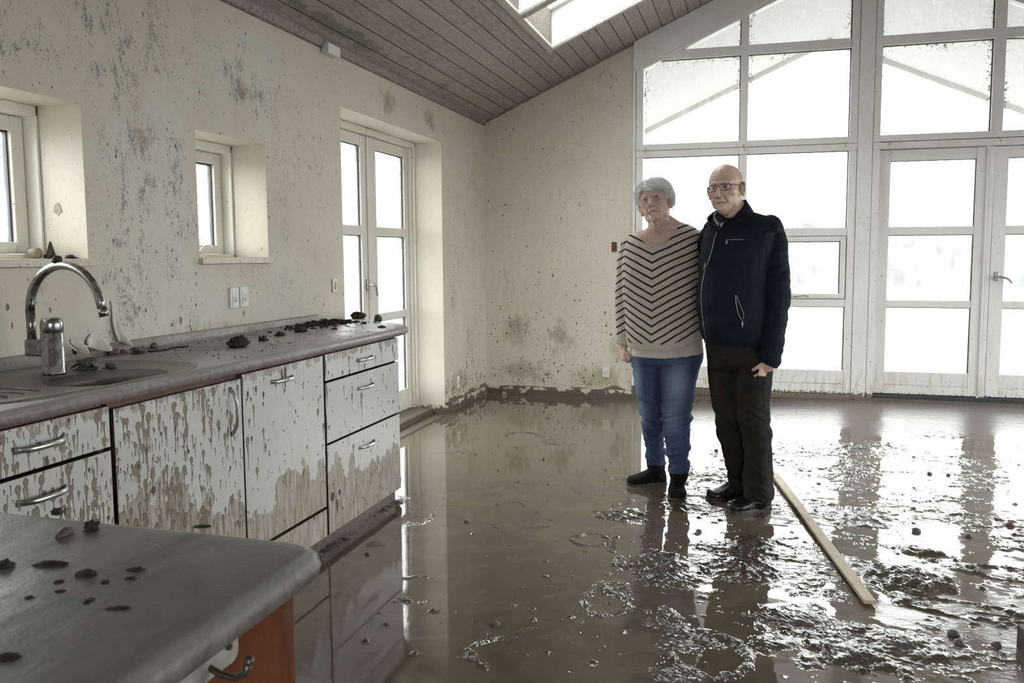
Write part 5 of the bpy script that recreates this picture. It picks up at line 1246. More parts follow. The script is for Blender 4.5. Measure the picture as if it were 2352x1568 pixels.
# ------------------------------------------------------------------ people
from mathutils.bvhtree import BVHTree
def sup(cx, cy, z, a, b_, n=28, e=2.3, tilt=0.0):
    out = []
    for k in range(n):
        t = 2 * PI * k / n; c, s = math.cos(t), math.sin(t)
        x = a * math.copysign(abs(c) ** (2 / e), c); y = b_ * math.copysign(abs(s) ** (2 / e), s)
        out.append((cx + x, cy + y, z + tilt * x))
    return out
def rows_loft(mb, rows, k=1.0, e=2.3, grow=0.0, n=28):
    """rows (xl, xr, z, yc, dep) top to bottom; resampled smoothly"""
    R_ = np.array(rows); m = len(R_); T_ = np.linspace(0, m - 1, (m - 1) * 4 + 1); out = []
    for t in T_:
        i = min(int(t), m - 2); f = t - i; p0, p1, p2, p3 = R_[max(i - 1, 0)], R_[i], R_[i + 1], R_[min(i + 2, m - 1)]
        q = .5 * ((2 * p1) + (-p0 + p2) * f + (2 * p0 - 5 * p1 + 4 * p2 - p3) * f * f + (-p0 + 3 * p1 - 3 * p2 + p3) * f ** 3)
        out.append(sup((q[0] + q[1]) / 2, q[3], q[2], max((q[1] - q[0]) / 2 * k + grow, .004), max(q[4] * k + grow, .004), n, e))
    return mb.loft(out[::-1])
def limb(mb, pts, n=16):
    """pts (x, y, z, r[, r2]) smooth chain with rounded ends"""
    A = np.array([(p[0], p[1], p[2], p[3]) for p in pts]); m = len(A); P_ = []; Rr = []
    for t in np.linspace(0, m - 1, (m - 1) * 5 + 1):
        i = min(int(t), m - 2); f = t - i; p0, p1, p2, p3 = A[max(i - 1, 0)], A[i], A[i + 1], A[min(i + 2, m - 1)]
        q = .5 * ((2 * p1) + (-p0 + p2) * f + (2 * p0 - 5 * p1 + 4 * p2 - p3) * f * f + (-p0 + 3 * p1 - 3 * p2 + p3) * f ** 3); P_.append(q[:3]); Rr.append(max(q[3], .002))
    mb.tube(P_, Rr, n); 
    for e_ in (0, -1): mb.ell(P_[e_], (Rr[e_] * .985,) * 3, n, 8)
    return mb
def fuse(mb, voxel, smooth=3, name='tmp'):
    o = mb.build(name)
    md = o.modifiers.new('r', 'REMESH'); md.mode = 'VOXEL'; md.voxel_size = voxel; md.use_smooth_shade = True
    if smooth: m2 = o.modifiers.new('s', 'SMOOTH'); m2.factor = .5; m2.iterations = smooth
    me = bpy.data.meshes.new_from_object(o.evaluated_get(bpy.context.evaluated_depsgraph_get()))
    bpy.data.objects.remove(o, do_unlink=True); return me
def get(me):
    n = len(me.vertices); co = np.empty(n * 3); me.vertices.foreach_get('co', co); no = np.empty(n * 3); me.vertex_normals.foreach_get('vector', no)
    return co.reshape(-1, 3), no.reshape(-1, 3)
def put(me, co): me.vertices.foreach_set('co', co.reshape(-1)); me.update()
def cut(me, fn):
    """delete vertices where fn(co) is true"""
    co, _ = get(me); sel = fn(co); bm = bmesh.new(); bm.from_mesh(me); bm.verts.ensure_lookup_table()
    bmesh.ops.delete(bm, geom=[bm.verts[i] for i in np.nonzero(sel)[0]], context='VERTS'); 
    for _ in range(10):
        mv = {}
        for v in bm.verts:
            if v.is_boundary:
                nb = [e.other_vert(v).co for e in v.link_edges if e.is_boundary]
                if len(nb) == 2: mv[v] = v.co * .5 + (nb[0] + nb[1]) * .25
        for v, c_ in mv.items(): v.co = c_
    bm.to_mesh(me); bm.free()
def finish(me, name, mat, parent, origin, solid=0.0, attrs=None):
    co, _ = get(me); put(me, co - np.array(origin)); me.materials.clear(); me.materials.append(mat)
    me.polygons.foreach_set('use_smooth', [True] * len(me.polygons))
    for k, a in (attrs or {}).items():
        at = me.attributes.new(k, 'FLOAT', 'POINT'); at.data.foreach_set('value', a.astype(np.float32))
    o = bpy.data.objects.new(name, me); COL.objects.link(o); o.parent = parent
    if solid: md = o.modifiers.new('s', 'SOLIDIFY'); md.thickness = solid; md.offset = -1
    return o
def n3(co, f, seed=0):
    """cheap 3-D noise from two 2-D sheets, range about -.5...5"""
    return .5 * (fbm(co[:, 0] * f[0] + co[:, 1] * f[1] * .7 + 31, co[:, 2] * f[2] + 9, 3, seed) + fbm(co[:, 1] * f[1] + 77, co[:, 2] * f[2] + co[:, 0] * f[0] * .5 + 50, 3, seed + 5)) - .5
def hand(mb, wrist, d, palm, thumb, L=.175, curl=(.9, 1.1, .7), spread=.018, th_curl=.5):
    """d: fingers' direction, palm: the way the palm faces, thumb: side of the thumb"""
    w = Vector(wrist); d = Vector(d).normalized(); pn = Vector(palm); pn = (pn - d * pn.dot(d)).normalized(); s = Vector(thumb); s = (s - d * s.dot(d) - pn * s.dot(pn)).normalized()
    s = d.cross(pn) if s.length < .1 else s
    k = L / .18; pl_ = .092 * k; rings = []
    for t, a, b_ in ((-.015, .024, .019), (.0, .026, .018), (.03, .033, .016), (.065, .039, .0145), (.088, .040, .012), (.096, .034, .009)):
        c = w + d * (t * k); rings.append([c + s * (a * k * math.cos(2 * PI * q / 16)) + pn * (b_ * k * math.sin(2 * PI * q / 16)) for q in range(16)])
    mb.loft(rings)
    for f, (off, ln, r) in enumerate(((.0295, .072, .0076), (.0098, .080, .0079), (-.0098, .074, .0076), (-.0285, .058, .0069))):
        p = w + d * (pl_ * (.96 if f in (1, 2) else .90)) + s * (off * k); a = 0.12 + .06 * f; pts = [p - d * .02, p]; rr = [r * 1.02 * k, r * 1.05 * k]
        for j, (fr, cu) in enumerate(zip((.46, .30, .24), curl)):
            a += cu * (1 + .06 * f); dd = d * math.cos(a) + pn * math.sin(a) + s * (spread * (1.5 - f) * .6); p = p + dd.normalized() * (ln * fr * k); pts.append(p); rr.append(r * k * (1 - .10 * (j + 1)))
        full = []
        fr_ = []
        for i in range(len(pts) - 1):
            for u in (0, .5): full.append(pts[i].lerp(pts[i + 1], u)); fr_.append(rr[i] + (rr[i + 1] - rr[i]) * u)
        full.append(pts[-1]); fr_.append(rr[-1]); mb.tube(full, fr_, 10); mb.ell(pts[-1], (rr[-1],) * 3, 10, 6)
        for q in pts[1:-1]: mb.ell(q, (r * 1.06 * k,) * 3, 10, 6)
    p0 = w + d * (.022 * k) + s * (.022 * k); p1 = p0 + (d * .7 + s * .62 + pn * .3).normalized() * (.040 * k); p2 = p1 + (d * .85 + s * (.35 - th_curl * .5) + pn * th_curl).normalized() * (.032 * k); p3 = p2 + (d * .8 - s * th_curl * .6 + pn * th_curl).normalized() * (.026 * k)
    mb.tube([p0, p1, p2, p3], [.013 * k, .0115 * k, .0098 * k, .0082 * k], 10); mb.ell(p3, (.0082 * k,) * 3, 10, 6); mb.ell(p1, (.0118 * k,) * 3, 10, 6); mb.ell(p0, (.0135 * k,) * 3, 10, 6)
def foot(mb, heel, toe, h=1.0, w=1.0, z0=.0, toe_h=.036, shaft=None):
    hl = Vector((heel[0], heel[1], 0)); tt = Vector((toe[0], toe[1], 0)); d = (tt - hl); L = d.length; d.normalize(); s = Vector((-d.y, d.x, 0)); rings = []
    for t, a, hh in ((0, .018, .045), (.03, .028, .070), (.12, .034, .090), (.25, .035, .098), (.38, .036, .088), (.52, .041, .068), (.68, .047, .052), (.82, .046, .043), (.93, .036, toe_h), (.985, .022, toe_h * .8), (1.0, .010, toe_h * .55)):
        c = hl + d * (L * t); a *= w; hh *= h; r = []
        for k in range(18):
            an = 2 * PI * k / 18; cx = math.cos(an); cz = math.sin(an); z = z0 + hh * (.5 + .5 * cz) if cz > 0 else z0 + hh * .5 * (1 - abs(cz) ** .4)
            r.append(c + s * (a * math.copysign(abs(cx) ** .75, cx)) + Vector((0, 0, z)))
        rings.append(r)
    mb.loft(rings)
def sole(heel, toe, z0, z1, w, name, mat, parent, origin):
    hl = Vector((heel[0], heel[1], 0)); tt = Vector((toe[0], toe[1], 0)); d = (tt - hl); L = d.length; d.normalize(); s = Vector((-d.y, d.x, 0)); P_ = []
    prof = [(-.02, 0), (-.01, .022), (.06, .033), (.25, .033), (.45, .037), (.68, .048), (.84, .047), (.95, .034), (1.01, .014)]
    for t, a in prof: P_.append(hl + d * (L * t) + s * a * w)
    for t, a in prof[::-1][:-1]: P_.append(hl + d * (L * t) - s * a * w)
    mb = MB(); mb.loft([[p + Vector((0, 0, z)) - Vector(origin) for p in P_] for z in (z0, z1)]); return mb.build(name, mat, parent, bevel=.003)

# --- head sculpting -------------------------------------------------------
def head_matrix(center, yaw_, pitch_, roll_, sc=1.0):
    """yaw_>0 turns the face to the picture's right, pitch_>0 lifts it, roll_>0 leans the crown to the picture's left"""
    R_ = Matrix.Rotation(yaw_, 3, 'Z') @ Matrix.Rotation(roll_ * -1, 3, 'Y') @ Matrix.Rotation(-pitch_, 3, 'X')
    return Vector(center), R_, sc
def head_base(mb, HM, jaw=1.0, nose=1.0, ear=1.0, wide=1.0):
    c, R_, k = HM
    T = lambda p: c + R_ @ (Vector(p) * k)
    def E_(p, r, rot=None):
        M_ = R_ @ (rot if rot is not None else Matrix.Identity(3)); mb.ell(T(p), tuple(q * k for q in r), 20, 14, M_)
    def TB(pts, rr): mb.tube([T(p) for p in pts], [q * k for q in rr], 12)
    E_((0, .014, .036), (.076 * wide, .096, .082)); E_((0, -.018, .030), (.070 * wide, .070, .062)); E_((0, .046, -.030), (.060 * wide, .052, .062))
    E_((0, -.024, -.020), (.066 * wide, .062, .070)); E_((0, -.032, -.055), (.056 * wide * jaw, .056, .052)); E_((0, -.045, -.080), (.040 * jaw, .042, .034))
    E_((0, -.070, -.098), (.023 * jaw, .019, .017))
    for s in (-1, 1):
        E_((s * .043 * wide, -.050, -.026), (.023, .026, .025)); E_((s * .041 * wide * jaw, -.014, -.064), (.019, .036, .034)); E_((s * .030, -.066, -.055), (.022, .018, .024))
        E_((s * .0115, -.092 - .004 * nose, -.043), (.0085, .011, .008))
    TB([(-.050, -.064, .020), (-.030, -.082, .021), (0, -.083, .016), (.030, -.082, .021), (.050, -.064, .020)], [.008, .0105, .011, .0105, .008])
    TB([(0, -.080, .014), (0, -.090, -.004), (0, -.101 - .004 * nose, -.024), (0, -.108 - .006 * nose, -.038)], [.009, .0085, .0095, .0105]); E_((0, -.106 - .006 * nose, -.040), (.0115, .0115, .0095))
    E_((0, -.080, -.060), (.026, .017, .014)); E_((0, -.083, -.068), (.024, .013, .0065)); E_((0, -.081, -.078), (.021, .013, .007))
    for s in (-1, 1):
        rt = Matrix.Rotation(s * .62, 3, 'Z') @ Matrix.Rotation(.15, 3, 'X')
        E_((s * .081 * wide, .016, -.008), (.0075 * ear, .021, .032 * ear), rt); E_((s * .077 * wide, .006, -.034), (.008, .012, .014), rt); E_((s * .074 * wide, .004, -.012), (.010, .012, .024), rt)
def head_detail(co, no, HM, spec, radius=.17):
    """pushes wrinkles, sockets, lids, lips; returns new co and the paint fields"""
    c, R_, k = HM; Rm = np.array(R_); loc = (co - np.array(c)) @ Rm / k; sel = (np.linalg.norm(loc * np.array([1, 1, .9]), axis=1) < radius) & (loc[:, 2] > -.125)
    x, y, z = loc[:, 0], loc[:, 1], loc[:, 2]; front = (y < -.035) & sel; d = np.zeros(len(co)); F = {q: np.zeros(len(co)) for q in ('lip', 'dark', 'hairy', 'red', 'pale')}  # dark field: crease shade painted into folds, lid lines, nostrils, mouth and ears
    G = lambda cx, cz, sx, sz: np.exp(-((x - cx) / sx) ** 2 - ((z - cz) / sz) ** 2) * front
    def line(P_, w):
        D = np.full(len(co), 9.0)
        for a, b_ in zip(P_, P_[1:]):
            ax, az = a; bx, bz = b_; L2 = (bx - ax) ** 2 + (bz - az) ** 2; t = np.clip(((x - ax) * (bx - ax) + (z - az) * (bz - az)) / L2, 0, 1); D = np.minimum(D, np.hypot(x - ax - t * (bx - ax), z - az - t * (bz - az)))
        return np.exp(-(D / w) ** 2) * front
    for s in (-1, 1):
        d -= .0030 * G(s * .031, .001, .016, .010); d -= .003 * G(s * .016, .006, .006, .010)
        d += .0022 * line([(s * .044, .000), (s * .038, .0065), (s * .030, .0085), (s * .021, .0055), (s * .017, -.001)], .0028)
        d += .0016 * line([(s * .044, -.002), (s * .034, -.0085), (s * .024, -.008), (s * .018, -.003)], .0025)
        bag = line([(s * .044, -.010), (s * .034, -.018), (s * .022, -.017), (s * .016, -.010)], .0022); d -= .0012 * bag; F['dark'] += .45 * bag
        F['dark'] += .55 * line([(s * .045, .001), (s * .038, .0060), (s * .030, .0076), (s * .021, .0050), (s * .017, -.0005)], .0016)
        lf = line([(s * .016, -.038), (s * .024, -.050), (s * .031, -.064), (s * (.034 + .002 * spec.get('fold', 1)), -.080)], .0022); d -= .0024 * spec.get('fold', 1) * lf; F['dark'] += .50 * spec.get('fold', 1) * lf
        mr = line([(s * .027, -.074), (s * .031, -.086), (s * .029, -.098)], .0018); d -= .0014 * mr; F['dark'] += .35 * mr
        F['hairy'] += spec.get('brow', .5) * line([(s * .014, .0185), (s * .026, .0225), (s * .038, .0215), (s * .048, .015)], .0038)
        F['dark'] += .9 * G(s * .0065, -.0495, .0034, .0022); d -= .003 * G(s * .0065, -.0495, .003, .002)
        F['red'] += .5 * G(s * .043, -.030, .018, .016); F['red'] += .35 * G(s * .031, -.008, .016, .010)
        d -= .002 * G(s * .052, -.052, .016, .022) * spec.get('hollow', 1)
    F['red'] += .6 * G(0, -.040, .012, .012)
    d += .0010 * line([(-.022, -.0725), (-.008, -.069), (0, -.0705), (.008, -.069), (.022, -.0725)], .003)
    sg = spec.get('sag', .0025)
    ml = line([(-.026, -.0735 - sg), (-.012, -.0728), (0, -.0735), (.012, -.0728), (.026, -.0735 - sg)], .0016); d -= .0020 * ml; F['dark'] += .85 * ml
    lp = line([(-.020, -.0745), (0, -.0740), (.020, -.0745)], .0045); F['lip'] += .75 * lp
    d -= .0018 * line([(-.015, -.086), (0, -.088), (.015, -.086)], .003)
    for zz in spec.get('brow_lines', ()):
        wl_ = line([(-.035, zz - .004), (-.012, zz), (.012, zz), (.035, zz - .004)], .0018); d -= .0009 * wl_; F['dark'] += .22 * wl_
    for s in (-1, 1): f_ = line([(s * .004, .010), (s * .0055, .024)], .0014); d -= .0011 * f_; F['dark'] += .35 * f_
    # ear relief, its hollow also shaded in the colour
    earz = sel & (np.abs(x) > .074) & (y > -.02) & (y < .045)
    er = np.exp(-(((y - .014) / .009) ** 2 + ((z + .010) / .017) ** 2)); d -= .004 * er * earz; F['red'] += .8 * earz; F['dark'] += .35 * er * earz
    for nm, cz, sz, am in spec.get('paint', ()): F[nm] += am * np.exp(-((z - cz) / sz) ** 2) * sel
    d += .0006 * (fbm(x * 90 + 5, z * 130 + 9, 3, 4) - .5) * 2 * sel
    if 'hairzone' in spec: F['hairy'] += spec['hairzone'](x, y, z) * sel
    co = co + no * (d * k)[:, None]; loc = (co - np.array(c)) @ Rm / k
    for s in (-1, 1):
        e_ = np.array([s * .031, -.0722, .0]); dv = loc - e_; di = np.linalg.norm(dv, axis=1) + 1e-9; xx_ = dv[:, 0] / .0128; op = np.clip(1 - xx_ ** 2, 0, 1)
        near = (di < .021) & (dv[:, 1] < .002) & front
        ins = near & (np.abs(xx_) < 1) & (dv[:, 2] < spec.get('lid', .0040) * op) & (dv[:, 2] > -.0042 * op)
        w_ = np.clip((.021 - di) / .006, 0, 1); tgt = np.where(ins, np.minimum(di, .0095), np.maximum(di, .0135)); nd = np.where(near, di + (tgt - di) * np.where(ins, 1, np.maximum(w_, (di < .0135) * 1.0)), di)
        loc = e_ + dv * (nd / di)[:, None]
    co2 = loc @ Rm.T * k + np.array(c); co = np.where(sel[:, None], co2, co)
    return co, F
def mat_skin(name, base, red, lipc, hairc, spec=.4):
    q = N(name); v = q.obj(); n1 = q.noise(v, 120, 4, .6); n2 = q.noise(v, 28, 3, .6); vd = q.vor(v, 90); vc = q.vor(v, 90, out='Color')
    col = q.mix(q.rng(n2, .3, .7), base, tuple(a * .90 for a in base)); col = q.mix(q.math('MULTIPLY', q.rng(n1, .45, .7), .25), col, red)
    col = q.mix(q.math('MULTIPLY', q.attr('red'), .6, clamp=True), col, red)
    sp = q.math('MULTIPLY', q.math('LESS_THAN', vd, .2), q.math('LESS_THAN', q.sep(vc)[0], .14)); col = q.mix(q.math('MULTIPLY', sp, .4), col, tuple(a * .45 for a in red))
    col = q.mix(q.math('MULTIPLY', q.attr('lip'), 1.0, clamp=True), col, lipc)
    hn = q.noise(q.scale(v, (1, 1, .5)), 260, 3, .7)
    col = q.mix(q.math('MULTIPLY', q.attr('hairy'), q.rng(hn, .35, .6, .55, 1.0), clamp=True), col, hairc)
    col = q.mix(q.math('MULTIPLY', q.attr('dark'), .85, clamp=True), col, tuple(a * .30 for a in red))
    m = q.pbr(col, q.rng(n1, .3, .7, .38, .52), 0, q.bump(n1, .12, .0015), spec)
    q.put(q.b.inputs['Subsurface Weight'], .08); q.b.inputs['Subsurface Radius'].default_value = (.012, .005, .003); q.b.inputs['Subsurface Scale'].default_value = .5
    return m
def eye(parent, HM, s, origin, look, name='eye', r=.0118):
    c, R_, k = HM; p = c + R_ @ (Vector((s * .031, -.0722, .0)) * k) - Vector(origin); d = (R_ @ Vector(look)).normalized()
    u = d.cross(Vector((0, 0, 1))).normalized(); w = u.cross(d)
    def cap(a0, a1, rr, mat, nm, par, n=20, m=5):
        rg = [[p + (d * math.cos(a) + (u * math.cos(2 * PI * q / n) + w * math.sin(2 * PI * q / n)) * math.sin(a)) * (rr * k) for q in range(n)] for a in np.linspace(a0, a1, m)]
        return MB().loft(rg, cap=True).build(nm, mat, par, True)
    o = cap(.02, 3.1, r, M_SCLERA, name, parent, 20, 14); cap(.02, .50, r * 1.015, M_IRIS, 'iris', o); cap(.01, .20, r * 1.03, M_PUPIL, 'pupil', o)
    return o
M_SCLERA = simple('eye_white', (.42, .39, .37), .2, 0, .03, 200, 0); M_IRIS = simple('blue_grey_iris', (.12, .15, .18), .15, 0, .2, 400, 0); M_PUPIL = simple('pupil_black', (.01, .01, .012), .1)

def strands(mb, HM, roots, rnd, wid=.0016):
    """roots: list of polylines in head space"""
    c, R_, k = HM
    for P_ in roots:
        P_ = [c + R_ @ (Vector(p) * k) for p in P_]; n = len(P_); mb.tube(P_, [wid * (1 - .75 * (i / (n - 1)) ** 2) * rnd.uniform(.8, 1.2) for i in range(n)], 4, cap=True)

# ------------------------------------------------------------------ woman in the striped jumper
WO = (1.845, -2.69, 0.0)
woman = empty('person', WO); tag(woman, 'woman with short white hair in beige jumper with black chevrons and blue jeans', 'person')
OY = -2.69
W_TORSO = [(1.9097,1.9548,1.4348,-2.6700,0.0450), (1.8282,2.0177,1.4123,-2.6700,0.0700), (1.7733,2.0535,1.3943,-2.6700,0.0800), (1.7373,2.0630,1.3763,-2.6750,0.0950), (1.6966,2.0726,1.3401,-2.6800,0.1120), (1.6799,2.0739,1.2833,-2.6900,0.1280), (1.6725,2.0710,1.2153,-2.7000,0.1420), (1.6713,2.0700,1.1359,-2.7050,0.1500), (1.6779,2.0730,1.0445,-2.7000,0.1480), (1.6876,2.0764,0.9530,-2.7000,0.1520), (1.6930,2.0865,0.8615,-2.7020,0.1560), (1.7027,2.1029,0.7927,-2.7020,0.1550), (1.7169,2.1102,0.7423,-2.7020,0.1500)]
W_PELV = [(1.7170,2.0884,0.8260,-2.6900,0.1280), (1.7174,2.0981,0.7684,-2.6900,0.1340), (1.7176,2.0987,0.7175,-2.6900,0.1340), (1.7198,2.0900,0.6940,-2.6880,0.1280), (1.7337,2.0722,0.6705,-2.6860,0.0850)]
W_LEGL = [(1.7161,1.9035,0.7298,-2.6800,0.1150), (1.7252,1.8899,0.6473,-2.6750,0.1100), (1.7462,1.8812,0.5292,-2.6700,0.0950), (1.7607,1.8841,0.4588,-2.6700,0.0860), (1.7699,1.8888,0.3872,-2.6650,0.0800), (1.7796,1.8945,0.2882,-2.6450,0.0740), (1.7878,1.9008,0.1893,-2.6300,0.0660), (1.7941,1.9004,0.1219,-2.6200,0.0620)]
W_LEGR = [(1.8547,2.1010,0.7362,-2.6950,0.1150), (1.8697,2.0778,0.6561,-2.7000,0.1120), (1.8786,2.0575,0.5419,-2.7100,0.0980), (1.8826,2.0433,0.4740,-2.7200,0.0880), (1.8906,2.0422,0.4055,-2.7250,0.0820), (1.8993,2.0417,0.3150,-2.7350,0.0760), (1.9148,2.0390,0.2247,-2.7450,0.0680), (1.9263,2.0368,0.1288,-2.7600,0.0600)]
# body: one continuous surface
HW = head_matrix([(1.8422, -2.7000, 1.5250)][0], -.14, .26, .26, .975)
b = MB(); head_base(b, HW, 1.10, .3, .85, 1.02)
c, R_, k = HW; T = lambda p: tuple(c + R_ @ (Vector(p) * k))
n0 = [(1.8617, -2.6800, 1.3448)][0]; n1_ = [(1.8567, -2.6800, 1.4038)][0]
b.tube([n0, n1_, T((0, .010, -.085)), T((0, .005, -.04))], [(.075, .066), (.056, .056), (.054, .054), (.05, .05)], 20)
rows_loft(b, [((r[0] + r[1]) / 2 - (r[1] - r[0]) / 2 * f, (r[0] + r[1]) / 2 + (r[1] - r[0]) / 2 * f, r[2], r[3], r[4] * f) for r, f in zip(W_TORSO[1:], (.92, .92, .92, .91, .9, .88, .86, .84, .82, .80, .78, .76))], 1, 2.3)
limb(b, [(1.8723, -2.6600, 1.4429, 0.0450), (1.9303, -2.6700, 1.4077, 0.0420), (2.0095, -2.6700, 1.3503, 0.0450)]); limb(b, [(1.8407, -2.6600, 1.4092, 0.0400), (1.8044, -2.6600, 1.3732, 0.0260), (1.7494, -2.6600, 1.3279, 0.0300)])
b.ell([(1.8370, -2.7400, 1.3507)][0], (.085, .045, .035), 18, 12)
rows_loft(b, W_PELV, .85); rows_loft(b, W_LEGL, .60); rows_loft(b, W_LEGR, .60)
foot(b, (1.870, -2.478), (1.725, -2.569), .7, .65, .022); foot(b, (1.965, -2.68), (1.982, -2.81), .7, .65, .022)
armW = [(1.7184, -2.6700, 1.3142, 0.0500), (1.6981, -2.6550, 1.2267, 0.0460), (1.6831, -2.6450, 1.1102, 0.0420), (1.6742, -2.6450, 1.0049, 0.0360), (1.6747, -2.6600, 0.8886, 0.0300), (1.6782, -2.6800, 0.7967, 0.0230), (1.6788, -2.6830, 0.7712, 0.0210)]
limb(b, armW)
armW2 = [(2.0097, -2.6700, 1.3278, 0.0500), (2.0508, -2.6000, 1.2254, 0.0440), (2.1205, -2.5200, 1.1079, 0.0380), (2.1952, -2.5000, 1.1028, 0.0320), (2.2746, -2.5200, 1.1317, 0.0240)]
limb(b, armW2)
hand(b, armW[-1][:3], (.02, -.25, -1), (.75, .45, .1), (.25, -1, -.1), .138, (.75, .95, .55), th_curl=.7)
hand(b, armW2[-1][:3], (1, -.15, .05), (.1, -1, 0), (0, 0, 1), .155, (.3, .3, .2))
me = fuse(b, .0028, 2); co, no = get(me)
co, F = head_detail(co, no, HW, dict(fold=1.0, brow=.25, lid=.0045, sag=.006, brow_lines=(.034, .044), hollow=.7))
# throat cords
for s_, x0 in ((-1, -.012), (1, .016)):
    a = np.array(T((x0 * 1.4, -.03, -.10))); e_ = np.array([(1.8550, -2.7400, 1.3505)][0]); L2 = ((e_ - a) ** 2).sum(); t = np.clip(((co - a) @ (e_ - a)) / L2, 0, 1); D = np.linalg.norm((co - a - t[:, None] * (e_ - a))[:, [0, 2]], axis=1)
    co = co + no * (.004 * np.exp(-(D / .006) ** 2) * (co[:, 1] < -2.69) * (co[:, 2] < 1.47) * (co[:, 2] > 1.33))[:, None]
neck = (co[:, 2] < 1.43) & (co[:, 2] > 1.28); F['red'] += neck * .12; F['red'] += (co[:, 2] < .80) * .9
put(me, co)
M_SKW = mat_skin('weathered_skin', (.68, .50, .41), (.53, .30, .24), (.33, .16, .13), (.32, .27, .22))
finish(me, 'body', M_SKW, woman, WO, 0, F)
for s_ in (-1, 1): eye(woman, HW, s_, WO, (.30, -1, .28))
# jumper
def mat_knit():
    q = N('chevron_knit'); v = q.obj(); s = q.sep(v); xv = [(1.8453, -2.8200, 1.2277)][0][0] - 1.845
    n = q.noise(v, 260, 3, .7); w0 = q.noise(v, 9, 3, .5)
    ax = q.math('ABSOLUTE', q.math('SUBTRACT', s[0], xv)); lf = q.math('LESS_THAN', s[0], xv)
    wd = q.math('ADD', .235, q.math('MULTIPLY', lf, -.085)); fold_ = q.math('MINIMUM', ax, q.math('SUBTRACT', q.math('MULTIPLY', wd, 2), ax))
    slp = q.math('ADD', .56, q.math('MULTIPLY', q.math('SUBTRACT', 1.1, s[2]), .35))
    p_ = q.math('SUBTRACT', s[2], q.math('MULTIPLY', fold_, slp)); p_ = q.math('ADD', p_, q.math('MULTIPLY', q.math('SUBTRACT', w0, .5), .014)); p_ = q.math('ADD', p_, q.math('MULTIPLY', q.math('SUBTRACT', n, .5), .003))
    fr = q.math('FRACT', q.math('DIVIDE', q.math('SUBTRACT', p_, .0), .0405)); st = q.math('LESS_THAN', fr, .27)
    st = q.math('MULTIPLY', st, q.math('SUBTRACT', 1, q.attr('plain')))
    col = q.mix(n, (.29, .25, .21), (.82, .73, .63)); col = q.mix(q.math('MULTIPLY', q.rng(q.noise(v, 90, 3), .4, .7), .3), col, (.40, .34, .28))
    col = q.mix(q.math('MULTIPLY', st, .96), col, (.010, .011, .018))
    rib = q.wave(q.scale(v, (1, 1, 0)), 75, 0, 0)
    h = q.math('ADD', q.math('MULTIPLY', n, .7), q.math('ADD', q.math('MULTIPLY', st, -.25), q.math('MULTIPLY', q.math('MULTIPLY', rib, q.attr('plain')), .5)))
    return q.pbr(col, .9, 0, q.bump(h, .5, .003), .15)
b = MB(); rows_loft(b, W_TORSO, 1.0, 2.4)
sl = [(p[0], p[1], p[2], r) for p, r in zip(armW[:-1], (.060, .060, .055, .050, .043, .036))]; limb(b, sl)
sl2 = [(p[0], p[1], p[2], p[3] + .014) for p in armW2]; limb(b, sl2)
b.ell([(2.0162, -2.6700, 1.3503)][0], (.062, .075, .055), 18, 12); b.ell([(1.7323, -2.6700, 1.3187)][0], (.055, .075, .055), 18, 12)
for x_ in (1470, 0): pass
b.ell([(1.7746, -2.7700, 1.1645)][0], (.075, .075, .08), 18, 12); b.ell([(1.9522, -2.7600, 1.1779)][0], (.075, .075, .08), 18, 12)
me = fuse(b, .0052, 5); co, no = get(me)
d = .012 * n3(co, (9, 9, 5), 3) + .008 * n3(co, (18, 14, 30), 6) * sst(1.25, .85, co[:, 2])
arm_z = (co[:, 0] < armW[2][0] + .03) & (co[:, 2] < 1.25); d = d + .012 * n3(co, (10, 10, 26), 9) * arm_z
co = co + no * d[:, None]; put(me, co)
nc = [(1.8604, -2.6900, 1.3741)][0]
def neckcut(q):
    hemz = [(1.8511, -2.8200, 0.7681)][0][2] + .055 * np.clip((q[:, 0] - 1.93) / .16, 0, 1) ** 1.3 + .010 * np.clip((1.80 - q[:, 0]) / .1, 0, 1)
    cyl = (((q[:, 0] - nc[0]) / .103) ** 2 + ((q[:, 1] - (-2.705)) / .100) ** 2 < 1) & (q[:, 2] > 1.25 + (q[:, 1] + 2.79) * .25)
    inarm = q[:, 0] < armW[4][0] + .005 * 0 + .028
    low = (q[:, 2] < hemz) & ~((q[:, 0] < armW[4][0] + .030) & (q[:, 1] > -2.74))
    cuff = (q[:, 2] < [(1.6681, -2.6600, 0.7779)][0][2]) & (q[:, 0] < armW[4][0] + .04)
    return cyl | low | cuff
cut(me, neckcut); co, no = get(me)
hemz = [(1.8511, -2.8200, 0.7681)][0][2] + .055 * np.clip((co[:, 0] - 1.93) / .16, 0, 1) ** 1.3
dn = np.sqrt(((co[:, 0] - nc[0]) / .098) ** 2 + ((co[:, 1] + 2.705) / .098) ** 2)
plain = np.maximum(((co[:, 2] < hemz + .040) & (co[:, 0] > armW[4][0] + .035)) * 1.0, ((dn < 1.09) & (co[:, 2] > 1.27)) * 1.0)
plain = np.maximum(plain, ((co[:, 2] < [(1.6679, -2.6600, 0.8344)][0][2]) & (co[:, 0] < armW[4][0] + .035)) * 1.0)
finish(me, 'jumper', mat_knit(), woman, WO, .005, dict(plain=plain))
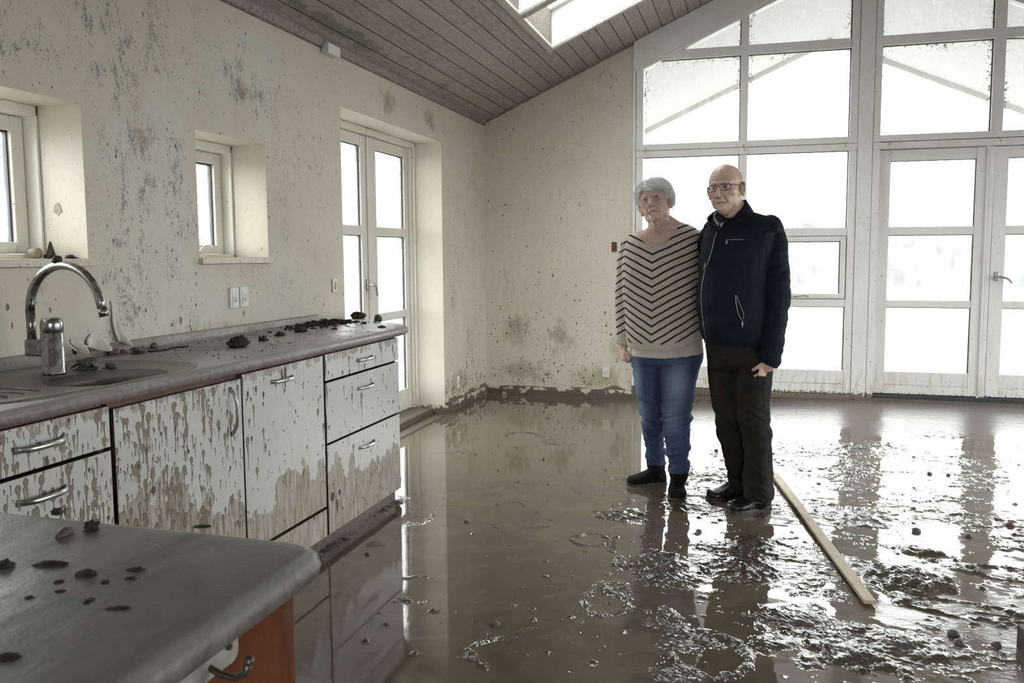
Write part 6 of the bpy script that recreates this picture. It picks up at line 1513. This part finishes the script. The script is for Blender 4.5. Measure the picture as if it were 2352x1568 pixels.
# vest hem under the jumper
b = MB(); vr = [(1.7205,2.0910,0.8384,-2.6980,0.1400), (1.7209,2.1008,0.7694,-2.6980,0.1420), (1.7211,2.1036,0.7186,-2.6980,0.1410), (1.7236,2.1016,0.7002,-2.6980,0.1400)]; rows_loft(b, vr, .995, 2.4)
me = fuse(b, .005, 3); co, no = get(me); co = co + no * (.008 * n3(co, (26, 20, 8), 3))[:, None]; put(me, co)
cut(me, lambda q: (q[:, 2] < [(1.8513, -2.8200, 0.7321)][0][2] + .016 * np.clip((q[:, 0] - 1.93) / .16, 0, 1)) | (q[:, 2] > .86))
finish(me, 'vest', simple('pale_cotton', (.56, .52, .46), .8, 0, .06, 40, .2), woman, WO, .002)
# jeans
def mat_denim():
    q = N('faded_denim'); v = q.obj(); n = q.noise(v, 320, 3, .7); n1 = q.noise(q.scale(v, (1, 1, .35)), 12, 4, .6); tw = q.wave(q.scale(v, (1, 1, 1), (0, .6, 0)), 330, 0, 0)
    f = q.attr('fade')
    col = q.mix(q.rng(n1, .3, .7), (.022, .040, .092), (.042, .072, .150)); col = q.mix(q.math('MULTIPLY', f, .85, clamp=True), col, (.24, .32, .45))
    col = q.mix(q.math('MULTIPLY', q.rng(n, .35, .7), .13), col, (.26, .33, .45)); col = q.mix(q.math('MULTIPLY', q.attr('seam'), .7, clamp=True), col, (.03, .04, .08))
    return q.pbr(col, .8, 0, q.bump(q.math('ADD', n, q.math('MULTIPLY', tw, .4)), .35, .0015), .25)
b = MB(); rows_loft(b, W_PELV, 1.0, 2.3); rows_loft(b, W_LEGL, 1.0, 2.15); rows_loft(b, W_LEGR, 1.0, 2.15)
me = fuse(b, .0042, 2); co, no = get(me)
kn = np.exp(-((co[:, 2] - .42) / .12) ** 2); an = np.exp(-((co[:, 2] - .17) / .10) ** 2); cr = np.exp(-((co[:, 2] - .66) / .06) ** 2)
side = np.where(co[:, 0] < 1.86, 1, -1)
d = .045 * n3(co + np.stack([0 * co[:, 0], 0 * co[:, 0], co[:, 0] * .35 * side], 1), (5, 5, 34), 2) * (kn * 1.0 + an * 1.1 + .25) + .012 * n3(co, (8, 8, 40), 12) * cr + .004 * n3(co, (25, 25, 60), 8)
co = co + no * d[:, None]; put(me, co)
legcut = lambda q: (q[:, 2] < np.where(q[:, 0] < 1.86 + .03, [(1.8438, -2.6200, 0.1289)][0][2], [(1.9806, -2.7600, 0.1311)][0][2])) | (q[:, 2] > .845)
cut(me, legcut); co, no = get(me)
fr_ = (no[:, 1] < -.1)
fade = fr_ * (.95 * np.exp(-((co[:, 0] - 1.76) / .028) ** 2 - ((co[:, 2] - .60) / .10) ** 2) + .95 * np.exp(-((co[:, 0] - 1.975) / .055) ** 2 - ((co[:, 2] - .60) / .10) ** 2) + .6 * np.exp(-((co[:, 0] - 1.95) / .04) ** 2 - ((co[:, 2] - .42) / .08) ** 2) + .5 * np.exp(-((co[:, 0] - 1.785) / .03) ** 2 - ((co[:, 2] - .42) / .08) ** 2))
seam = np.exp(-((co[:, 0] - 1.866) / .006) ** 2) * (co[:, 2] > .42) * fr_
finish(me, 'jeans', mat_denim(), woman, WO, .003, dict(fade=fade, seam=seam))
# boots
M_SUEDE = simple('black_suede', (.012, .011, .011), .85, 0, .3, 90, .4, .2); M_RUB = simple('muddy_rubber_sole', (.07, .06, .048), .5, 0, .4, 60, .5)
def boot(heel, toe, shaft, nm='boot', z0=.006):
    b = MB(); foot(b, heel, toe, 1.0, 1.05, z0, .042); limb(b, shaft); me = fuse(b, .0045, 4); co, no = get(me); co = co + no * (.008 * n3(co, (12, 12, 30), 4))[:, None]; put(me, co)
    ztop = shaft[0][2]; cut(me, lambda q: q[:, 2] > ztop); o = finish(me, nm, M_SUEDE, woman, WO, .002)
    sole(heel, toe, z0 - .010, z0 + .006, 1.05, 'sole', M_RUB, o, WO); return o
boot((1.892, -2.527), (1.692, -2.621), [(1.8459, -2.6200, 0.1629, 0.0520), (1.8487, -2.6200, 0.1027, 0.0480), (1.8526, -2.6100, 0.0688, 0.0340)])
boot((1.962, -2.655), (1.985, -2.85), [(1.9802, -2.7600, 0.1682, 0.0540), (1.9822, -2.7500, 0.1053, 0.0500), (1.9840, -2.7400, 0.0700, 0.0360)])
# hair
rnd = random.Random(7); roots = []
def surf(th, ph, r=1.0):
    """th: angle from the crown axis, ph: around (0 = face)"""
    return Vector((math.sin(th) * math.sin(ph) * .086 * r, .014 - math.sin(th) * math.cos(ph) * .100 * r, .036 + math.cos(th) * .094 * r))
def limit(ph):
    f_ = math.cos(ph); return float(np.interp(f_, [-1, -.2, .15, .45, .72, 1], [2.35, 2.35, 2.25, 1.72, 1.45, 1.36]))
for i in range(2300):
    ph = rnd.uniform(-PI, PI); fr = math.cos(ph); lim = limit(ph); th0 = min(abs(rnd.gauss(0, .8)), lim - .05) * rnd.uniform(.8, 1)
    lock = math.sin(ph * 9 + 2 * math.sin(th0 * 4)); sw = .18 * lock + rnd.uniform(-.12, .12) + (.38 * (1 if ph > -.35 else -1) * max(fr, 0) ** 2)
    ln = rnd.uniform(.55, 1.0); puff = rnd.uniform(1.02, 1.14) + .03 * lock; fly = rnd.random() < .07; P_ = []
    e_ = lim + rnd.uniform(-.05, .12) + .07 * lock
    for j in range(8):
        t = j / 7; th = min(th0 + ln * t, e_ - .12 * (1 - t)); pp = ph + sw * t
        r = puff + .09 * math.sin(PI * min(t * 1.1, 1)) * (1 if fr < .4 else .5) + (.20 * t * t if fly else 0) + (.10 * t * t if abs(ph) > 1.1 and abs(ph) < 2.2 else 0) - (.05 * t if fr > .6 else 0); P_.append(surf(th, pp, r))
    roots.append(P_)
b = MB(); strands(b, HW, roots, rnd, .0017)
c, R_, k = HW
cap_ = []
for i in range(11):
    th = .04 + 1.98 * i / 10; row = []
    for q in range(28):
        ph = 2 * PI * q / 28 - PI; lim = limit(ph) - .22
        row.append(c + R_ @ (surf(min(th, lim), ph, 1.02 + .03 * math.sin(q * 2.3 + i)) * k))
    cap_.append(row)
b.loft(cap_, cap=True)
def mat_hair():
    q = N('white_grey_hair'); v = q.obj(); n = q.noise(v, 130, 4, .7); n2 = q.noise(v, 18, 3, .5)
    col = q.mix(q.rng(n, .35, .7), (.96, .96, .96), (.80, .80, .80)); col = q.mix(q.math('MULTIPLY', q.rng(n2, .5, .7), .4), col, (.9, .9, .9))
    return q.pbr(col, .45, 0, q.bump(n, .3, .002), .4)
M_HAIRW = mat_hair()
o = b.build('hair', M_HAIRW, woman, True, fix=False); o.data.transform(Matrix.Translation(-Vector(WO)))

# ------------------------------------------------------------------ man in the dark jacket
MO = (2.27, -2.84, 0.0)
man = empty('person', MO); tag(man, 'bald man with glasses in dark navy zipped jacket and black trousers', 'person')
M_TORSO = [(2.1648,2.3403,1.4668,-2.8200,0.0600), (2.1357,2.3942,1.4472,-2.8250,0.0900), (2.1151,2.4315,1.4170,-2.8300,0.1150), (2.1015,2.4526,1.3656,-2.8400,0.1350), (2.0874,2.4540,1.2974,-2.8400,0.1500), (2.0777,2.4350,1.2268,-2.8400,0.1580), (2.0687,2.4289,1.1131,-2.8450,0.1660), (2.0704,2.4268,1.0033,-2.8500,0.1720), (2.0800,2.4285,0.9147,-2.8500,0.1720), (2.0977,2.4257,0.8492,-2.8450,0.1640), (2.1152,2.4185,0.7987,-2.8400,0.1550)]
M_ARM = [(2.4194, -2.8400, 1.3955, 0.0560), (2.4369, -2.8600, 1.3108, 0.0660), (2.4426, -2.8800, 1.2057, 0.0660), (2.4502, -2.9000, 1.1013, 0.0700), (2.4516, -2.9100, 1.0179, 0.0660), (2.4447, -2.9300, 0.9352, 0.0600), (2.4383, -2.9500, 0.8321, 0.0560), (2.4199, -2.9600, 0.7319, 0.0470)]
M_ARM2 = [(2.1293, -2.7600, 1.3583, 0.0560), (2.0944, -2.6600, 1.2709, 0.0560), (2.0453, -2.5000, 1.1304, 0.0520), (1.9460, -2.4300, 1.1040, 0.0450), (1.8490, -2.4200, 1.1081, 0.0360)]
M_PELV = [(2.1102,2.4215,0.8597,-2.8400,0.1350), (2.1153,2.4351,0.7946,-2.8400,0.1380), (2.1249,2.4427,0.7184,-2.8400,0.1300), (2.1383,2.4331,0.6812,-2.8400,0.0850)]
M_LEGL = [(2.1185,2.3102,0.7908,-2.8200,0.1200), (2.1284,2.3039,0.6570,-2.8100,0.1050), (2.1404,2.2969,0.5683,-2.8100,0.0960), (2.1616,2.3030,0.4583,-2.8150,0.0880), (2.1692,2.3128,0.3805,-2.8150,0.0860), (2.1959,2.3226,0.3008,-2.8050,0.0820), (2.2160,2.3322,0.2318,-2.7950,0.0780), (2.2390,2.3472,0.1017,-2.7700,0.0720), (2.2461,2.3524,0.0468,-2.7600,0.0720)]
M_LEGR = [(2.2478,2.4387,0.7985,-2.8600,0.1200), (2.2627,2.4431,0.6703,-2.8700,0.1100), (2.2621,2.4363,0.5850,-2.8800,0.1020), (2.2766,2.4320,0.4784,-2.8900,0.0940), (2.2926,2.4375,0.4038,-2.8950,0.0900), (2.3064,2.4429,0.3291,-2.9000,0.0880), (2.3138,2.4482,0.2653,-2.9050,0.0840), (2.3139,2.4542,0.1492,-2.9200,0.0800), (2.3177,2.4517,0.0537,-2.9300,0.0780)]
HMn = head_matrix([(2.2034, -2.8300, 1.5843)][0], -.34, -.0, .09, 1.01)
b = MB(); head_base(b, HMn, 1.12, 1.0, 1.0, 1.06)
c, R_, k = HMn; T = lambda p: tuple(c + R_ @ (Vector(p) * k))
b.tube([[(2.2622, -2.8200, 1.4154)][0], [(2.2574, -2.8200, 1.4582)][0], T((.006, .028, -.085)), T((.004, .022, -.04))], [(.074, .068), (.068, .066), (.064, .062), (.058, .058)], 20)
b.ell(T((0, -.045, -.105)), (.030, .032, .026), 16, 10)
rows_loft(b, M_TORSO[1:], .80); rows_loft(b, M_PELV, .75); rows_loft(b, M_LEGL, .52); rows_loft(b, M_LEGR, .52)
foot(b, (2.305, -2.701), (2.170, -2.758), .7, .65, .024); foot(b, (2.415, -2.833), (2.283, -2.938), .7, .65, .024)
limb(b, [(p[0], p[1], p[2], p[3] * .72) for p in M_ARM]); limb(b, [(p[0], p[1], p[2], p[3] * .72) for p in M_ARM2])
wr = [(2.4119, -2.9600, 0.7316)][0]; limb(b, [(wr[0], wr[1], wr[2] + .02, .029), (wr[0] - .003, wr[1] - .004, wr[2] - .01, .026)])
hand(b, (wr[0] - .004, wr[1] - .004, wr[2] + .022), (-.25, -.10, -1), (-.75, .55, .1), (-.5, -1, -.1), .146, (.75, 1.15, .7), th_curl=1.0)
hand(b, M_ARM2[-1][:3], (-1, -.1, 0), (0, -1, 0), (0, 0, 1), .18, (.3, .3, .2))
me = fuse(b, .0028, 2); co, no = get(me)
def hz(x, y, z):
    side = sst(.000, .012, y + .005 + (z - .02) * .15) * sst(.105, .075, z) * sst(-.03, .0, z) + sst(.05, .07, y) * sst(.085, .06, z) * sst(-.06, -.04, z)
    return np.clip(side, 0, 1) * .55
co, F = head_detail(co, no, HMn, dict(fold=1.15, brow=.30, lid=.0030, sag=.0035, brow_lines=(.036, .046, .056), hollow=1.1, hairzone=hz))
F['red'] += ((co[:, 2] < .75)) * .5
put(me, co)
M_SKM = mat_skin('ruddy_skin', (.68, .50, .40), (.55, .31, .25), (.36, .19, .15), (.20, .19, .18), .55)
finish(me, 'body', M_SKM, man, MO, 0, F)
for s_ in (-1, 1): eye(man, HMn, s_, MO, (.20, -1, -.03))
# jacket
def mat_jacket():
    q = N('navy_padded_jacket'); v = q.obj(); n = q.noise(v, 240, 3, .6); n1 = q.noise(v, 7, 3, .5); s = q.sep(v)
    a = q.attr('quilt'); band = q.math('PINGPONG', q.math('ADD', q.math('MULTIPLY', s[2], 27), q.math('MULTIPLY', s[0], -9)), .5)
    ln = q.rng(band, .0, .09, 1, 0)
    col = q.mix(q.rng(n1, .3, .7), (.0045, .0058, .012), (.0075, .0095, .018)); col = q.mix(q.math('MULTIPLY', q.math('MULTIPLY', ln, a), .6), col, (.003, .003, .005)); col = q.mix(q.math('MULTIPLY', n, .10), col, (.02, .024, .035))
    pf = q.math('POWER', q.math('MULTIPLY', band, 2), .5)
    h = q.math('ADD', q.math('MULTIPLY', q.math('MULTIPLY', pf, a), 1.0), q.math('MULTIPLY', n, .04))
    return q.pbr(col, .7, 0, q.bump(h, .45, .006), .16)
M_JACKET = mat_jacket()
b = MB(); rows_loft(b, M_TORSO, 1.0, 2.35)
limb(b, M_ARM); limb(b, M_ARM2); b.ell([(2.4156, -2.8400, 1.3808)][0], (.068, .085, .060), 18, 12); b.ell([(2.1354, -2.8000, 1.3790)][0], (.045, .085, .055), 18, 12)
me = fuse(b, .0050, 4); co, no = get(me)
arm = (co[:, 0] > 2.40)
d = .020 * n3(co + np.stack([0 * co[:, 0], 0 * co[:, 0], -co[:, 0] * .5], 1), (5, 5, 15), 3) + .022 * n3(co, (8, 8, 24), 7) * arm * sst(1.25, 1.15, co[:, 2]) + .006 * n3(co, (22, 22, 44), 9)
hem = np.exp(-((co[:, 2] - .83) / .012) ** 2) * (co[:, 0] < 2.42); d = d - .006 * hem
co = co + no * d[:, None]; put(me, co)
cm = [(2.2536, -2.8400, 1.4615)][0]
# open arm end at the cuff
cuffz = [(2.4099, -2.9600, 0.7316)][0]
zip_pts = [(2.2008, -2.9800, 1.4104), (2.1729, -2.9800, 1.3736), (2.1592, -2.9800, 1.3364), (2.1482, -2.9900, 1.2804), (2.1311, -3.0000, 1.2202), (2.1153, -3.0000, 1.1765), (2.1057, -3.0000, 1.1242), (2.1003, -3.0000, 1.0613), (2.1031, -3.0000, 1.0089), (2.1099, -3.0000, 0.9563), (2.1167, -3.0000, 0.9101), (2.1235, -3.0000, 0.8616), (2.1259, -3.0000, 0.8342)]
def jcut(q):
    zc = cuffz[2] + (q[:, 0] - cuffz[0]) * -.45
    cuff = (q[:, 2] < zc + .004) & (q[:, 0] > 2.345) & (q[:, 1] < -2.86)
    low = (q[:, 2] < [(2.2669, -2.9900, 0.8218)][0][2]) & ~((q[:, 0] > 2.375) & (q[:, 1] < -2.87))
    nk = (((q[:, 0] - cm[0]) / .075) ** 2 + ((q[:, 1] + 2.845) / .080) ** 2 < 1) & (q[:, 2] > 1.37)
    return cuff | low | nk
cut(me, jcut); co, no = get(me)
arm = (co[:, 0] > 2.40)
quilt = np.clip(sst(1.325, 1.345, co[:, 2] - (co[:, 0] - 2.3) * -.25) + arm * sst(1.12, 1.14, co[:, 2]) * .8, 0, 1)
bvh_me = me.copy(); bvv = [Vector(p) for p in co]; bvh = BVHTree.FromPolygons(bvv, [tuple(p.vertices) for p in me.polygons]); bpy.data.meshes.remove(bvh_me)
jk = finish(me, 'jacket', M_JACKET, man, MO, .006, dict(quilt=quilt))
CAMV = Vector(CAMP)
def stick(pts, off=.003):
    out = []
    for p in pts:
        d = (Vector(p) - CAMV).normalized(); h_ = bvh.ray_cast(CAMV, d)
        if h_[0] is not None: out.append(h_[0] - d * off - Vector(MO))
    return out
M_ZIP = simple('silver_zip', (.42, .42, .43), .3, .8, .2, 300, .3)
M_BLK = simple('black_cloth', (.008, .008, .010), .7)
def resamp(P_, n):
    P_ = [Vector(p) for p in P_]; out = []
    for i in range(n):
        t = i / (n - 1) * (len(P_) - 1); j = min(int(t), len(P_) - 2); out.append(P_[j].lerp(P_[j + 1], t - j))
    return out
zp = stick(resamp(zip_pts, 60)); zo = MB().tube(zp, .0016, 6).build('zip', M_ZIP, jk, True)
def puller(p0, p1, nm='zip_puller', par=None):
    q = stick([p0, p1], .006)
    if len(q) == 2: MB().tube([q[0], q[0].lerp(q[1], .5), q[1]], [.003, .0045, .004], 8).build(nm, M_ZIP, par or jk, True)
puller(*[(2.1209, -3.0000, 1.2202), (2.1131, -3.0000, 1.1869)])
pz_ = stick(resamp([(2.2149, -3.0000, 1.3294), (2.2490, -3.0000, 1.3311), (2.2950, -3.0000, 1.3307)], 16)); MB().tube(pz_, .0018, 6).build('chest_pocket_zip', M_ZIP, jk, True)
puller(*[(2.2189, -3.0000, 1.3273), (2.2152, -3.0000, 1.3088)])
pz_ = stick(resamp([(2.2612, -3.0000, 1.0669), (2.2660, -3.0000, 1.0212), (2.2768, -3.0000, 0.9756), (2.2913, -3.0000, 0.9508)], 24)); MB().tube(pz_, .0018, 6).build('pocket_zip', M_ZIP, jk, True)
pz_ = stick(resamp([(2.2652, -3.0000, 1.0690), (2.2841, -3.0000, 1.0214), (2.3009, -3.0000, 0.9801), (2.2993, -3.0000, 0.9551)], 24)); MB().tube(pz_, .0012, 6).build('pocket_zip', M_ZIP, jk, True)
puller(*[(2.2954, -3.0000, 0.9488), (2.2960, -3.0000, 0.9134)])
for P_ in ([(2.1984, -3.0000, 1.3522), (2.2590, -3.0000, 1.3351), (2.3289, -3.0000, 1.3263), (2.3608, -3.0000, 1.3178)], [(2.2714, -3.0000, 1.4331), (2.3177, -3.0000, 1.4019), (2.3618, -3.0000, 1.3707), (2.3821, -3.0000, 1.3400)], [(2.3821, -3.0000, 1.3400), (2.3714, -3.0000, 1.2790), (2.3767, -3.0000, 1.2074)]):
    MB().tube(stick(resamp(P_, 24), .001), .0012, 5).build('seam', M_BLK, jk, True)
# stand-up collar
def band(pts_lo, pts_hi, name, mat, parent, th=.004, n=40):
    lo = resamp(pts_lo, n); hi = resamp(pts_hi, n); P_ = np.zeros((n, 7, 3))
    for i in range(n):
        for j in range(7):
            t = j / 6; q = lo[i].lerp(hi[i], t); P_[i, j] = q - Vector(MO)
    for _ in range(3): P_[1:-1] = (P_[:-2] + 2 * P_[1:-1] + P_[2:]) / 4
    o = grid_mesh(name, P_, mat, parent); md = o.modifiers.new('s', 'SOLIDIFY'); md.thickness = th; md.offset = 0; return o
LO = [(2.1782, -2.9550, 1.3638), (2.1416, -2.9300, 1.3963), (2.1263, -2.8800, 1.4152), (2.1474, -2.8000, 1.4329), (2.2201, -2.7550, 1.4488), (2.2941, -2.7600, 1.4647), (2.3402, -2.8000, 1.4747), (2.3325, -2.8800, 1.4499), (2.2928, -2.9250, 1.4111), (2.2493, -2.9550, 1.3734), (2.2057, -2.9750, 1.3444)]
HI = [(2.1721, -2.9650, 1.3865), (2.1214, -2.9450, 1.4233), (2.1222, -2.8900, 1.4466), (2.1595, -2.8000, 1.4824), (2.2130, -2.7650, 1.5135), (2.2678, -2.7650, 1.5274), (2.3018, -2.8000, 1.5309), (2.2986, -2.8600, 1.5061), (2.2672, -2.9050, 1.4644), (2.2279, -2.9400, 1.4198), (2.1873, -2.9800, 1.3651)]
band(LO, HI, 'collar', M_JACKET, jk, .010)
# striped shirt collar
def mat_shirt():
    q = N('striped_shirt'); v = q.obj(); s = q.sep(v); w = q.math('PINGPONG', q.math('MULTIPLY', q.math('ADD', s[2], q.math('MULTIPLY', s[0], -.75)), 150), .5)
    return q.pbr(q.mix(q.rng(w, .18, .26), (.05, .06, .09), (.62, .63, .66)), .7, 0, None, .2)
M_SHIRT = mat_shirt()
LO = [(2.1755, -2.9500, 1.3952), (2.1575, -2.9250, 1.4214), (2.1511, -2.8800, 1.4402), (2.1788, -2.8000, 1.4648), (2.2518, -2.7700, 1.4779), (2.2983, -2.8000, 1.4883), (2.2952, -2.8600, 1.4683), (2.2636, -2.9000, 1.4292), (2.2281, -2.9350, 1.3992), (2.1964, -2.9550, 1.3782)]
HI = [(2.1750, -2.9450, 1.4142), (2.1506, -2.9150, 1.4430), (2.1502, -2.8700, 1.4662), (2.1789, -2.8100, 1.4901), (2.2516, -2.7800, 1.5032), (2.2853, -2.8000, 1.5185), (2.2843, -2.8550, 1.4983), (2.2548, -2.8950, 1.4589), (2.2151, -2.9250, 1.4268), (2.1813, -2.9450, 1.4057)]
band(LO, HI, 'shirt_collar', M_SHIRT, man, .004)
# glasses
gl = empty('glasses', (0, 0, 0), 0, man)
M_SPEC = simple('dark_metal_frame', (.03, .03, .035), .3, .6, 0, 10, 0)
c, R_, k = HMn; TL = lambda p: c + R_ @ (Vector(p) * k) - Vector(MO)
def lens_pts(s, n=28, a=.0245, h=.0145, e=3.6):
    out = []
    for i in range(n):
        t = 2 * PI * i / n; cx, sz = math.cos(t), math.sin(t); x = s * .0335 + a * math.copysign(abs(cx) ** (2 / e), cx); z = -.002 + h * math.copysign(abs(sz) ** (2 / e), sz)
        z -= .0015 * (abs(x) - .0335) / .0245; out.append((x, -.0995 + (abs(x) / .06) ** 2 * .014, z))
    return out
for s_ in (-1, 1):
    P_ = lens_pts(s_); MB().tube([TL(p) for p in P_ + [P_[0], P_[1]]], .00125, 6, cap=False).build('rim', M_SPEC, gl, True)
    gm = N('clear_lens_%d' % (s_ + 1)); tr = gm.n('BsdfTransparent'); gs = gm.n('BsdfGlossy'); gs.inputs['Roughness'].default_value = .02; mx = gm.n('MixShader'); mx.inputs[0].default_value = .03; gm.put(mx.inputs[1], tr); gm.put(mx.inputs[2], gs); gm.t.links.new(mx.outputs[0], gm.o.inputs[0])
    MB().add([TL(p) for p in P_], [tuple(range(len(P_)))]).build('lens', gm.m, gl)
    MB().tube([TL((s_ * .0585, -.086, .006)), TL((s_ * .066, -.075, .0065)), TL((s_ * .072, -.050, .006)), TL((s_ * .0785, .0, .004)), TL((s_ * .079, .022, -.004))], [(.0016, .0030)] * 5, 8).build('temple', M_SPEC, gl, True)
MB().tube([TL((-.0095, -.0995, .002)), TL((0, -.1025, .005)), TL((.0095, -.0995, .002))], .0014, 6).build('bridge', M_SPEC, gl, True)
for s_ in (-1, 1): MB().tube([TL((s_ * .0582, -.0865, .006)), TL((s_ * .064, -.079, .0065))], .0022, 8).build('hinge', M_SPEC, gl, True)
# trousers
def mat_tr():
    q = N('black_corduroy_trousers'); v = q.obj(); n = q.noise(v, 200, 3, .7); n1 = q.noise(v, 10, 4, .6)
    col = q.mix(q.rng(n1, .35, .75), (.0075, .0072, .0070), (.018, .017, .015)); col = q.mix(q.math('MULTIPLY', q.rng(n, .5, .7), .2), col, (.05, .047, .042))
    return q.pbr(col, .85, 0, q.bump(n, .3, .0015), .25)
b = MB(); rows_loft(b, M_PELV, 1.0); rows_loft(b, M_LEGL, 1.0, 2.1); rows_loft(b, M_LEGR, 1.0, 2.1)
me = fuse(b, .0048, 2); co, no = get(me)
kn = np.exp(-((co[:, 2] - .42) / .10) ** 2); an = np.exp(-((co[:, 2] - .14) / .10) ** 2)
d = .030 * n3(co + np.stack([0 * co[:, 0], 0 * co[:, 0], co[:, 0] * .6], 1), (5, 5, 22), 2) * (kn + an + .3) + .014 * n3(co, (20, 20, 5), 5)
co = co + no * d[:, None]; put(me, co)
cut(me, lambda q: (q[:, 2] < np.where(q[:, 0] + (q[:, 1] + 2.84) * .4 < 2.255, [(2.2742, -2.7700, 0.0708)][0][2], [(2.3816, -2.9300, 0.0688)][0][2])) | (q[:, 2] > .86))
finish(me, 'trousers', mat_tr(), man, MO, .003)
# shoes
M_LEATH = simple('scuffed_black_leather', (.014, .014, .016), .32, 0, .3, 60, .3, .6)
def shoe(heel, toe, ank, z0=.006):
    b = MB(); foot(b, heel, toe, 1.0, 1.12, z0, .045); limb(b, ank); me = fuse(b, .0042, 3); co, no = get(me); put(me, co + no * (.006 * n3(co, (20, 20, 25), 4))[:, None]); zt = ank[0][2]; cut(me, lambda q: q[:, 2] > zt)
    o = finish(me, 'shoe', M_LEATH, man, MO, .002); sole(heel, toe, z0 - .010, z0 + .010, 1.12, 'sole', M_RUB, o, MO)
    hl = Vector((heel[0], heel[1], 0)); tt = Vector((toe[0], toe[1], 0)); d = (tt - hl); L = d.length; d.normalize(); s = Vector((-d.y, d.x, 0))
    b = MB()
    for i in range(4):
        t = .36 + i * .065; zz = z0 + .104 - i * .011; p = hl + d * (L * t) + Vector((0, 0, zz)) - Vector(MO); b.tube([p - s * .018 + Vector((0, 0, -.010)), p, p + s * .018 + Vector((0, 0, -.010))], .0022, 6)
    p = hl + d * (L * .34) + Vector((0, 0, z0 + .112)) - Vector(MO)
    for q in (-1, 1): b.tube([p, p + s * (.018 * q) + Vector((0, 0, .006)), p + s * (.034 * q) + d * .01 + Vector((0, 0, -.010))], .0018, 6)
    b.build('laces', M_BLK, o, True); return o
shoe((2.323, -2.712), (2.131, -2.783), [(2.3020, -2.7750, 0.1037, 0.0450), (2.3051, -2.7750, 0.0470, 0.0420)])
shoe((2.436, -2.835), (2.245, -2.983), [(2.3918, -2.9000, 0.0893, 0.0480), (2.3926, -2.9000, 0.0454, 0.0440)])
